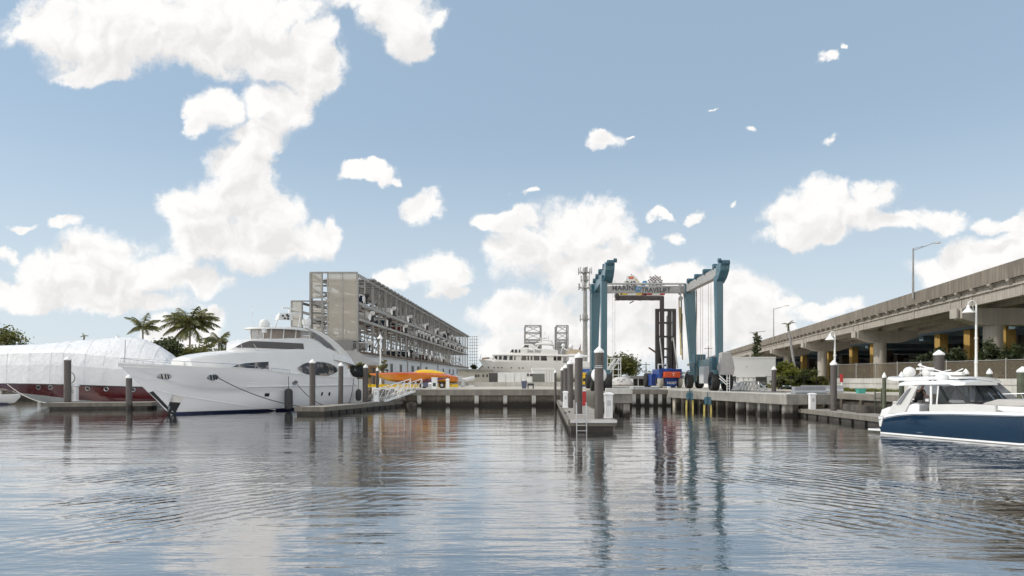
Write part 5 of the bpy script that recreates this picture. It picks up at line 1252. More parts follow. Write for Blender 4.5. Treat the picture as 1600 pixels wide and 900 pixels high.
# the two raceboats on the forks
def raceboat(label, px0, px1, ytop, hullm, topm, num, checks):
    Yr = YF + 5.6; t = thing('race_boat', label, 'race boat', P((px0 + px1) / 2, 461.6, Yr))
    w = gx(px1, Yr) - gx(px0, Yr); h = gz(ytop, Yr) - gz(461.6, Yr)
    sect = [(-.5, .0), (-.5, .42), (-.46, .66), (-.34, .80), (-.26, 1.0), (.08, 1.05), (.24, .93), (.36, .74), (.5, .5), (.5, 0)]
    mb = MB(); mb.loft([[(x * w * k, y, z * h * kz + .05) for x, z in sect] for y, k, kz in ((0, 1, 1), (1.5, 1, 1), (4.5, .85, .8), (6.5, .4, .55))]); mb.build('cowling', M[topm], t, bevel=.04)
    mb = MB()
    for sx in (-.36, .36): mb.loft([[(sx * w + x, y, z) for x, z in ((-.14 * w, .06), (.14 * w, .06), (.14 * w, h * .28), (-.14 * w, h * .28))] for y in (-.12, 6.8)])
    mb.build('sponson', M[hullm], t, bevel=.05)
    o = text_mesh('race_number', num, h * .36, .01, M['letter'], t, (-.05 if checks else -.15, -.03, h * .60), (R(90), 0, 0))
    if checks:
        mb = MB(); s_ = h * .085
        for i in range(-5, 6):
            for j in range(4):
                if (i + j) % 2 == 0 and abs(i) < 5.5 - j * .8: mb.box((i * s_ * 1.05 - .1, -.02, h * .80 + j * s_ * .75), (s_ * .9, .03, s_ * .7))
        mb.build('chequer_band', M['burgundy'], t)
    else:
        mb = MB(); mb.box((-.1, -.02, h * .92), (w * .25, .03, h * .13)); mb.build('sponsor_patch', M['red'], t)
        mb = MB(); mb.bar((w * .16, -.02, h * .88), (w * .46, -.02, h * .5), .14, .05); mb.build('stripe', M['yellow'], t)
    mb = MB(); mb.bar((.0, .3, h), (.0, .3, h * 1.12), .12); mb.build('horn', M['black'], t)
raceboat('raceboat with a white and yellow cowling numbered 242 on the raised forks', 972, 1003, 431.5, 'yellow', 'gel', '242', False)
raceboat('raceboat with a red chequered cowling numbered US-2 on the raised forks', 1011, 1039, 432.5, 'redpaint', 'gel', 'US-2', True)
mb = MB(); mb.box((0, 0, .9), (1.6, 1.4, 1.2)); mb.box((0, -.1, 1.75), (.5, .8, .5)); o = mb.build('engine_crate', M['logo'], bevel=.06); o.location = P(1007, 461.6, YF + 9.5); tag(o, 'blue crate between the two raceboats on the forks', 'crate')

# ================================================================== far motor yacht on the hard
ff = Fr(gx(748, 150), 150.0, 1, .06)
my = thing('motor_yacht', 'distant white tri-deck motor yacht propped up ashore, bow to the left', 'yacht', (ff.o[0], ff.o[1], 0), ff.rz)
hz_t = [(0, 561), (4, 564.5), (10, 566.5), (18, 567), (25, 569)]
def f_z1(s): return gz(interp(hz_t, s), 148)
def f_z0(s): return interp([(0, f_z1(0) - .15), (1.2, 5.2), (3.4, 2.6), (5, 2.2), (26, 2.2)], s)
def f_b(s): return interp([(0, .05), (1, .9), (2.5, 1.8), (5, 2.6), (8, 2.9), (25, 2.8)], s)
def f_half(s, z):
    u = max(0, min(1, (z - f_z0(s)) / (f_z1(s) - f_z0(s)))); return f_b(s) * max(.02, lerp(u, 1 - (1 - u) ** 4, sm(0, 9, s)))
mb = MB(); FS = [0, .4, 1, 1.8, 2.6, 3.5, 5, 7, 9, 12, 16, 20, 25]
for sd_ in (-1, 1): mb.loft([[(s, sd_ * f_half(s, lerp(f_z0(s), f_z1(s), u)), lerp(f_z0(s), f_z1(s), u)) for u in [k / 8 for k in range(9)]] for s in FS], caps=False, closed=False)
mb.loft([[(s, -f_b(s), f_z1(s)), (s, f_b(s), f_z1(s))] for s in FS], caps=False, closed=False)
mb.poly([(25, -2.8, 2.2), (25, 2.8, 2.2), (25, 2.8, f_z1(25)), (25, -2.8, f_z1(25))])
mb.build('hull', M['ivory'], my, smooth=True)
def fhouse(name, rows, m='ivory', cr=.08, r=.12):
    st = px_house(ff, rows, cr, r); house(st).build(name, M[m], my, smooth=True, auto=35); return house_half(st)
f1_ = fhouse('main_deckhouse', [(766, 566, 560, 1.3, 1.0), (772, 566, 554.5, 2.2, 1.9), (800, 567, 554, 2.4, 2.25), (880, 569, 554, 2.4, 2.3)])
fhouse('upper_deck', [(770, 555, 553.5, 2.0, 1.9), (790, 555, 552.5, 2.6, 2.55), (898, 556.5, 554, 2.7, 2.6), (921, 557.5, 555, 2.5, 2.4)])
f2_ = fhouse('wheelhouse', [(791, 553.5, 551.5, 1.5, 1.3), (799, 553.5, 545, 2.0, 1.8), (815, 553.5, 544.5, 2.2, 2.0), (866, 554, 545.5, 2.2, 2.0), (872, 554, 548, 2.1, 2.0)])
f3_ = fhouse('flybridge_screen', [(815, 545.5, 543, 1.6, 1.5), (821, 545.5, 537.5, 1.7, 1.5), (832, 545.5, 537.5, 1.7, 1.5), (840, 545.5, 543, 1.7, 1.6)])
fhouse('hardtop', [(838, 538.5, 536.8, 1.5, 1.4), (845, 538, 535, 1.8, 1.7), (862, 538.5, 536, 1.8, 1.7), (866, 540, 538, 1.7, 1.6)])
for xs, half, y0, y1 in (((769, 777), f1_, 556, 562), ((779, 784), f1_, 556, 562), ((786, 792.5), f1_, 556, 562.3), ((795.5, 801), f1_, 556, 562.5), ((803, 805.5), f1_, 556, 562.5), ((814.5, 822.5), f1_, 556, 563), ((824, 827), f1_, 556, 563), ((829, 832), f1_, 556, 563), ((834, 843), f1_, 556, 563.2), ((845, 855), f1_, 556, 563.5), ((865, 877), f1_, 557, 563.5),
                         ((797, 802.5), f2_, 546, 551), ((804, 808), f2_, 546, 551), ((810, 813), f2_, 546, 551), ((817.5, 826), f3_, 539, 543)):
    sl_k = 2.6 if xs[0] in (769, 797, 817.5) else (1 if xs[0] < 815 else 0)
    window(ff, half, [(xs[0] + sl_k, y0), (xs[1] + (0 if xs[0] != 845 else -1.3), y0), (xs[1], y1), (xs[0], y1)], M['darkglass'], my, out=.03, sub=1)
for px in (763, 772, 778, 784, 799, 811, 817, 831): window(ff, f_half, [(px - .9, 573 + (px - 763) * .02), (px + .9, 573 + (px - 763) * .02), (px + .9, 575 + (px - 763) * .02), (px - .9, 575 + (px - 763) * .02)], M['darkglass'], my, 'porthole', out=.03, sub=1)
def fat(px, py, t=0.0): s, z = ff.sz(px, py, t); return Vector((s, t, z))
q = MB(); q.tube([fat(838, 545, -1.5), fat(843, 535, -1.4), fat(850, 531, -1.2), fat(862, 533, -1.4), fat(866, 546, -1.5)], .16, 6); q.tube([fat(838, 545, 1.5), fat(843, 535, 1.4), fat(850, 531, 1.2), fat(862, 533, 1.4), fat(866, 546, 1.5)], .16, 6); q.build('radar_arch', M['gel'], my, smooth=True)
for px, y0, y1 in ((845, 536, 527), (851, 532, 518), (857, 532, 524), (864, 532, 523)):
    q = MB(); q.tube([fat(px, y0), fat(px, y1)], .06, 5); q.build('antenna', M['whitepaint'], my)
q = MB(); q.bar(fat(846, 529), fat(855, 528), .3, .2); q.build('radar_array', M['gel'], my)
for px, py, r in ((880, 540, .42), (892, 542, .55)):
    q = MB(); q.sphere(fat(px, py), r, 12, 8, 1.1); q.build('radome', M['gelgrey'], my, smooth=True)
q = MB(); q.loft([[fat(x, y0, -1.4), fat(x, y1, -1.0), fat(x, y1, 1.0), fat(x, y0, 1.4)] for x, y0, y1 in ((884, 553, 548), (890, 553, 545.5), (905, 553, 546), (910, 553.5, 549))]); q.build('tender', M['teak'], my, smooth=True)
q = MB(); q.tube([fat(876, 553, -1), fat(879, 543, -1), fat(889, 549, -1)], .2, 6); q.build('davit', M['gel'], my, smooth=True)
for px in (870, 886, 902, 918): q = MB(); q.bar(fat(px, 569, -2.5), fat(px, 556, -2.5), .14); q.build('deck_post', M['gel'], my)
q = MB(); q.tube([fat(750, 561, 0), fat(752, 553, 0)], .05, 5); q.build('bow_staff', M['steel'], my)
q = MB(); q.loft([[fat(x, y, -1), fat(x, y - 3, -.6), fat(x, y - 3, .6), fat(x, y, 1)] for x, y in ((753, 562), (759, 561.5), (765, 561))]); q.build('anchor_windlass', M['rust'], my)
for px in (790, 840, 895): q = MB(); q.box(fat(px, 600, 0), (.8, 3, 1.6)); q.build('keel_block', M['rust'], my)
text_mesh('name_script', 'Sea Star', .95, .01, M['galv'], my, (ff.s(835, -2.1), -2.22, ff.sz(835, 548.5, -2.2)[1]), (R(84), 0, 0))
fl = thing('flag', 'red and black flag drooping on the stern of the distant yacht', 'flag', ff.w(ff.s(905, 0), 0, ff.sz(905, 556, 0)[1]))
mb = MB(); mb.tube([(0, 0, 0), (.35, 0, 2.6)], .05, 6); mb.build('staff', M['steel'], fl)
mb = MB(); mb.plate([(.3, 0, 2.5), (.2, 0, .2), (-.4, .1, -.2), (-.5, .05, .5), (-.1, 0, 1.4)], (0, .04, 0)); mb.build('cloth', M['flagred'], fl)
mb = MB(); mb.plate([(.34, -.06, 2.5), (.3, -.06, 1.0), (0, -.06, 1.2)], (0, .03, 0)); mb.build('cloth_fold', M['flagblack'], fl)

# white sheds, wall, bin in front of it
sd = thing('service_shed', 'low white shed with dark doorways in front of the distant yacht', 'shed', (gx(815, 128), 128, QZ))
pl(sd, 'wall', 'white_wall', [P(765, 603, 128), P(866, 603, 128), P(866, 577.5, 128), P(832, 577.5, 128), P(832, 582, 128), P(765, 582, 128)], (0, 4, 0))
pl(sd, 'roof_edge', 'whitepaint', [P(831, 578, 127.8), P(867, 578, 127.8), P(867, 574.5, 127.8), P(831, 574.5, 127.8)], (0, 4.4, 0))
for x0, x1, y0, y1, m in ((764, 777.5, 582.6, 600, 'doordark'), (832, 851, 584, 600, 'shutter'), (823.5, 826.5, 583.5, 588, 'doordark'), (828, 832, 584, 588, 'doordark')):
    pl(sd, 'doorway', m, [P(x0, y1, 127.9), P(x1, y1, 127.9), P(x1, y0, 127.9), P(x0, y0, 127.9)], (0, -.06, 0))
for x0, x1 in ((778, 789.5), (791, 803), (804, 814), (815, 822)): pl(sd, 'door_leaf', 'whitepaint', [P(x0, 601, 127.88), P(x1, 601, 127.88), P(x1, 583.5, 127.88), P(x0, 583.5, 127.88)], (0, -.08, 0))
for x in (854, 858, 862): pl(sd, 'panel_rib', 'concw', [P(x, 601, 127.9), P(x + .6, 601, 127.9), P(x + .6, 580, 127.9), P(x, 580, 127.9)], (0, -.08, 0))
bh = thing('beige_building', 'low beige building with small windows left of the distant yacht', 'building', (gx(735, 140), 140, QZ))
pl(bh, 'wall', 'beige', [P(716, 602, 140), P(768, 602, 140), P(768, 579.5, 140), P(716, 578, 140)], (0, 8, 0))
pl(bh, 'roof', 'galvlight', [P(712, 578, 139.5), P(769, 579.6, 139.5), P(769, 577.6, 139.5), P(712, 576, 139.5)], (0, 9, 0))
for x in (742.5, 746.5, 754, 760): pl(bh, 'window', 'doordark', [P(x, 589, 139.9), P(x + 2.6, 589, 139.9), P(x + 2.6, 585, 139.9), P(x, 585, 139.9)], (0, -.06, 0))
gb = thing('gabled_roof_building', 'dark gable of a building behind the beige building', 'building', (gx(757, 170), 170, QZ))
pl(gb, 'wall', 'leafd' if False else 'beige', [P(748, 602, 170), P(768, 602, 170), P(768, 577, 170), P(758, 568, 170), P(748, 577, 170)], (0, 9, 0))
pl(gb, 'roof', 'roofgrey', [P(746, 579, 169.5), P(758, 567.4, 169.5), P(769, 577, 169.5), P(769, 575.5, 169.5), P(758, 565.8, 169.5), P(746, 577.6, 169.5)], (0, 10, 0))
cw_ = MB(); cw_.plate([P(741, 604.5, 99), P(905, 604.5, 99), P(905, 597, 99), P(741, 597, 99)], (0, .3, 0)); tag(cw_.build('low_wall', M['concw']), 'low bare concrete wall in front of the distant yacht', 'wall')
bn = thing('waste_bin', 'blue grey wheeled bin with rubbish heaped on top', 'bin', (gx(819, 78), 78, QZ))
MB().loft([[(x * k, y * k, z) for x, y in ((-.3, -.3), (.3, -.3), (.3, .3), (-.3, .3))] for k, z in ((.8, .05), (1.05, .85))]).build('tub', M['bin'], bn, bevel=.02)
MB().box((0, 0, .88), (.68, .68, .08)).build('rim', M['bin'], bn)
for x in (-.2, .2): MB().wheel((x, .2, .1), .1, .06, (1, 0, 0), 12).build('wheel', M['black'], bn)
MB().sphere((0, 0, .9), .28, 10, 6, .8).build('rubbish_bag', M['tarp'], bn, smooth=True)
gc = thing('utility_cart', 'small dark cart parked beside the blue bin', 'cart', (gx(829, 80), 80, QZ))
MB().box((0, 0, .5), (.75, 1.2, .25)).build('bed', M['carblack'], gc, bevel=.03)
for x in (-.3, .3): MB().wheel((x, -.3, .2), .2, .12, (1, 0, 0), 14).build('wheel', M['black'], gc)
# lattice rack towers behind it
for px0, px1, y0, lab in ((820.5, 845.5, 508.5, 'wider lattice rack tower behind the bridge of the distant yacht'), (869.5, 887.5, 508.5, 'narrower lattice rack tower behind the stern of the distant yacht')):
    Yt = 205; t = thing('rack_tower', lab, 'rack tower', (gx((px0 + px1) / 2, Yt), Yt, QZ), 0, 'lattice rack towers')
    x0, x1, zt = gx(px0, Yt), gx(px1, Yt), gz(y0, Yt)
    for x in (x0, x1):
        for dy in (0, 6): mb = MB(); mb.bar((x, Yt + dy, QZ), (x, Yt + dy, zt), .38); mb.build('post', M['galv'], t, world=True)
    zz = [zt - 2.1 * k for k in range(9)]
    for k, z in enumerate(zz):
        for dy in (0, 6): mb = MB(); mb.bar((x0, Yt + dy, z), (x1, Yt + dy, z), .26); mb.build('rail', M['galv'], t, world=True)
        if k < 8:
            mb = MB(); mb.bar((x0, Yt, z), (x1, Yt, zz[k + 1]), .16); mb.bar((x1, Yt + .3, z), (x0, Yt + .3, zz[k + 1]), .16); mb.build('brace', M['galv'], t, world=True)
    mb = MB(); mb.box(((x0 + x1) / 2, Yt + 3, (zt - 3 + QZ) / 2 - 1), (x1 - x0 - .5, 5, zt - 4.6 - QZ)); mb.build('mesh_infill', M['mesh2'], t, world=True)

# ================================================================== radio mast
Ym = 205; rm = thing('radio_mast', 'tall grey radio mast with three rings of antennas', 'radio mast', (gx(914.3, Ym), Ym, QZ))
H = gz(418, Ym) - QZ
MB().lathe([(.85, 0), (.50, H)], n=14).build('pole', M['galv'], rm, smooth=True)
for py, r, n in ((425, 2.0, 12), (437, 1.3, 8), (449, 1.9, 11), (498, 1.6, 8)):
    z = gz(py, Ym) - QZ
    ar = MB()
    for k in range(n):
        a = 2 * math.pi * k / n + .2; ar.bar((0, 0, z - .4), (r * math.cos(a), r * math.sin(a), z), .14)
    ar.lathe([(r * .75, z - .3), (r * .75, z - .15)], n=12); ar.build('antenna_ring', M['galv'], rm)
    for k in range(n):
        a = 2 * math.pi * k / n + .2; q = MB(); q.box((r * math.cos(a), r * math.sin(a), z + .3), (.26, .26, 2.1 if k % 2 else 1.5)); q.build('panel_antenna', M['greybox' if k % 3 else 'galv'], rm)

# ================================================================== yard clutter round the hoist
tr_ = thing('wrapped_boat', 'boat under crumpled torn white shrink film beside the left hoist wheels', 'wrapped boat', (gx(975, 92), 92, QZ))
rings = []; rn = random.Random(5)
for px, h, w in ((951, .5, .6), (956, 1.1, .9), (966, 1.35, 1.1), (976, 1.3, 1.1), (984, 1.0, 1.0), (990, .45, .5)):
    rings.append([(gx(px, 92), 92 + y * w + rn.uniform(-.1, .1), QZ + z * h + rn.uniform(0, .12)) for y, z in ((-1, .05), (-1.05, .3), (-.95, .6), (-.75, .9), (-.3, 1.02), (.2, 1.05), (.7, .9), (.95, .5), (1, .05))])
mb = MB(); mb.loft(rings); o = mb.build('film', M['tarp'], tr_, world=True, smooth=True); q = o.modifiers.new('soft', 'SUBSURF'); q.levels = q.render_levels = 2
sc_ = thing('scaffold_stair', 'pale scaffold stair tower beside the dark tree', 'scaffold', (gx(960, 96), 96, QZ))
for px in (949, 958, 970):
    for dy in (0, 2): mb = MB(); mb.tube([P(px, 604, 96) + Vector((0, dy, 0)), P(px, 558, 96) + Vector((0, dy, 0))], .06, 6); mb.build('upright', M['whitepaint'], sc_, world=True)
for py in (560, 568, 577, 586, 595):
    mb = MB(); mb.bar(P(949, py, 96), P(970, py, 96), .1); mb.bar(P(949, py, 98), P(970, py, 98), .1); mb.build('ledger', M['whitepaint'], sc_, world=True)
for y0, y1 in ((575, 561), (577, 563)):
    for k in range(2): mb = MB(); mb.plate([P(950 + k * 6, y0, 96.3), P(952 + k * 6, y0, 96.3), P(963 + k * 6, y1, 96.3), P(961 + k * 6, y1, 96.3)], (0, .7, 0)); mb.build('stair_flight', M['whitepaint'], sc_, world=True)
ym = thing('yellow_machine', 'small yellow yard machine behind the centre pilings', 'machine', (gx(912, 95), 95, QZ))
MB().box((0, 0, .9), (1.0, 1.6, 1.2)).build('body', M['yellow'], ym, bevel=.1)
MB().box((0, 0, 1.75), (.7, .9, .5)).build('hood', M['yellow'], ym, bevel=.1)
for x in (-.4, .4): MB().wheel((x, -.5, .35), .35, .22, (1, 0, 0), 14).build('wheel', M['black'], ym)
MB().box((0, -.82, 1.0), (.4, .04, .4)).build('grille', M['black'], ym)
bt = thing('storage_container', 'blue tarpaulin covered stack behind the left hoist wheels', 'container', (gx(916, 100), 100, QZ))
MB().loft([[(x * k, y * k, z) for x, y in ((-1, -1), (1, -1), (1, 1), (-1, 1))] for k, z in ((1, 0), (1, 2.0), (.8, 2.6))]).build('cover', M['blueflag'], bt, bevel=.1)
MB().box((0, 0, 3.2), (1.5, 1.6, .9)).build('top_box', M['whitepaint'], bt, bevel=.05)
gh = thing('covered_boat_shed', 'long low shed with a grey overhanging roof behind the forklift', 'shed', (gx(1006, 105), 105, QZ))
pl(gh, 'roof', 'roofgrey', [P(985, 592, 105), P(1026, 592, 105), P(1026, 587, 105), P(985, 588, 105)], (0, 9, 0))
pl(gh, 'back_wall', 'doordark', [P(990, 604, 110), P(1026, 604, 110), P(1026, 592, 110), P(990, 592, 110)], (0, .3, 0))
for px in (997, 1007, 1017): pl(gh, 'post', 'whitepaint', [P(px, 603, 105.2), P(px + .8, 603, 105.2), P(px + .8, 592, 105.2), P(px, 592, 105.2)], (0, .2, 0))
# aluminium truss and boat stands
at_ = thing('aluminium_gangway', 'bare aluminium truss ramp lying on the finger pier', 'gangway', (gx(1170, 66), 66, QZ))
A = P(1152, 605, 67.5); B_ = P(1194, 614, 61.5); A.z = QZ + .05; B_.z = QZ + .05
for off in (0, .95):
    o_ = Vector((off * .8, off * .5, 0)); n = 8
    for k in range(n):
        u0, u1 = k / n, (k + 1) / n; hA = lambda u: .85 * min(1, (1 - u) * 2.2) if u > .5 else .85 * min(1, u * 4 + .4)
        a0, a1 = A.lerp(B_, u0) + o_, A.lerp(B_, u1) + o_; t0, t1 = a0 + Vector((0, 0, hA(u0))), a1 + Vector((0, 0, hA(u1)))
        mb = MB(); mb.tube([a0, a1], .045, 6); mb.tube([t0, t1], .045, 6); mb.tube([a0, t0], .03, 6); mb.tube([a0, t1], .03, 6); mb.build('truss_bay', M['alu'], at_, world=True)
def stand(px, Y, label, rz):
    t = thing('boat_stand', label, 'boat stand', (gx(px, Y), Y, QZ), rz, 'white boat stands')
    for k in range(3):
        a = 2 * math.pi * k / 3; MB().tube([(0, 0, .95), (.5 * math.cos(a), .5 * math.sin(a), 0)], .04, 6).build('leg', M['whitepaint'], t)
    MB().tube([(0, 0, .8), (0, 0, 1.25)], .035, 6).build('screw', M['galv'], t)
    MB().box((0, 0, 1.27), (.35, .35, .06)).build('pad', M['black'], t)
for px, Y, lab, rz in ((1147, 69, 'white boat stand nearest the right hoist wheels', .2), (1153, 72, 'white boat stand second from the right hoist wheels', .9), (1162, 73, 'white boat stand in front of the white building door', .4), (1170, 73.5, 'white boat stand behind the middle of the aluminium ramp', 1.3), (1177, 72, 'white boat stand in front of the grey window of the white building', .1)): stand(px, Y, lab, rz)
pal = MB()
for k in range(5): pal.box((gx(1150, 67.5) + .1 * k, 67.5 + .2 * k, QZ + .12 + .16 * k), (1.9 - .15 * k, 1.4, .14), .2 + k * .1)
tag(pal.build('plank_stack', M['whitepaint']), 'stack of pale planks beside the right hoist wheels', 'planks')

# white building
wbld = thing('white_building', 'plain white flat roofed building right of the hoist', 'building', (gx(1170, 88), 88, QZ))
pl(wbld, 'walls', 'white_wall', [P(1127, 612, 88), P(1212, 612, 88), P(1212, 558.5, 88), P(1127, 558.5, 88)], (0, 10, 0))
pl(wbld, 'parapet', 'whitepaint', [P(1126.5, 559.5, 87.9), P(1212.5, 559.5, 87.9), P(1212.5, 557.5, 87.9), P(1126.5, 557.5, 87.9)], (0, 10.2, 0))
w = pl(wbld, 'window', 'doordark', [P(1181, 601, 87.93), P(1198, 601, 87.93), P(1198, 589, 87.93), P(1181, 589, 87.93)], (0, -.05, 0))
pl(wbld, 'window_frame', 'whitepaint', [P(1180, 589, 87.9), P(1199, 589, 87.9), P(1199, 588, 87.9), P(1180, 588, 87.9)], (0, -.12, 0))
pl(wbld, 'door', 'doordark', [P(1142, 605, 87.93), P(1150, 605, 87.93), P(1150, 588, 87.93), P(1142, 588, 87.93)], (0, -.05, 0))
pl(wbld, 'wall_lamp', 'greybox', [P(1165.5, 573.8, 87.9), P(1167.5, 573.8, 87.9), P(1167.5, 572, 87.9), P(1165.5, 572, 87.9)], (0, -.2, 0))
# parked cars seen over the barriers
def car(px, Y, label, m, rz):
    t = thing('utility_cart', label, 'cart', (gx(px, Y), Y, QZ), rz); t.scale = (.6, .6, .6)
    MB().loft([[(-2.1, y, .3), (-2.1, y, .75), (-1.3, y, .85), (1.2, y, .92), (2.1, y, .8), (2.15, y, .3)] for y in (-.85, .85)]).build('body', M[m], t, bevel=.12)
    MB().loft([[(-1.0 * k + .3, y * .92, z) for y in (-.8, .8)] + [(1.6 * k, y * .92, z) for y in (.8, -.8)] for k, z in ((1.0, .85), (.7, 1.42))]).build('glasshouse', M['darkglass'], t, bevel=.06)
    MB().box((.4, 0, 1.44), (1.5, 1.25, .06)).build('roof', M[m], t, bevel=.03)
    for x in (-1.35, 1.35):
        for y in (-.8, .8): MB().wheel((x, y, .32), .32, .22, (0, 1, 0), 16).build('wheel', M['black'], t)
    for y in (-.6, .6): MB().box((-2.12, y, .65), (.06, .34, .16)).build('headlight', M['lamp_lens'], t)
car(1191, 78, 'low dark green cart with pale lamps in front of the white building', 'cargreen', R(70)); car(1226, 76, 'low dark green cart under the shrubs beyond the barrier block', 'cargreen', R(80))

# orange speedboat on its trailer
ob = Fr(gx(578, 84), 84, 1, .02)
sp_ = thing('speedboat', 'long orange and red speedboat with a yellow canopy, bow to the left', 'speedboat', (ob.o[0], 84, 0), ob.rz)
OB = [(577, 583.8, 585, .06), (584, 583.2, 588, .45), (592, 582.5, 591, .8), (604, 581.8, 595, 1.05), (620, 581.2, 597.5, 1.2), (640, 581, 599, 1.25), (665, 581.3, 599.5, 1.25), (690, 583, 599.5, 1.2), (708, 586.5, 599, 1.12), (715, 589, 598, 1.05)]
rows = []
for px, yd, yk, b in OB:
    s, zd = ob.sz(px, yd, -b); _, zk = ob.sz(px, yk, 0); zd = max(zd, zk + .12); rows.append((s, b, zk, zd))
mb = MB(); mb.loft([[(s, -b, lerp(zk, zd, .80)), (s, -b * .78, lerp(zk, zd, .25)), (s, 0, zk), (s, b * .78, lerp(zk, zd, .25)), (s, b, lerp(zk, zd, .80)), (s, 0, lerp(zk, zd, .82))] for s, b, zk, zd in rows]); mb.build('hull', M['orange'], sp_, smooth=True, auto=30)
mb = MB(); mb.loft([[(s, -b * 1.02, lerp(zk, zd, .78)), (s, -b * .98, lerp(zk, zd, .93)), (s, -b * .6, zd), (s, b * .6, zd), (s, b * .98, lerp(zk, zd, .93)), (s, b * 1.02, lerp(zk, zd, .78))] for s, b, zk, zd in rows]); mb.build('deck', M['red'], sp_, smooth=True, auto=50)
st = px_house(ob, [(646, 582.5, 581.2, .75, .6), (653, 582.5, 578.6, .9, .75), (661, 582.5, 577.6, .95, .8), (676, 583.5, 578.2, .95, .8), (694, 585, 582.6, .85, .7)], .06, .15)
house(st).build('canopy', M['yellow'], sp_, smooth=True)
for sd_ in (-1, 1):
    mb = MB(); mb.plate([(s, sd_ * 1.27, z) for s, z in (ob.sz(x, y, -1.26) for x, y in ((660, 594), (680, 591), (704, 589.5), (686, 593.5), (676, 596.5)))], (0, sd_ * .02, 0)); mb.build('flame_decal', M['purple'], sp_)
mb = MB(); c = ob.sz(712, 592, 0); mb.box((c[0] + .3, 0, c[1]), (1.0, 1.2, .7)); mb.box((c[0] + .9, .3, c[1] - .5), (.5, .3, .9)); mb.box((c[0] + .9, -.4, c[1] - .5), (.5, .3, .9)); mb.build('stern_drive', M['alu'], sp_, bevel=.05)
tl_ = thing('boat_trailer', 'yellow trailer with grey wheels under the orange speedboat', 'trailer', (gx(650, 84), 84, QZ))
for dy in (-.7, .7): mb = MB(); mb.plate([P(571, 605, 84 + dy), P(716, 605, 84 + dy), P(716, 600.5, 84 + dy), P(571, 600.5, 84 + dy)], (0, .12, 0)); mb.build('side_rail', M['yellow'], tl_, world=True)
for px in (580, 610, 640, 670, 705): mb = MB(); mb.box(P(px, 601, 84), (.14, 1.4, .2)); mb.build('cross_member', M['yellow'], tl_, world=True)
for px in (659.5, 690):
    for dy in (-1.0, 1.0):
        mb = MB(); mb.wheel((gx(px, 82.6) , 84 + dy, QZ + .38), .38, .26, (0, 1, 0), 18, .18); w = mb.build('wheel', M['tyre'], tl_, world=True, smooth=True)
        mb = MB(); mb.wheel((gx(px, 82.6), 84 + dy, QZ + .38), .2, .2, (0, 1, 0), 12); mb.build('rim', M['greybox'], w, world=True)
mb = MB(); mb.plate([P(661, 605, 82.6), P(672, 605, 82.6), P(672, 597, 82.6), P(661, 598, 82.6)], (0, .5, 0)); mb.build('fender_box', M['bin'], tl_, world=True)
mb = MB(); mb.plate([P(658, 598, 82.8), P(672, 598, 82.8), P(671, 592.5, 82.8), P(665, 592, 82.8)], (0, .5, 0)); mb.build('mudguard', M['burgundy'], tl_, world=True)
# pump station and pale posts on the quay
pu = thing('pump_cabinet', 'white pump cabinet with a green panel beside the trailer wheels', 'cabinet', (gx(679, 78), 78, QZ))
MB().box((0, 0, .6), (.62, .5, 1.2)).build('body', M['ped'], pu, bevel=.03); MB().box((0, 0, 1.26), (.7, .58, .12)).build('lid', M['ped'], pu, bevel=.03)
MB().box((0, -.26, .5), (.34, .02, .4)).build('panel', M['cargreen'], pu)
for px, h, lab in ((699.5, 1.0, 'white bollard cabinet under the stern of the orange speedboat'), (672, .55, 'low grey hose box beside the white pump cabinet')):
    t = thing('power_pedestal', lab, 'pedestal', (gx(px, 78), 78, QZ)); MB().box((0, 0, h / 2), (.38, .34, h)).build('body', M['ped' if h > .6 else 'greybox'], t, bevel=.03); MB().loft([[(x * k, y * k, h + z) for x, y in ((-.22, -.2), (.22, -.2), (.22, .2), (-.22, .2))] for k, z in ((1, 0), (1, .06), (.4, .2))]).build('lid', M['ped'], t)
ri = thing('inflatable_dinghy', 'white and grey dinghy with an engine behind the speedboat stern', 'dinghy', (gx(722, 96), 96, QZ + .5))
MB().tube([(-1.4, -.6, .5), (.6, -.6, .5), (1.5, 0, .7), (.6, .6, .5), (-1.4, .6, .5)], .3, 10).build('tube', M['gel'], ri, smooth=True)
MB().box((-.4, 0, .4), (1.8, .9, .2)).build('floor', M['greybox'], ri)
MB().loft([[(-1.6, -.2, z), (-1.2, -.2, z), (-1.2, .2, z), (-1.6, .2, z)] for z in (.2, 1.3)]).build('outboard', M['black'], ri, bevel=.08)
MB().box((0, 0, -.1), (1.8, 1.0, .5)).build('cradle', M['galv'], ri)
# ================================================================== viaduct
VS = .193
def vx(lat, Y): return lat + VS * Y
va = thing('viaduct', 'long concrete highway viaduct on hammerhead piers running back from the right', 'viaduct', (vx(35, 69), 69, QZ))
def strip(name, m, l0, l1, z0, z1, Y0, Y1, par=va, **k):
    mb = MB(); mb.plate([(vx(l0, Y0), Y0, z0), (vx(l1, Y0), Y0, z0), (vx(l1, Y0), Y0, z1), (vx(l0, Y0), Y0, z1)], (VS * (Y1 - Y0), Y1 - Y0, 0)); return mb.build(name, M[m], par, world=True, **k)
PY = [69 + 33 * k for k in range(-1, 12)]
V0, V1 = 30, 500
strip('deck', 'via', 31.98, 45, 11.5, 11.72, V0, V1)
for k in range(16):                                      # barrier in cast lengths
    Y0 = V0 + k * (V1 - V0) / 16; strip('barrier', 'viadark', 31.66, 32.0, 11.60, 13.0, Y0, Y0 + (V1 - V0) / 16 - .05)
strip('far_barrier', 'viadark', 44.7, 45.05, 11.4, 12.6, V0, V1)
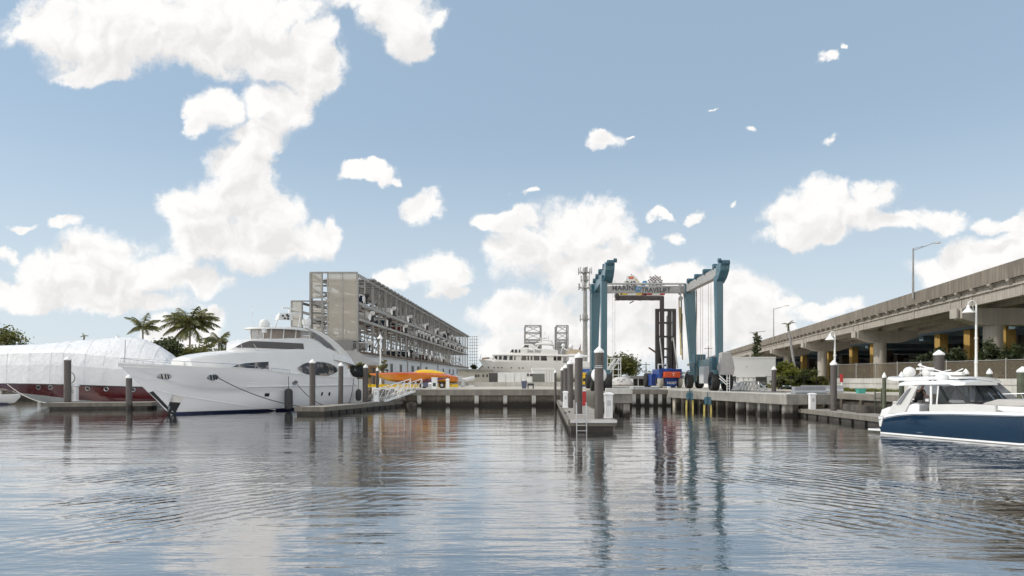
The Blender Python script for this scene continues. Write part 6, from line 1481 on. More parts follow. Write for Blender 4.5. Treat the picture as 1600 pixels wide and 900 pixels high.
for i, lat in enumerate((32.1, 35.2, 38.2, 41.2, 44)):
    for a, b in zip(PY, PY[1:]):
        mb = MB()
        if i == 0:
            Y0, Y1 = a + .06, b - .06
            g = strip('girder', 'via', lat, lat + .5, 10.0, 11.48, Y0, Y1)
            strip('girder_flange', 'via', lat - .16, lat + .01, 10.95, 11.14, Y0, Y1, g)
            for u in (.07, .36, .66, .93): 
                Yq = lerp(Y0, Y1, u); strip('stiffener', 'via', lat - .06, lat + .01, 10.02, 10.93, Yq, Yq + .35, g)
        else: strip('girder', 'via', lat, lat + .5, 10.0, 11.48, a, b)
k = 0; Yq = 36.0
while k < 96 and Yq < 330:                               # slab brackets
    mb = MB(); mb.plate([(vx(31.58, Yq), Yq, 11.42), (vx(32.08, Yq), Yq, 11.42), (vx(32.08, Yq), Yq, 10.9)], (VS * .5, .5, 0)); mb.plate([(vx(31.58, Yq), Yq, 11.585), (vx(32.08, Yq), Yq, 11.585), (vx(32.08, Yq), Yq, 11.42), (vx(31.58, Yq), Yq, 11.42)], (VS * .5, .5, 0)); mb.build('bracket', M['via'], va, world=True)
    Yq += 3.3; k += 1
for j, Yp in enumerate(PY[:10]):
    c = (vx(35.3, Yp), Yp)
    cp = MB(); cp.plate([(vx(31.6, Yp), Yp - .85, 9.96), (vx(40.5, Yp), Yp - .85, 9.96), (vx(40.5, Yp), Yp - .85, 9.0), (vx(38.2, Yp), Yp - .85, 8.25), (vx(33.6, Yp), Yp - .85, 8.25), (vx(31.6, Yp), Yp - .85, 8.9)], (VS * 1.7, 1.7, 0)); cap_ = cp.build('pier_cap', M['colc'], va, world=True, bevel=.05)
    mb = MB(); mb.box((vx(31.55, Yp) - .12, Yp + .1, 9.45), (.2, 1.1, .95)); mb.build('cap_end', M['colc'], cap_, world=True)
    mb = MB(); mb.lathe([(.86, 1.4), (.86, 8.3)], (c[0], c[1], 0), 24); mb.build('pier_column', M['colc'], va, world=True, smooth=True)
# second viaduct on ochre columns with blue girders
vb = thing('viaduct', 'wider viaduct behind on ochre columns with blue steel girders', 'viaduct', (vx(50, 114), 114, QZ))
strip('deck', 'viadark', 47.5, 92, 11.9, 12.6, 40, 500, vb)
strip('girder', 'bluegirder', 49.3, 49.7, 10.4, 11.88, 40, 500, vb)
for lat in (55, 62, 70, 80): strip('girder', 'bluegirder', lat, lat + .4, 10.6, 11.88, 40, 500, vb)
for px in (1573, 1517, 1470, 1366, 1333, 1296, 1255): 
    Yp = 50.6 * F / (px - 1005); h = .95
    mb = MB(); mb.box((vx(50.6, Yp), Yp, 6.0), (1.45, 1.45, 8.8)); mb.build('column', M['yellow_col'], vb, world=True, bevel=.05)
for Yp in (60, 90, 120, 150, 185, 225, 270):
    for lat in (66, 84): mb = MB(); mb.box((vx(lat, Yp), Yp, 6.0), (2.2, 2.2, 8.8)); mb.build('column', M['viadark'], vb, world=True)
    mb = MB(); mb.bar((vx(50, Yp), Yp + 2, 10.0), (vx(88, Yp), Yp + 2, 10.0), 1.2, .9); mb.build('cross_girder', M['bluegirder'], vb, world=True)
em = MB(); em.prism([(vx(93, 30), 30), (vx(96, 30), 30), (vx(96, 520), 520), (vx(93, 520), 520)], QZ, 12.5)  # added backdrop that shuts out the sky, coloured dark to stand for shade
tag(em.build('shade_backdrop', mat('dark_backdrop', (.10, .088, .075), .95, var=.4, scale=.2)), 'added dark backdrop standing for the shade under the viaducts', 'wall')
# road lamps on the viaduct
for px, ytop, xe, lab in ((1427, 388, 1469, 'tall grey road lamp on the near part of the viaduct'), (1209, 482, 1233, 'grey road lamp on the far part of the viaduct')):
    Y = 31.6 * F / (px - 1005); zt = gz(ytop, Y); t = thing('road_lamp', lab, 'street lamp', (gx(px, Y), Y, 12.75), 0, 'road lamps on the viaduct'); h = zt - 12.75; a = gx(xe, Y) - gx(px, Y)
    MB().lathe([(.13, -.5), (.08, h)], n=10).build('pole', M['galv'], t, smooth=True)
    MB().tube([(0, 0, h - .25), (a * .45, 0, h + .25), (a * .75, 0, h + .62), (a * .85, 0, h + .66)], .045, 6).build('arm', M['galv'], t, smooth=True)
    MB().tube([(0, 0, h - .05), (a * .4, 0, h + .3)], .03, 6).build('strut', M['galv'], t, smooth=True)
    MB().loft([[(x, -w, z) for z in (h + .58,)] + [(x, w, h + .58), (x, w * .7, h + .76), (x, -w * .7, h + .76)] for x, w in ((a * .8, .08), (a * .9, .17), (a * 1.02, .1))]).build('lamp_head', M['greybox'], t)
# white gooseneck lamp posts
def goose(px, ytop, Y, z0, xs, ys, label, k=1.0):
    t = thing('lamp_post', label, 'lamp post', (gx(px, Y), Y, z0), 0, 'white gooseneck lamp posts'); h = gz(ytop + 6, Y) - z0; a = gx(xs, Y) - gx(px, Y); zs = gz(ys, Y) - z0; r = abs(a) / 2
    MB().lathe([(.13, 0), (.13, .8), (.10, .9), (.085, h * .5), (.06, h)], n=12).build('pole', M['whitepaint'], t, smooth=True)
    MB().tube([(0, 0, h - .05)] + [(a / 2 + r * math.cos(x) * (1 if a < 0 else -1), 0, h + r * math.sin(x)) for x in [math.pi * q / 10 for q in range(11)]] + [(a, 0, zs)], .04, 8).build('gooseneck', M['whitepaint'], t, smooth=True)
    MB().tube([(0, 0, h - .7), (a * .35, 0, h - .35), (a * .5, 0, h)], .025, 6).build('scroll', M['whitepaint'], t, smooth=True)
    MB().lathe([(.05, zs + .05), (.09, zs), (.12, zs - .15), (.42, zs - .5), (.40, zs - .5), (.1, zs - .2)], (a, 0, 0), 18).build('bell_shade', M['whitepaint'], t, smooth=True)
    for z in (h * .35, h * .62): MB().lathe([(.12, z), (.13, z + .05), (.12, z + .1)], n=12).build('collar', M['whitepaint'], t, smooth=True)
goose(1525.5, 470, 51.0, QZ, 1513, 478, 'tall white gooseneck lamp post behind the boats on the right')
goose(1304.5, 516, 60.0, QZ, 1297, 522, 'white gooseneck lamp post behind the tall brown lamp piling')
goose(594.5, 522, 88.0, QZ, 594, 523, 'white lamp post in front of the warehouse under the rack')
goose(187, 520, 105.0, QZ, 183, 524, 'slim far lamp post above the wrapped yacht')

# white retaining wall with a screened fence on top
rw = thing('retaining_wall', 'long low off-white retaining wall below the fence on the right', 'wall', (37, 60, QZ))
WA, WB_ = Vector((35.2, 74, 0)), Vector((43.5, 28, 0))
def wpt(u): return WA.lerp(WB_, u)
dW = (WB_ - WA)
mb = MB(); mb.plate([WA + Vector((0, 0, QZ - .1)), WA + Vector((.35, 0, QZ - .1)), WA + Vector((.35, 0, 2.42)), WA + Vector((0, 0, 2.42))], dW); mb.build('lower_wall', M['concw'], rw, world=True)
mb = MB(); mb.plate([WA + Vector((-.07, 0, 2.42)), WA + Vector((.35, 0, 2.42)), WA + Vector((.35, 0, 2.92)), WA + Vector((-.07, 0, 2.92))], dW); mb.build('upper_band', M['concw'], rw, world=True)
mb = MB(); mb.plate([WA + Vector((-.07, 0, QZ)), WA + Vector((6, 1, QZ)), WA + Vector((6, 1, 2.92)), WA + Vector((-.07, 0, 2.92))], (0, .3, 0)); mb.build('return_wall', M['concw'], rw, world=True)
fe = thing('screened_fence', 'wire fence with brown privacy mesh standing on the white retaining wall', 'fence', (37, 60, 2.92))
nf = 16
for k in range(nf + 1):
    p_ = wpt(k / nf) + Vector((.15, 0, 0)); mb = MB(); mb.tube([p_ + Vector((0, 0, 2.9)), p_ + Vector((0, 0, 4.55))], .05, 6); mb.build('post', M['galvlight'], fe, world=True)
    if k < nf:
        q_ = wpt((k + 1) / nf) + Vector((.15, 0, 0)); mb = MB(); mb.plate([p_ + Vector((.03, 0, 2.96)), q_ + Vector((.03, 0, 2.96)), q_ + Vector((.03, 0, 4.38)), p_ + Vector((.03, 0, 4.38))], (.012, 0, 0)); mb.build('mesh_panel', M['meshd'], fe, world=True)
        mb = MB(); mb.tube([p_ + Vector((0, 0, 4.4)), q_ + Vector((0, 0, 4.4))], .028, 6); mb.build('top_rail', M['galvlight'], fe, world=True)
# thin black fence by the shrubs
bf = thing('wire_fence', 'thin black wire fence in front of the shrubs and the grass', 'fence', (29, 73, QZ))
for k in range(7):
    x = lerp(27.0, 35.0, k / 6); mb = MB(); mb.tube([(x, 72.5, QZ), (x, 72.5, QZ + 1.5)], .035, 5); mb.build('post', M['black'], bf, world=True)
for z in (.3, 1.4): mb = MB(); mb.tube([(27.0, 72.5, QZ + z), (35.0, 72.5, QZ + z)], .016, 4); mb.build('wire', M['black'], bf, world=True)
# little things along the right-hand quay
sg = thing('marker_post', 'red and white marker post at the foot of the retaining wall', 'post', (gx(1315, 62), 62, QZ))
MB().tube([(0, 0, 0), (0, 0, .9)], .06, 8).build('lower_post', M['whitepaint'], sg); MB().box((0, 0, 1.25), (.26, .1, .75)).build('upper_panel', M['redpaint'], sg)
gl_ = thing('storage_tub', 'turquoise plastic tub on the quay beyond the navy boat', 'tub', (gx(1345, 56), 56, QZ))
MB().loft([[(x * k, y * k, z) for x, y in ((-.3, -.25), (.3, -.25), (.3, .25), (-.3, .25))] for k, z in ((.85, 0), (1, .3), (1.08, .3), (1.08, .34))]).build('tub', mat('turquoise_plastic', (.06, .36, .30), .4), gl_)
MB().box((0, 0, .37), (.68, .58, .05)).build('lid', bpy.data.materials['turquoise_plastic'], gl_)
ql = thing('quay_ladder', 'pale green ladder down the stained seawall left of the navy boat', 'ladder', (gx(1372, 47), 47, 0))
for sx in (-.22, .22): MB().bar((sx - .3, -.6, -.3), (sx - .3, -.6, 2.2), .06).build('rail', M['pilegreen'], ql)
for k in range(7): MB().bar((-.52, -.6, .1 + .3 * k), (-.08, -.6, .1 + .3 * k), .05).build('rung', M['pilegreen'], ql)
for k, px in enumerate((1349, 1362, 1372)):
    Yq = 49 - k * 1.4; mb = MB(); mb.loft([[(gx(px, Yq) - 1.0 + r * math.cos(a), Yq + r * math.sin(a), z) for a in [2 * math.pi * i / 10 for i in range(10)]] for r, z in ((.4, -.3), (.5, .3), (.42, 1.1))]); 
    tag(mb.build('rubber_buffer', M['soil'], smooth=True), ['round dark buffer on the right seawall, farthest of three', 'round dark buffer on the right seawall, middle of three', 'round dark buffer on the right seawall, nearest the navy boat'][k], 'buffer', 'seawall buffers')

# ================================================================== moored boats on the right
def day_boat(name, label, ox, oy, dx, dy, hullm, stripe, full=True, seed=0):
    fr = Fr(ox, oy, dx, dy)
    t = thing(name, label, 'motor boat', (ox, oy, 0), fr.rz)
    ST = [0, .5, 1.2, 2, 3, 4, 5, 6, 7, 8, 9, 10, 10.8, 11.4, 11.9]
    bs = lambda s: interp([(0, 1.62), (2, 1.75), (7, 1.78), (8.5, 1.62), (10, 1.2), (11.2, .6), (11.9, .06)], s)
    zsh = lambda s: interp([(0, .72), (.8, .98), (2, 1.12), (4, 1.22), (7, 1.30), (10, 1.55), (11.9, 1.8)], s)
    zch = lambda s: interp([(0, .05), (7, .06), (9, .26), (11, .8), (11.9, 1.5)], s)
    bch = lambda s: bs(s) * interp([(0, .93), (7, .9), (10, .7), (11.9, .5)], s)
    zk = lambda s: interp([(0, -.5), (8, -.5), (10, -.1), (11.2, .7), (11.9, 1.45)], s)
    def sideshell(nm, m, rows):
        mb = MB()
        for sd_ in (-1, 1): mb.loft([[(s, sd_ * b, z) for b, z in rows(s)] for s in ST], caps=False, closed=False)
        return mb.build(nm, m if not isinstance(m, str) else M[m], t, smooth=True, auto=50)
    sideshell('hull_bottom', 'gel', lambda s: [(.0, zk(s)), (bch(s) * .6, lerp(zk(s), zch(s), .55)), (bch(s), zch(s) - .07), (bch(s) + .07, zch(s) - .02), (bch(s) + .05, zch(s) + .05), (bch(s), zch(s) + .05)])
    def half(s, z): u = max(0, min(1, (z - zch(s) - .04) / (zsh(s) - zch(s) - .04))); return lerp(bch(s), bs(s), u) + .05 * math.sin(math.pi * u)
    sideshell('topsides', hullm, lambda s: [(half(s, lerp(zch(s) + .04, zsh(s), u)), lerp(zch(s) + .04, zsh(s), u)) for u in (0, .15, .3, .5, .7, .85, 1)])
    if stripe: sideshell('stripe', stripe, lambda s: [(half(s, lerp(zch(s), zsh(s), u)) + .012, lerp(zch(s), zsh(s), u)) for u in (.42, .55, .72)])
    sideshell('gunwale', 'gel', lambda s: [(bs(s), zsh(s) - .01), (bs(s) + .05, zsh(s) + .03), (bs(s) + .03, zsh(s) + .12), (bs(s) - .06, zsh(s) + .17), (max(.01, bs(s) - .26), zsh(s) + .18), (max(.005, bs(s) - .30), zsh(s) + .1), (0, (.8 if s < 6.2 else zsh(s) + .22))])
    mb = MB()
    for sd_ in (-1, 1): mb.tube([(s, sd_ * (bs(s) + .05), zsh(s) + .03) for s in ST], .028, 6)
    mb.build('rub_rail', M['steel'], t, smooth=True)
    mb = MB(); mb.poly([(0, -1.5, -.4), (0, 1.5, -.4), (0, 1.62, .75), (0, 1.62, .95), (0, -1.62, .95), (0, -1.62, .75)]); mb.build('transom', M['gel'], t)
    for sd_ in (-1, 1): mb = MB(); mb.plate([(-.02, sd_ * 1.55, .40), (.10, sd_ * 1.58, .40), (.30, sd_ * 1.69, .93), (-.02, sd_ * 1.63, .93)], (0, sd_ * .06, 0)); mb.build('quarter_trim', M['gel'], t)
    mb = MB(); mb.box((-.42, 0, .18), (.9, 2.9, .1)); mb.build('swim_step', M['gel'], t, bevel=.03)
    S = lambda px, py, tt: Vector((fr.sz(px, py, tt)[0], tt, fr.sz(px, py, tt)[1]))
    return t, fr, half, S, zsh, bs
nb, fn, nhalf, S, zsh, bs = day_boat('navy_motor_boat', 'navy blue motor boat with a white hardtop in the right foreground', 19.6 + 1.62 * .92, 36.4 + 1.62 * .39, .39, -.92, 'navy', None)
w_ = 1.32
def bb(name, m, fn_, par=None, T=None, **k): mb = MB(); fn_(mb); return mb.build(name, M[m] if isinstance(m, str) else m, par or T or nb, **k)
pts3 = lambda lst, t_: [S(x, y, t_) for x, y in lst]
# stern moulding and seats
for k, y in enumerate((-.42, .42)):
    e = bb('outboard', 'gel', lambda m: m.loft([[(x, y - w, z), (x, y + w, z), (x + l, y + w * .85, z), (x + l, y - w * .85, z)] for x, l, w, z in ((-.55, .5, .2, .55), (-.75, .95, .3, .85), (-.62, .95, .3, 1.25), (-.25, .55, .2, 1.42))]), bevel=.06)
    bb('lower_unit', 'gelgrey', lambda m: m.box((-.45, y, .1), (.35, .16, 1.1)), e)
bb('stern_bench', 'gelgrey', lambda m: m.loft([[(x0, y, .8), (x1, y, .8), (x1, y, z1), (x1 - .25, y, z1 + .06), (x0 + .1, y, z0)] for y, x0, x1, z0, z1 in ((-1.42, .25, 2.1, 1.38, 1.62), (1.42, .25, 2.1, 1.38, 1.62))]), bevel=.06)
bb('bench_cushion', 'cushion', lambda m: m.box((1.2, 0, 1.66), (1.5, 2.5, .12)), bevel=.05)
# side wing from roof down to the gunwale
for sd_ in (-1, 1):
    f_ = lambda lst: [Vector((p_.x, -sd_ * p_.y, p_.z)) for p_ in pts3(lst, -w_ - .08)]
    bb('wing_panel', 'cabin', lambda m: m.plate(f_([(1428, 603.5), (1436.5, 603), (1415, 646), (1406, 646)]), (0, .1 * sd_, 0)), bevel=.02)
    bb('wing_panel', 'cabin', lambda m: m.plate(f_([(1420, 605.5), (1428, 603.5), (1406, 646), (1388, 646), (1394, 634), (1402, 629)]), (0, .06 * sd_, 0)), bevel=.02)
    bb('wing_window', 'greyglass', lambda m: m.plate(f_([(1420, 609), (1425, 606.5), (1409, 631), (1402, 632)]), (0, .12 * sd_, 0)))
    bb('door_post', 'gel', lambda m: m.plate(f_([(1454.5, 603), (1457.5, 603), (1457.5, 641), (1454.5, 641)]), (0, .07 * sd_, 0)))
    bb('door_post', 'gel', lambda m: m.plate(f_([(1466.5, 603), (1468.5, 603), (1466, 632), (1464, 632)]), (0, .07 * sd_, 0)))
    bb('side_glass', 'boatglass', lambda m: m.plate(f_([(1468.5, 603.5), (1489, 603), (1519, 631), (1481, 632), (1466, 632)]), (0, .03 * sd_, 0)))
    bb('window_frame', 'black', lambda m: [m.plate(f_([(1465.5, 602.5), (1469.5, 602.5), (1482.5, 625), (1480, 628)]), (0, -.05 * sd_, 0))])
    bb('pillar', 'black', lambda m: m.plate(f_([(1487, 602.5), (1492, 602.5), (1521, 632), (1513, 632)]), (0, .09 * sd_, 0)))
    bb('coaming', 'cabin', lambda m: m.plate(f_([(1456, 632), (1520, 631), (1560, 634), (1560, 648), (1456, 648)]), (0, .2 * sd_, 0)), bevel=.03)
sA, sB = S(1491, 602.5, -w_), S(1521, 631.5, -w_)
bb('windscreen', 'boatglass', lambda m: m.plate([(sA.x, -w_, sA.z), (sA.x, w_, sA.z), (sB.x, w_, sB.z), (sB.x, -w_, sB.z)], (.03, 0, .03)))
bb('screen_frame', 'black', lambda m: [m.bar((sA.x, w_, sA.z), (sB.x, w_, sB.z), .09), m.bar((sB.x + .03, -w_, sB.z), (sB.x + .03, w_, sB.z), .06), m.bar((sA.x + .02, -w_, sA.z), (sA.x + .02, w_, sA.z), .07)])
for y in (-.2, .5): bb('wiper', 'steel', lambda m: m.bar((lerp(sA.x, sB.x, .95) + .08, y + .45, lerp(sA.z, sB.z, .95) + .06), (lerp(sA.x, sB.x, .45) + .08, y + .62, lerp(sA.z, sB.z, .45) + .06), .035))
bb('dashboard', 'gel', lambda m: m.loft([[(sB.x - 1.3, y, sB.z - .55), (sB.x - .1, y, sB.z - .55), (sB.x - .1, y, sB.z - .06), (sB.x - 1.1, y, sB.z + .02)] for y in (-1.2, 1.2)]), bevel=.05)
for k in range(3): bb('screen_stripe', 'gel' if k % 2 else 'teak', lambda m: m.box((sB.x - .62, .2 + k * .36, sB.z + .02), (.9, .26, .1)), bevel=.02)
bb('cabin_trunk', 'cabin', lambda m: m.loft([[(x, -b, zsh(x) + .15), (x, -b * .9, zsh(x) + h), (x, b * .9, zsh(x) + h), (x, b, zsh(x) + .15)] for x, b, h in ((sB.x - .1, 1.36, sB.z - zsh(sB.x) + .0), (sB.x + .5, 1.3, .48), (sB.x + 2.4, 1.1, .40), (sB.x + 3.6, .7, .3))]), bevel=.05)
bb('bow_cushion', 'cushion', lambda m: m.loft([[(x, -b, z0), (x, -b * .9, z1), (x, b * .9, z1), (x, b, z0)] for x, b, z0, z1 in ((sB.x + .3, 1.2, zsh(8) + .3, zsh(8) + .42), (sB.x + .9, 1.15, zsh(8) + .3, zsh(8) + .62), (sB.x + 2.6, 1.0, zsh(8) + .35, zsh(8) + .58), (sB.x + 3.1, .8, zsh(8) + .35, zsh(8) + .5))]), bevel=.05)
bb('locker', 'greybox', lambda m: m.box((sB.x + 1.5, 1.35, zsh(8) + .62), (.42, .4, 1.0)), bevel=.03)
# seats and helm
for y in (-.55, .45): 
    st_ = bb('helm_seat', 'cushion', lambda m: [m.box((S(1448, 630, -.5).x, y, 1.35), (.55, .6, .25)), m.box((S(1448, 630, -.5).x - .3, y, 1.75), (.16, .6, .8))], bevel=.06)
    bb('seat_base', 'gelgrey', lambda m: m.box((S(1448, 630, -.5).x, y, 1.0), (.4, .45, .5)), st_)
# roof
r0, r1 = S(1404, 600, -1.4).x, S(1549, 601, -1.2).x
rz_ = S(1450, 598, -1.4).z
RO = [(r0 - .25, rz_ - .18, rz_ - .02, 1.15, 1.05), (r0 + .2, rz_ - .16, rz_ + .06, 1.38, 1.3), (r0 + 1.2, rz_ - .1, rz_ + .12, 1.45, 1.38), (lerp(r0, r1, .6), rz_ - .07, rz_ + .14, 1.45, 1.38), (sA.x + .1, sA.z + .0, rz_ + .1, 1.42, 1.35), (sA.x + .45, sA.z + .02, rz_ + .02, 1.3, 1.2)]
house([(s, a, b, c, d, .06, .1) for s, a, b, c, d in RO]).build('hardtop', M['gel'], nb, smooth=True, auto=40)
bb('roof_hatch', 'black', lambda m: m.box((sA.x - .3, -.3, rz_ + .18), (.7, 1.1, .05)))
bb('roof_light', 'black', lambda m: [m.box((sA.x - 1.2 + .25 * k, -1.3, rz_ + .1), (.12, .1, .08)) for k in range(2)])
bb('radome', 'gel', lambda m: m.sphere((S(1471, 590, 0).x, 0, rz_ + .2), .34, 16, 8, .75), smooth=True)
bb('antenna', 'whitepaint', lambda m: m.tube([(r0 + 1.6, .7, rz_ + .15), (r0 + .8, .9, rz_ + .55), (r0 - .6, .9, rz_ + .95)], .03, 6), smooth=True)
for px, py in ((1395, 651), (1419, 655), (1423, 654)): window(fn, nhalf, [(px - .8, py - .5), (px + .8, py - .5), (px + .8, py + .5), (px - .8, py + .5)], M['steel'], nb, 'through_hull', out=.01, sub=1, both=False)
window(fn, nhalf, [(1433, 675), (1442, 675.6), (1442, 676.6), (1433, 676)], M['steel'], nb, 'vent', out=.02, sub=1, both=False)

# second boat rafted behind
n2x, n2y = nb.location.x + 3.3, nb.location.y + 5.6
wb_, f2, h2_, S2, z2_, b2_ = day_boat('white_motor_boat', 'white motor boat with a dark red stripe behind the navy boat', n2x, n2y, .39, -.92, 'gel', 'burgundy')
def b2(name, m, fn_, par=None, **k): mb = MB(); fn_(mb); return mb.build(name, M[m], par or wb_, **k)
q0, q1 = S2(1402, 592, 0).x, S2(1547, 594, 0).x
zr = S2(1470, 593, 0).z
house([(s, a, b, c, d, .06, .08) for s, a, b, c, d in ((q0, zr + .02, zr + .16, .9, .85), (q0 + .8, zr - .08, zr + .12, 1.35, 1.3), (lerp(q0, q1, .55), zr - .05, zr + .15, 1.4, 1.35), (q1 - .5, zr - .12, zr + .1, 1.35, 1.3), (q1, zr - .2, zr - .1, 1.15, 1.1))]).build('hardtop', M['gel'], wb_, smooth=True, auto=40)
b2('roof_edge', 'black', lambda m: m.bar((q1 - .1, -1.2, zr - .2), (lerp(q0, q1, .6), -1.42, zr - .1), .05))
for sd_ in (-1, 1):
    b2('roof_leg', 'gel', lambda m: m.plate([(q0 + 2.0, sd_ * 1.3, zr - .05), (q0 + 2.4, sd_ * 1.3, zr - .05), (q0 + 1.7, sd_ * 1.35, 1.2), (q0 + 1.3, sd_ * 1.35, 1.2)], (0, .08 * sd_, 0)))
    b2('side_glass', 'greyglass', lambda m: m.plate([(q0 + 2.4, sd_ * 1.28, zr - .12), (q1 - .4, sd_ * 1.28, zr - .18), (q1 + .7, sd_ * 1.28, 1.75), (q0 + 2.4, sd_ * 1.28, 1.75)], (0, .05 * sd_, 0)))
    b2('coaming', 'gel', lambda m: m.plate([(q0 + 2.0, sd_ * 1.34, 1.75), (q1 + .8, sd_ * 1.34, 1.75), (q1 + .9, sd_ * 1.34, 1.3), (q0 + 2.0, sd_ * 1.34, 1.3)], (0, .1 * sd_, 0)))
b2('windscreen', 'greyglass', lambda m: m.plate([(q1 - .35, -1.25, zr - .18), (q1 - .35, 1.25, zr - .18), (q1 + .8, 1.25, 1.72), (q1 + .8, -1.25, 1.72)], (.04, 0, .03)))
b2('foredeck', 'gel', lambda m: m.loft([[(x, -b, z2_(x) + .15), (x, -b * .8, z2_(x) + h), (x, b * .8, z2_(x) + h), (x, b, z2_(x) + .15)] for x, b, h in ((q1 + .6, 1.4, .5), (q1 + 1.5, 1.35, .45), (9.5, 1.0, .35), (11, .5, .25))]), bevel=.05)
for px, tt, r in ((1421, -.6, .36), (1450, .2, .34)):
    c = S2(px, 584, tt); b2('radome', 'gel', lambda m: m.sphere((c.x, tt, zr + .42), r, 16, 8, 1.0), smooth=True); b2('radome_base', 'gelgrey', lambda m: m.lathe([(r * .6, zr + .05), (r * .7, zr + .3)], (c.x, tt, 0), 12))
c = S2(1446, 576, 0); b2('radar_array', 'gel', lambda m: m.box((c.x, 0, c.z), (1.05, .2, .13))); b2('radar_post', 'gelgrey', lambda m: m.tube([(c.x, 0, zr), (c.x, 0, c.z)], .07, 6))
c = S2(1484, 584, 0); b2('light_bar', 'gel', lambda m: m.box((c.x, -.2, c.z), (1.9, .3, .2)), bevel=.03)
for a, b_ in (((1430, 589), (1449, 577)), ((1468, 582), (1486, 578)), ((1490, 583), (1505, 576))):
    A_, B2_ = S2(*a, 0), S2(*b_, 0); b2('antenna', 'whitepaint', lambda m: m.tube([A_, B2_], .035, 6))
c = S2(1438, 570, 0); b2('mast_light', 'gel', lambda m: [m.sphere((c.x, 0, c.z), .1, 10, 6), m.tube([(c.x, 0, c.z), (c.x, 0, zr)], .03, 6)], smooth=True)
for sd_ in (-1, 1): b2('bow_rail', 'steel', lambda m: m.tube([(q1 + .6, sd_ * 1.4, z2_(8) + .7), (10, sd_ * 1.1, z2_(10) + .75), (11.6, sd_ * .2, z2_(11.6) + .75)], .025, 6), smooth=True)
for x in (8, 9.5, 10.8): b2('stanchion', 'steel', lambda m: m.tube([(x, -b2_(x) + .25, z2_(x) + .2), (x - .3, -b2_(x) + .25, z2_(x) + .75)], .02, 5))
b2('transom_bench', 'gelgrey', lambda m: m.box((.8, 0, 1.2), (1.1, 2.5, .7)), bevel=.08)

# ================================================================== the person at the helm, seen from behind
pc = S(1434, 630, -.9)
pe = thing('person', 'person in black shirt, grey shorts and pale cap at the helm of the navy boat', 'person', fn.w(pc.x, -.9, .86), fn.rz + R(75))
def skinbody(name, joints, bones, m, par, sub=2):
    me = bpy.data.meshes.new(name); me.from_pydata([j[0] for j in joints], bones, []); o = bpy.data.objects.new(name, me); COL.objects.link(o)
    sk = o.modifiers.new('skin', 'SKIN'); sk.use_smooth_shade = True
    for v, j in zip(me.skin_vertices[0].data, joints): v.radius = (j[1], j[2] if len(j) > 2 else j[1])
    me.skin_vertices[0].data[0].use_root = True
    sv = o.modifiers.new('soft', 'SUBSURF'); sv.levels = sv.render_levels = sub
    me.materials.append(M[m]); o.parent = par
    return o
J = {'pel': ((0, 0, .93), .13, .16), 'wai': ((.06, 0, 1.08), .11, .14), 'che': ((.14, 0, 1.36), .12, .17), 'nec': ((.22, 0, 1.54), .055), 'hd0': ((.27, 0, 1.61), .075, .07), 'hd1': ((.30, 0, 1.72), .085, .078),
     'ls': ((.15, .20, 1.46), .06), 'le': ((.30, .28, 1.20), .045), 'lw': ((.60, .22, 1.12), .032), 'lh': ((.67, .21, 1.11), .036, .02),
     'rs': ((.15, -.20, 1.46), .06), 're': ((.28, -.28, 1.20), .045), 'rw': ((.58, -.20, 1.10), .032), 'rh': ((.65, -.19, 1.09), .036, .02),
     'lk': ((.05, .11, .48), .06), 'la': ((-.02, .12, .09), .042), 'lf': ((.14, .13, .04), .04, .035), 'lhip': ((.0, .10, .86), .095), 'rk': ((.03, -.11, .48), .06), 'ra': ((-.06, -.12, .09), .042), 'rf': ((.10, -.13, .04), .04, .035), 'rhip': ((.0, -.10, .86), .095)}
B = [('pel', 'wai'), ('wai', 'che'), ('che', 'nec'), ('nec', 'hd0'), ('hd0', 'hd1'), ('che', 'ls'), ('ls', 'le'), ('le', 'lw'), ('lw', 'lh'), ('che', 'rs'), ('rs', 're'), ('re', 'rw'), ('rw', 'rh'), ('pel', 'lhip'), ('lhip', 'lk'), ('lk', 'la'), ('la', 'lf'), ('pel', 'rhip'), ('rhip', 'rk'), ('rk', 'ra'), ('ra', 'rf')]
for sd_, h in ((1, 'lh'), (-1, 'rh')):                   # five fingers of different lengths, curled on the wheel
    hx, hy, hz0 = J[h][0]
    for k, (dy, L_) in enumerate(((-.027, .05), (-.009, .06), (.009, .056), (.026, .043))):
        J[f'{h}a{k}'] = ((hx + L_ * .55, hy + dy, hz0), .009); J[f'{h}b{k}'] = ((hx + L_ * .9, hy + dy, hz0 - .03), .008); B += [(h, f'{h}a{k}'), (f'{h}a{k}', f'{h}b{k}')]
    J[f'{h}t'] = ((hx + .0, hy - .05 * sd_, hz0 - .005), .010); J[f'{h}u'] = ((hx + .03, hy - .06 * sd_, hz0 - .025), .009); B += [(h, f'{h}t'), (f'{h}t', f'{h}u')]
ks = list(J); ix = {k: i for i, k in enumerate(ks)}
skinbody('body', [J[k] for k in ks], [(ix[a], ix[b]) for a, b in B], 'skin', pe)
def sub_(name, keys, bones, grow, m, ext=None):
    js = [(J[k][0], J[k][1] * grow[0] + grow[1], (J[k][2] if len(J[k]) > 2 else J[k][1]) * grow[0] + grow[1]) for k in keys]; id_ = {k: i for i, k in enumerate(keys)}
    return skinbody(name, js, [(id_[a], id_[b]) for a, b in bones], m, pe)
J['lsl'] = ((.24, .25, 1.30), .058); J['rsl'] = ((.23, -.25, 1.30), .058); J['hem'] = ((0, 0, .80), .135, .175)
sub_('shirt', ['wai', 'pel', 'che', 'ls', 'rs', 'lsl', 'rsl', 'hem'], [('pel', 'hem'), ('wai', 'pel'), ('wai', 'che'), ('che', 'ls'), ('che', 'rs'), ('ls', 'lsl'), ('rs', 'rsl')], (1.2, .03), 'shirt')
J['lth'] = ((.03, .11, .62), .085); J['rth'] = ((.015, -.11, .62), .085)
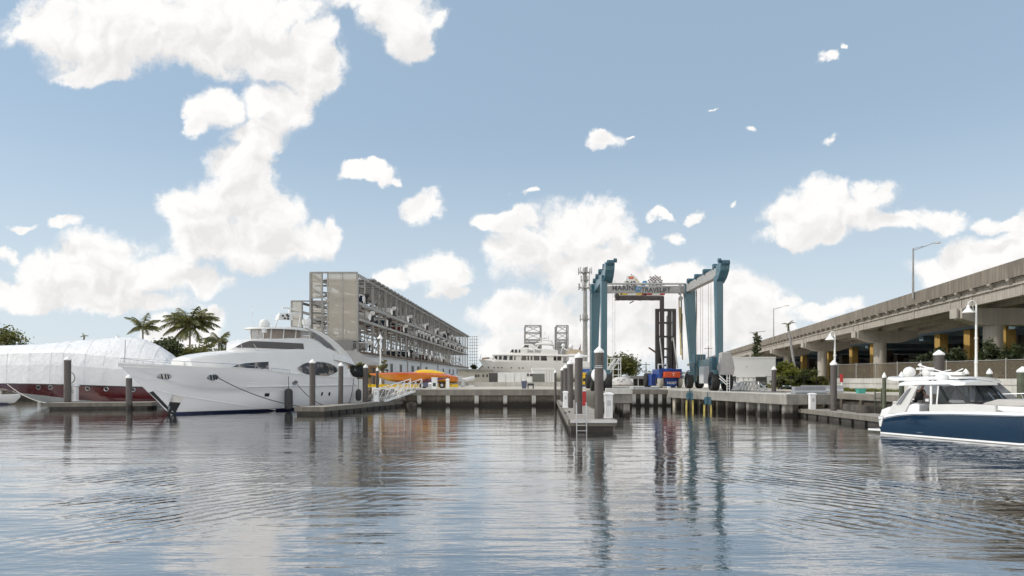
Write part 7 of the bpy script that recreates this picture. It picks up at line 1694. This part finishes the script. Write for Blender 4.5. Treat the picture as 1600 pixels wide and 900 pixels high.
sub_('shorts', ['pel', 'lhip', 'rhip', 'lth', 'rth'], [('pel', 'lhip'), ('pel', 'rhip'), ('lhip', 'lth'), ('rhip', 'rth')], (1.08, .012), 'shorts')
MB().sphere((.29, 0, 1.735), .102, 14, 10, 1.1, -.3).build('cap', M['cap_cloth'], pe, smooth=True)

# ================================================================== plants
def leaf_cloud(mb, c, rad, n, size, rnd, clumps=14, flat=.75):
    cl = []
    for _ in range(clumps):
        while True:
            p = Vector((rnd.uniform(-1, 1), rnd.uniform(-1, 1), rnd.uniform(-.75, 1)))
            if .35 < p.length < 1: break
        cl.append(p)
    for i in range(n):
        q = rnd.choice(cl) + Vector((rnd.gauss(0, .17), rnd.gauss(0, .17), rnd.gauss(0, .13)))
        p = Vector((c[0] + q.x * rad[0], c[1] + q.y * rad[1], c[2] + q.z * rad[2])); s = size * rnd.uniform(.6, 1.3)
        d = Vector((rnd.gauss(0, 1), rnd.gauss(0, 1), rnd.gauss(0, .6))).normalized(); u = d.cross(Vector((rnd.gauss(0, 1), rnd.gauss(0, 1), rnd.gauss(0, 1)))).normalized()
        mb.add([p - d * s * .5, p + u * s * .28, p + d * s * .5, p - u * s * .28], [(0, 1, 2, 3)])
def tree(name, label, px, Y, ytop, wpx, trunk_h, m='leafd', n=1500, size=.5, seed=1, cat='tree', clumps=22, grp=None):
    rnd = random.Random(seed); x = gx(px, Y); t = thing(name, label, cat, (x, Y, QZ), 0, grp); H = gz(ytop, Y) - QZ; r = wpx / F * Y / 2
    mb = MB(); leaf_cloud(mb, (0, 0, (H + trunk_h) / 2), (r, r, (H - trunk_h) / 2), n, size, rnd, clumps); mb.build('crown', M[m], t)
    mb = MB(); mb.tube([(0, 0, -.1), (.1, 0, trunk_h * .6), (0, .05, (H + trunk_h) * .5)], max(.06, H * .022), 8, .04)
    for k in range(6): a = k * 1.05 + seed; mb.tube([(0, 0, trunk_h * (.7 + .08 * k)), (r * .6 * math.cos(a), r * .6 * math.sin(a), lerp(trunk_h, H, .45 + .07 * k))], max(.03, H * .009), 5, .02)
    mb.build('trunk', M['bark'], t, smooth=True); return t
def palm(label, px, Y, ycrown, rpx, lean=0.0, n=15, seed=1, z0=QZ, tilt=0.0, trm='trunk', dense=26, droop=1.0, up0=.1):
    rnd = random.Random(seed); x = gx(px, Y); t = thing('palm_tree', label, 'palm', (x - lean, Y, z0)); H = gz(ycrown, Y) - z0; Lf = rpx / F * Y
    MB().tube([(0, 0, -.2), (lean * .3, 0, H * .4), (lean, 0, H)], .2, 10, .13).build('trunk', M[trm], t, smooth=True)
    MB().tube([(lean, 0, H - .2), (lean, 0, H + .7)], .15, 8, .07).build('crownshaft', M['palm'], t, smooth=True)
    for k in range(n):
        az = 2 * math.pi * k / n * 1.0 + rnd.uniform(-.25, .25); el = rnd.uniform(up0, 1.25); L_ = Lf * rnd.uniform(.72, 1.12); mb = MB(); pts = []
        d = Vector((math.cos(az) * math.cos(el) + tilt, math.sin(az) * math.cos(el), math.sin(el))); p = Vector((lean, 0, H + .5)); ns = 12
        for i in range(ns + 1):
            pts.append(p.copy()); p = p + d * (L_ / ns); d.z -= (.105 + .05 * rnd.random()) * droop; d.normalize()
        mb.tube(pts, .035, 4, .008)
        for i in range(dense):
            u = .12 + .88 * i / (dense - 1); j = min(ns - 1, int(u * ns)); c = pts[j].lerp(pts[j + 1], u * ns - j); tg = (pts[j + 1] - pts[j]).normalized(); sd2 = tg.cross(Vector((0, 0, 1))).normalized(); ll = Lf * .25 * (math.sin(math.pi * (u * .8 + .16)) + .15)
            for sg_ in (-1, 1):
                e = c + (sd2 * sg_ * .75 + tg * .55 + Vector((0, 0, -.35 - .6 * rnd.random()))).normalized() * ll; w = tg * (.038 * Lf / 3 + .02)
                mb.add([c - w, c + w, e + w * .3, e - w * .3], [(0, 1, 2, 3)])
        mb.build('frond', M['palm'], t)
    return t
palm('lone palm with a swept crown rising behind the wrapped yacht', 223, 118, 519, 33, 0, 14, 3, tilt=.22, droop=1.0, up0=.2, dense=32)
palm('largest palm with a full crown behind the bow of the big white yacht', 297, 112, 514, 48, .2, 30, 5, up0=-.3, dense=40, droop=.95)
palm('smaller palm right of the largest palm', 342, 120, 539, 32, .2, 16, 8, up0=.0, dense=32)
palm('distant palm whose tip shows above the wrapped yacht', 131, 130, 529, 7, 0, 7, 9, dense=12)
tree('broadleaf_tree', 'dark bushy tree left of the largest palm', 262, 104, 531, 46, .8, 'leafd', 4200, .5, 11, clumps=40)
tree('broadleaf_tree', 'lighter bushy tree below the largest palm', 318, 106, 537, 74, .8, 'leafm', 5200, .5, 12, clumps=46)
tree('broadleaf_tree', 'olive tree at the far left edge behind the wrapped yacht', 2, 130, 509, 64, 1.5, 'leafm', 5000, .55, 13, clumps=46)
tree('broadleaf_tree', 'rounded dark tree beyond the scaffold stair', 968, 125, 553, 58, 1.0, 'leafm', 6000, .45, 14, clumps=60)
tree('broadleaf_tree', 'small distant tree between the rack and the distant yacht', 741, 190, 571, 14, 1.0, 'leafd', 500, .7, 15)
tree('sapling', 'thin sapling with sparse leaves beside the warehouse lamp post', 599, 86, 560, 15, 2.0, 'leafm', 160, .34, 16, 'sapling', 9)
tree('shrub', 'yellowish shrub between the yacht stern and the tan shed', 566, 90, 566, 26, .6, 'leafm', 600, .36, 17, 'shrub', 12)
for px, Y, yt, w, n, mm, lab in ((1226, 80, 566, 32, 2600, 'leafy', 'tall yellow green shrub right of the white building'), (1240, 78, 577, 46, 2600, 'leafy', 'bright green shrub at the foot of the leaning palm trunk'), (1260, 76, 578, 36, 2400, 'leafm', 'mid green shrub right of the leaning palm trunk'), (1278, 75.5, 588, 26, 1400, 'leafm', 'low green shrub beside the grass bank'), (1222, 76, 588, 28, 1300, 'leafm', 'low shrub beside the quay piling'),
                           (1340, 88, 575, 30, 450, 'leafd', 'dark shrub seen through the fence below the second pier')):
    tree('shrub', lab, px, Y, yt, w, .1, mm, n, .34, px, 'shrub', 22, 'shrubs under the viaduct')
for px, Y, yt, w, n, lab in ((1480, 62, 540, 44, 900, 'dark bush behind the fence left of the tall lamp post'), (1545, 60, 538, 40, 900, 'dark bush in front of the nearest viaduct pier'), (1583, 58, 540, 40, 900, 'dark bush behind the fence at the right edge'), (1440, 66, 552, 26, 400, 'smallest dark bush behind the fence near the second pier'), (1503, 63, 547, 22, 350, 'dark bush just right of the ochre column by the lamp post')):
    tree('bush', lab, px, Y, yt, w, .3, 'leafd', n * 3, .32, px + 1, 'bush', 26, 'dark bushes behind the fence')
lp = palm('leaning pale palm trunk with a thin crown in front of the viaduct', 1232, 82, 514, 13, -1.0, 5, 21, dense=9, trm='galvlight')
iv = thing('vine_covered_pole', 'pole smothered in dark vine behind the white building', 'pole', (gx(1183, 98), 98, QZ))
rnd = random.Random(31); H = gz(519, 98) - QZ
MB().tube([(0, 0, 0), (0, 0, H)], .12, 8).build('pole', M['bark'], iv, smooth=True)
mb = MB()
for k in range(8): leaf_cloud(mb, (rnd.uniform(-.2, .2), 0, 4 + (H - 4.6) * k / 7), (.62 - .02 * k, .6, .9), 90, .34, rnd, 8)
mb.build('vine', M['leafd'], iv)
MB().bar((-1.0, 0, H - .1), (1.2, 0, H + .15), .06).build('crossarm', M['bark'], iv)
for px, Y, yt, lab in ((1009.5, 150, 566, 'thin distant utility pole left of the forklift'), (1107, 150, 541, 'thin utility pole between the right hoist legs')):
    t = thing('utility_pole', lab, 'pole', (gx(px, Y), Y, QZ)); h = gz(yt, Y) - QZ
    MB().tube([(0, 0, 0), (0, 0, h)], .14, 6, .09).build('pole', M['bark'], t, smooth=True); MB().bar((-.9, 0, h - .5), (.9, 0, h - .5), .12).build('crossarm', M['bark'], t)
# grass bank and weeds
mb = MB(); rnd = random.Random(41)
for k in range(5200):
    if k < 3600: x, y = rnd.uniform(31, 40), rnd.uniform(72.8, 100); z = QZ + .26
    else: x, y = rnd.uniform(31.2, 36.6), rnd.uniform(62, 67); z = QZ
    if k >= 3600 and x > 30 + (67 - y) * .2 + 4.6: continue
    a = rnd.uniform(0, 6.28); h = rnd.uniform(.12, .38); w = .05
    mb.add([(x - w * math.cos(a), y - w * math.sin(a), z), (x + w * math.cos(a), y + w * math.sin(a), z), (x + rnd.uniform(-.1, .1), y + rnd.uniform(-.1, .1), z + h)], [(0, 1, 2)])
tag(mb.build('grass', M['grass']), 'yellow green grass on the bank by the viaduct piers', 'grass', kind='stuff')
# far tree line on the horizon
for i in range(14):
    px = (-40, 60, 150, 400, 440, 505, 690, 735, 1000, 1035, 1075, 880, 935, 20)[i]; Y = 330 + (i * 37) % 90
    rnd = random.Random(i); 
mb = MB(); rnd = random.Random(77)
for i in range(70):
    x = -420 + i * 9.5 + rnd.uniform(-3, 3); leaf_cloud(mb, (x, 430 + rnd.uniform(-15, 15), QZ + 3), (7, 5, rnd.uniform(3, 5.5)), 90, 1.5, rnd, 9)
tag(mb.build('far_woods', M['farwood']), 'low line of far trees on the horizon behind the yard', 'woods', kind='stuff')
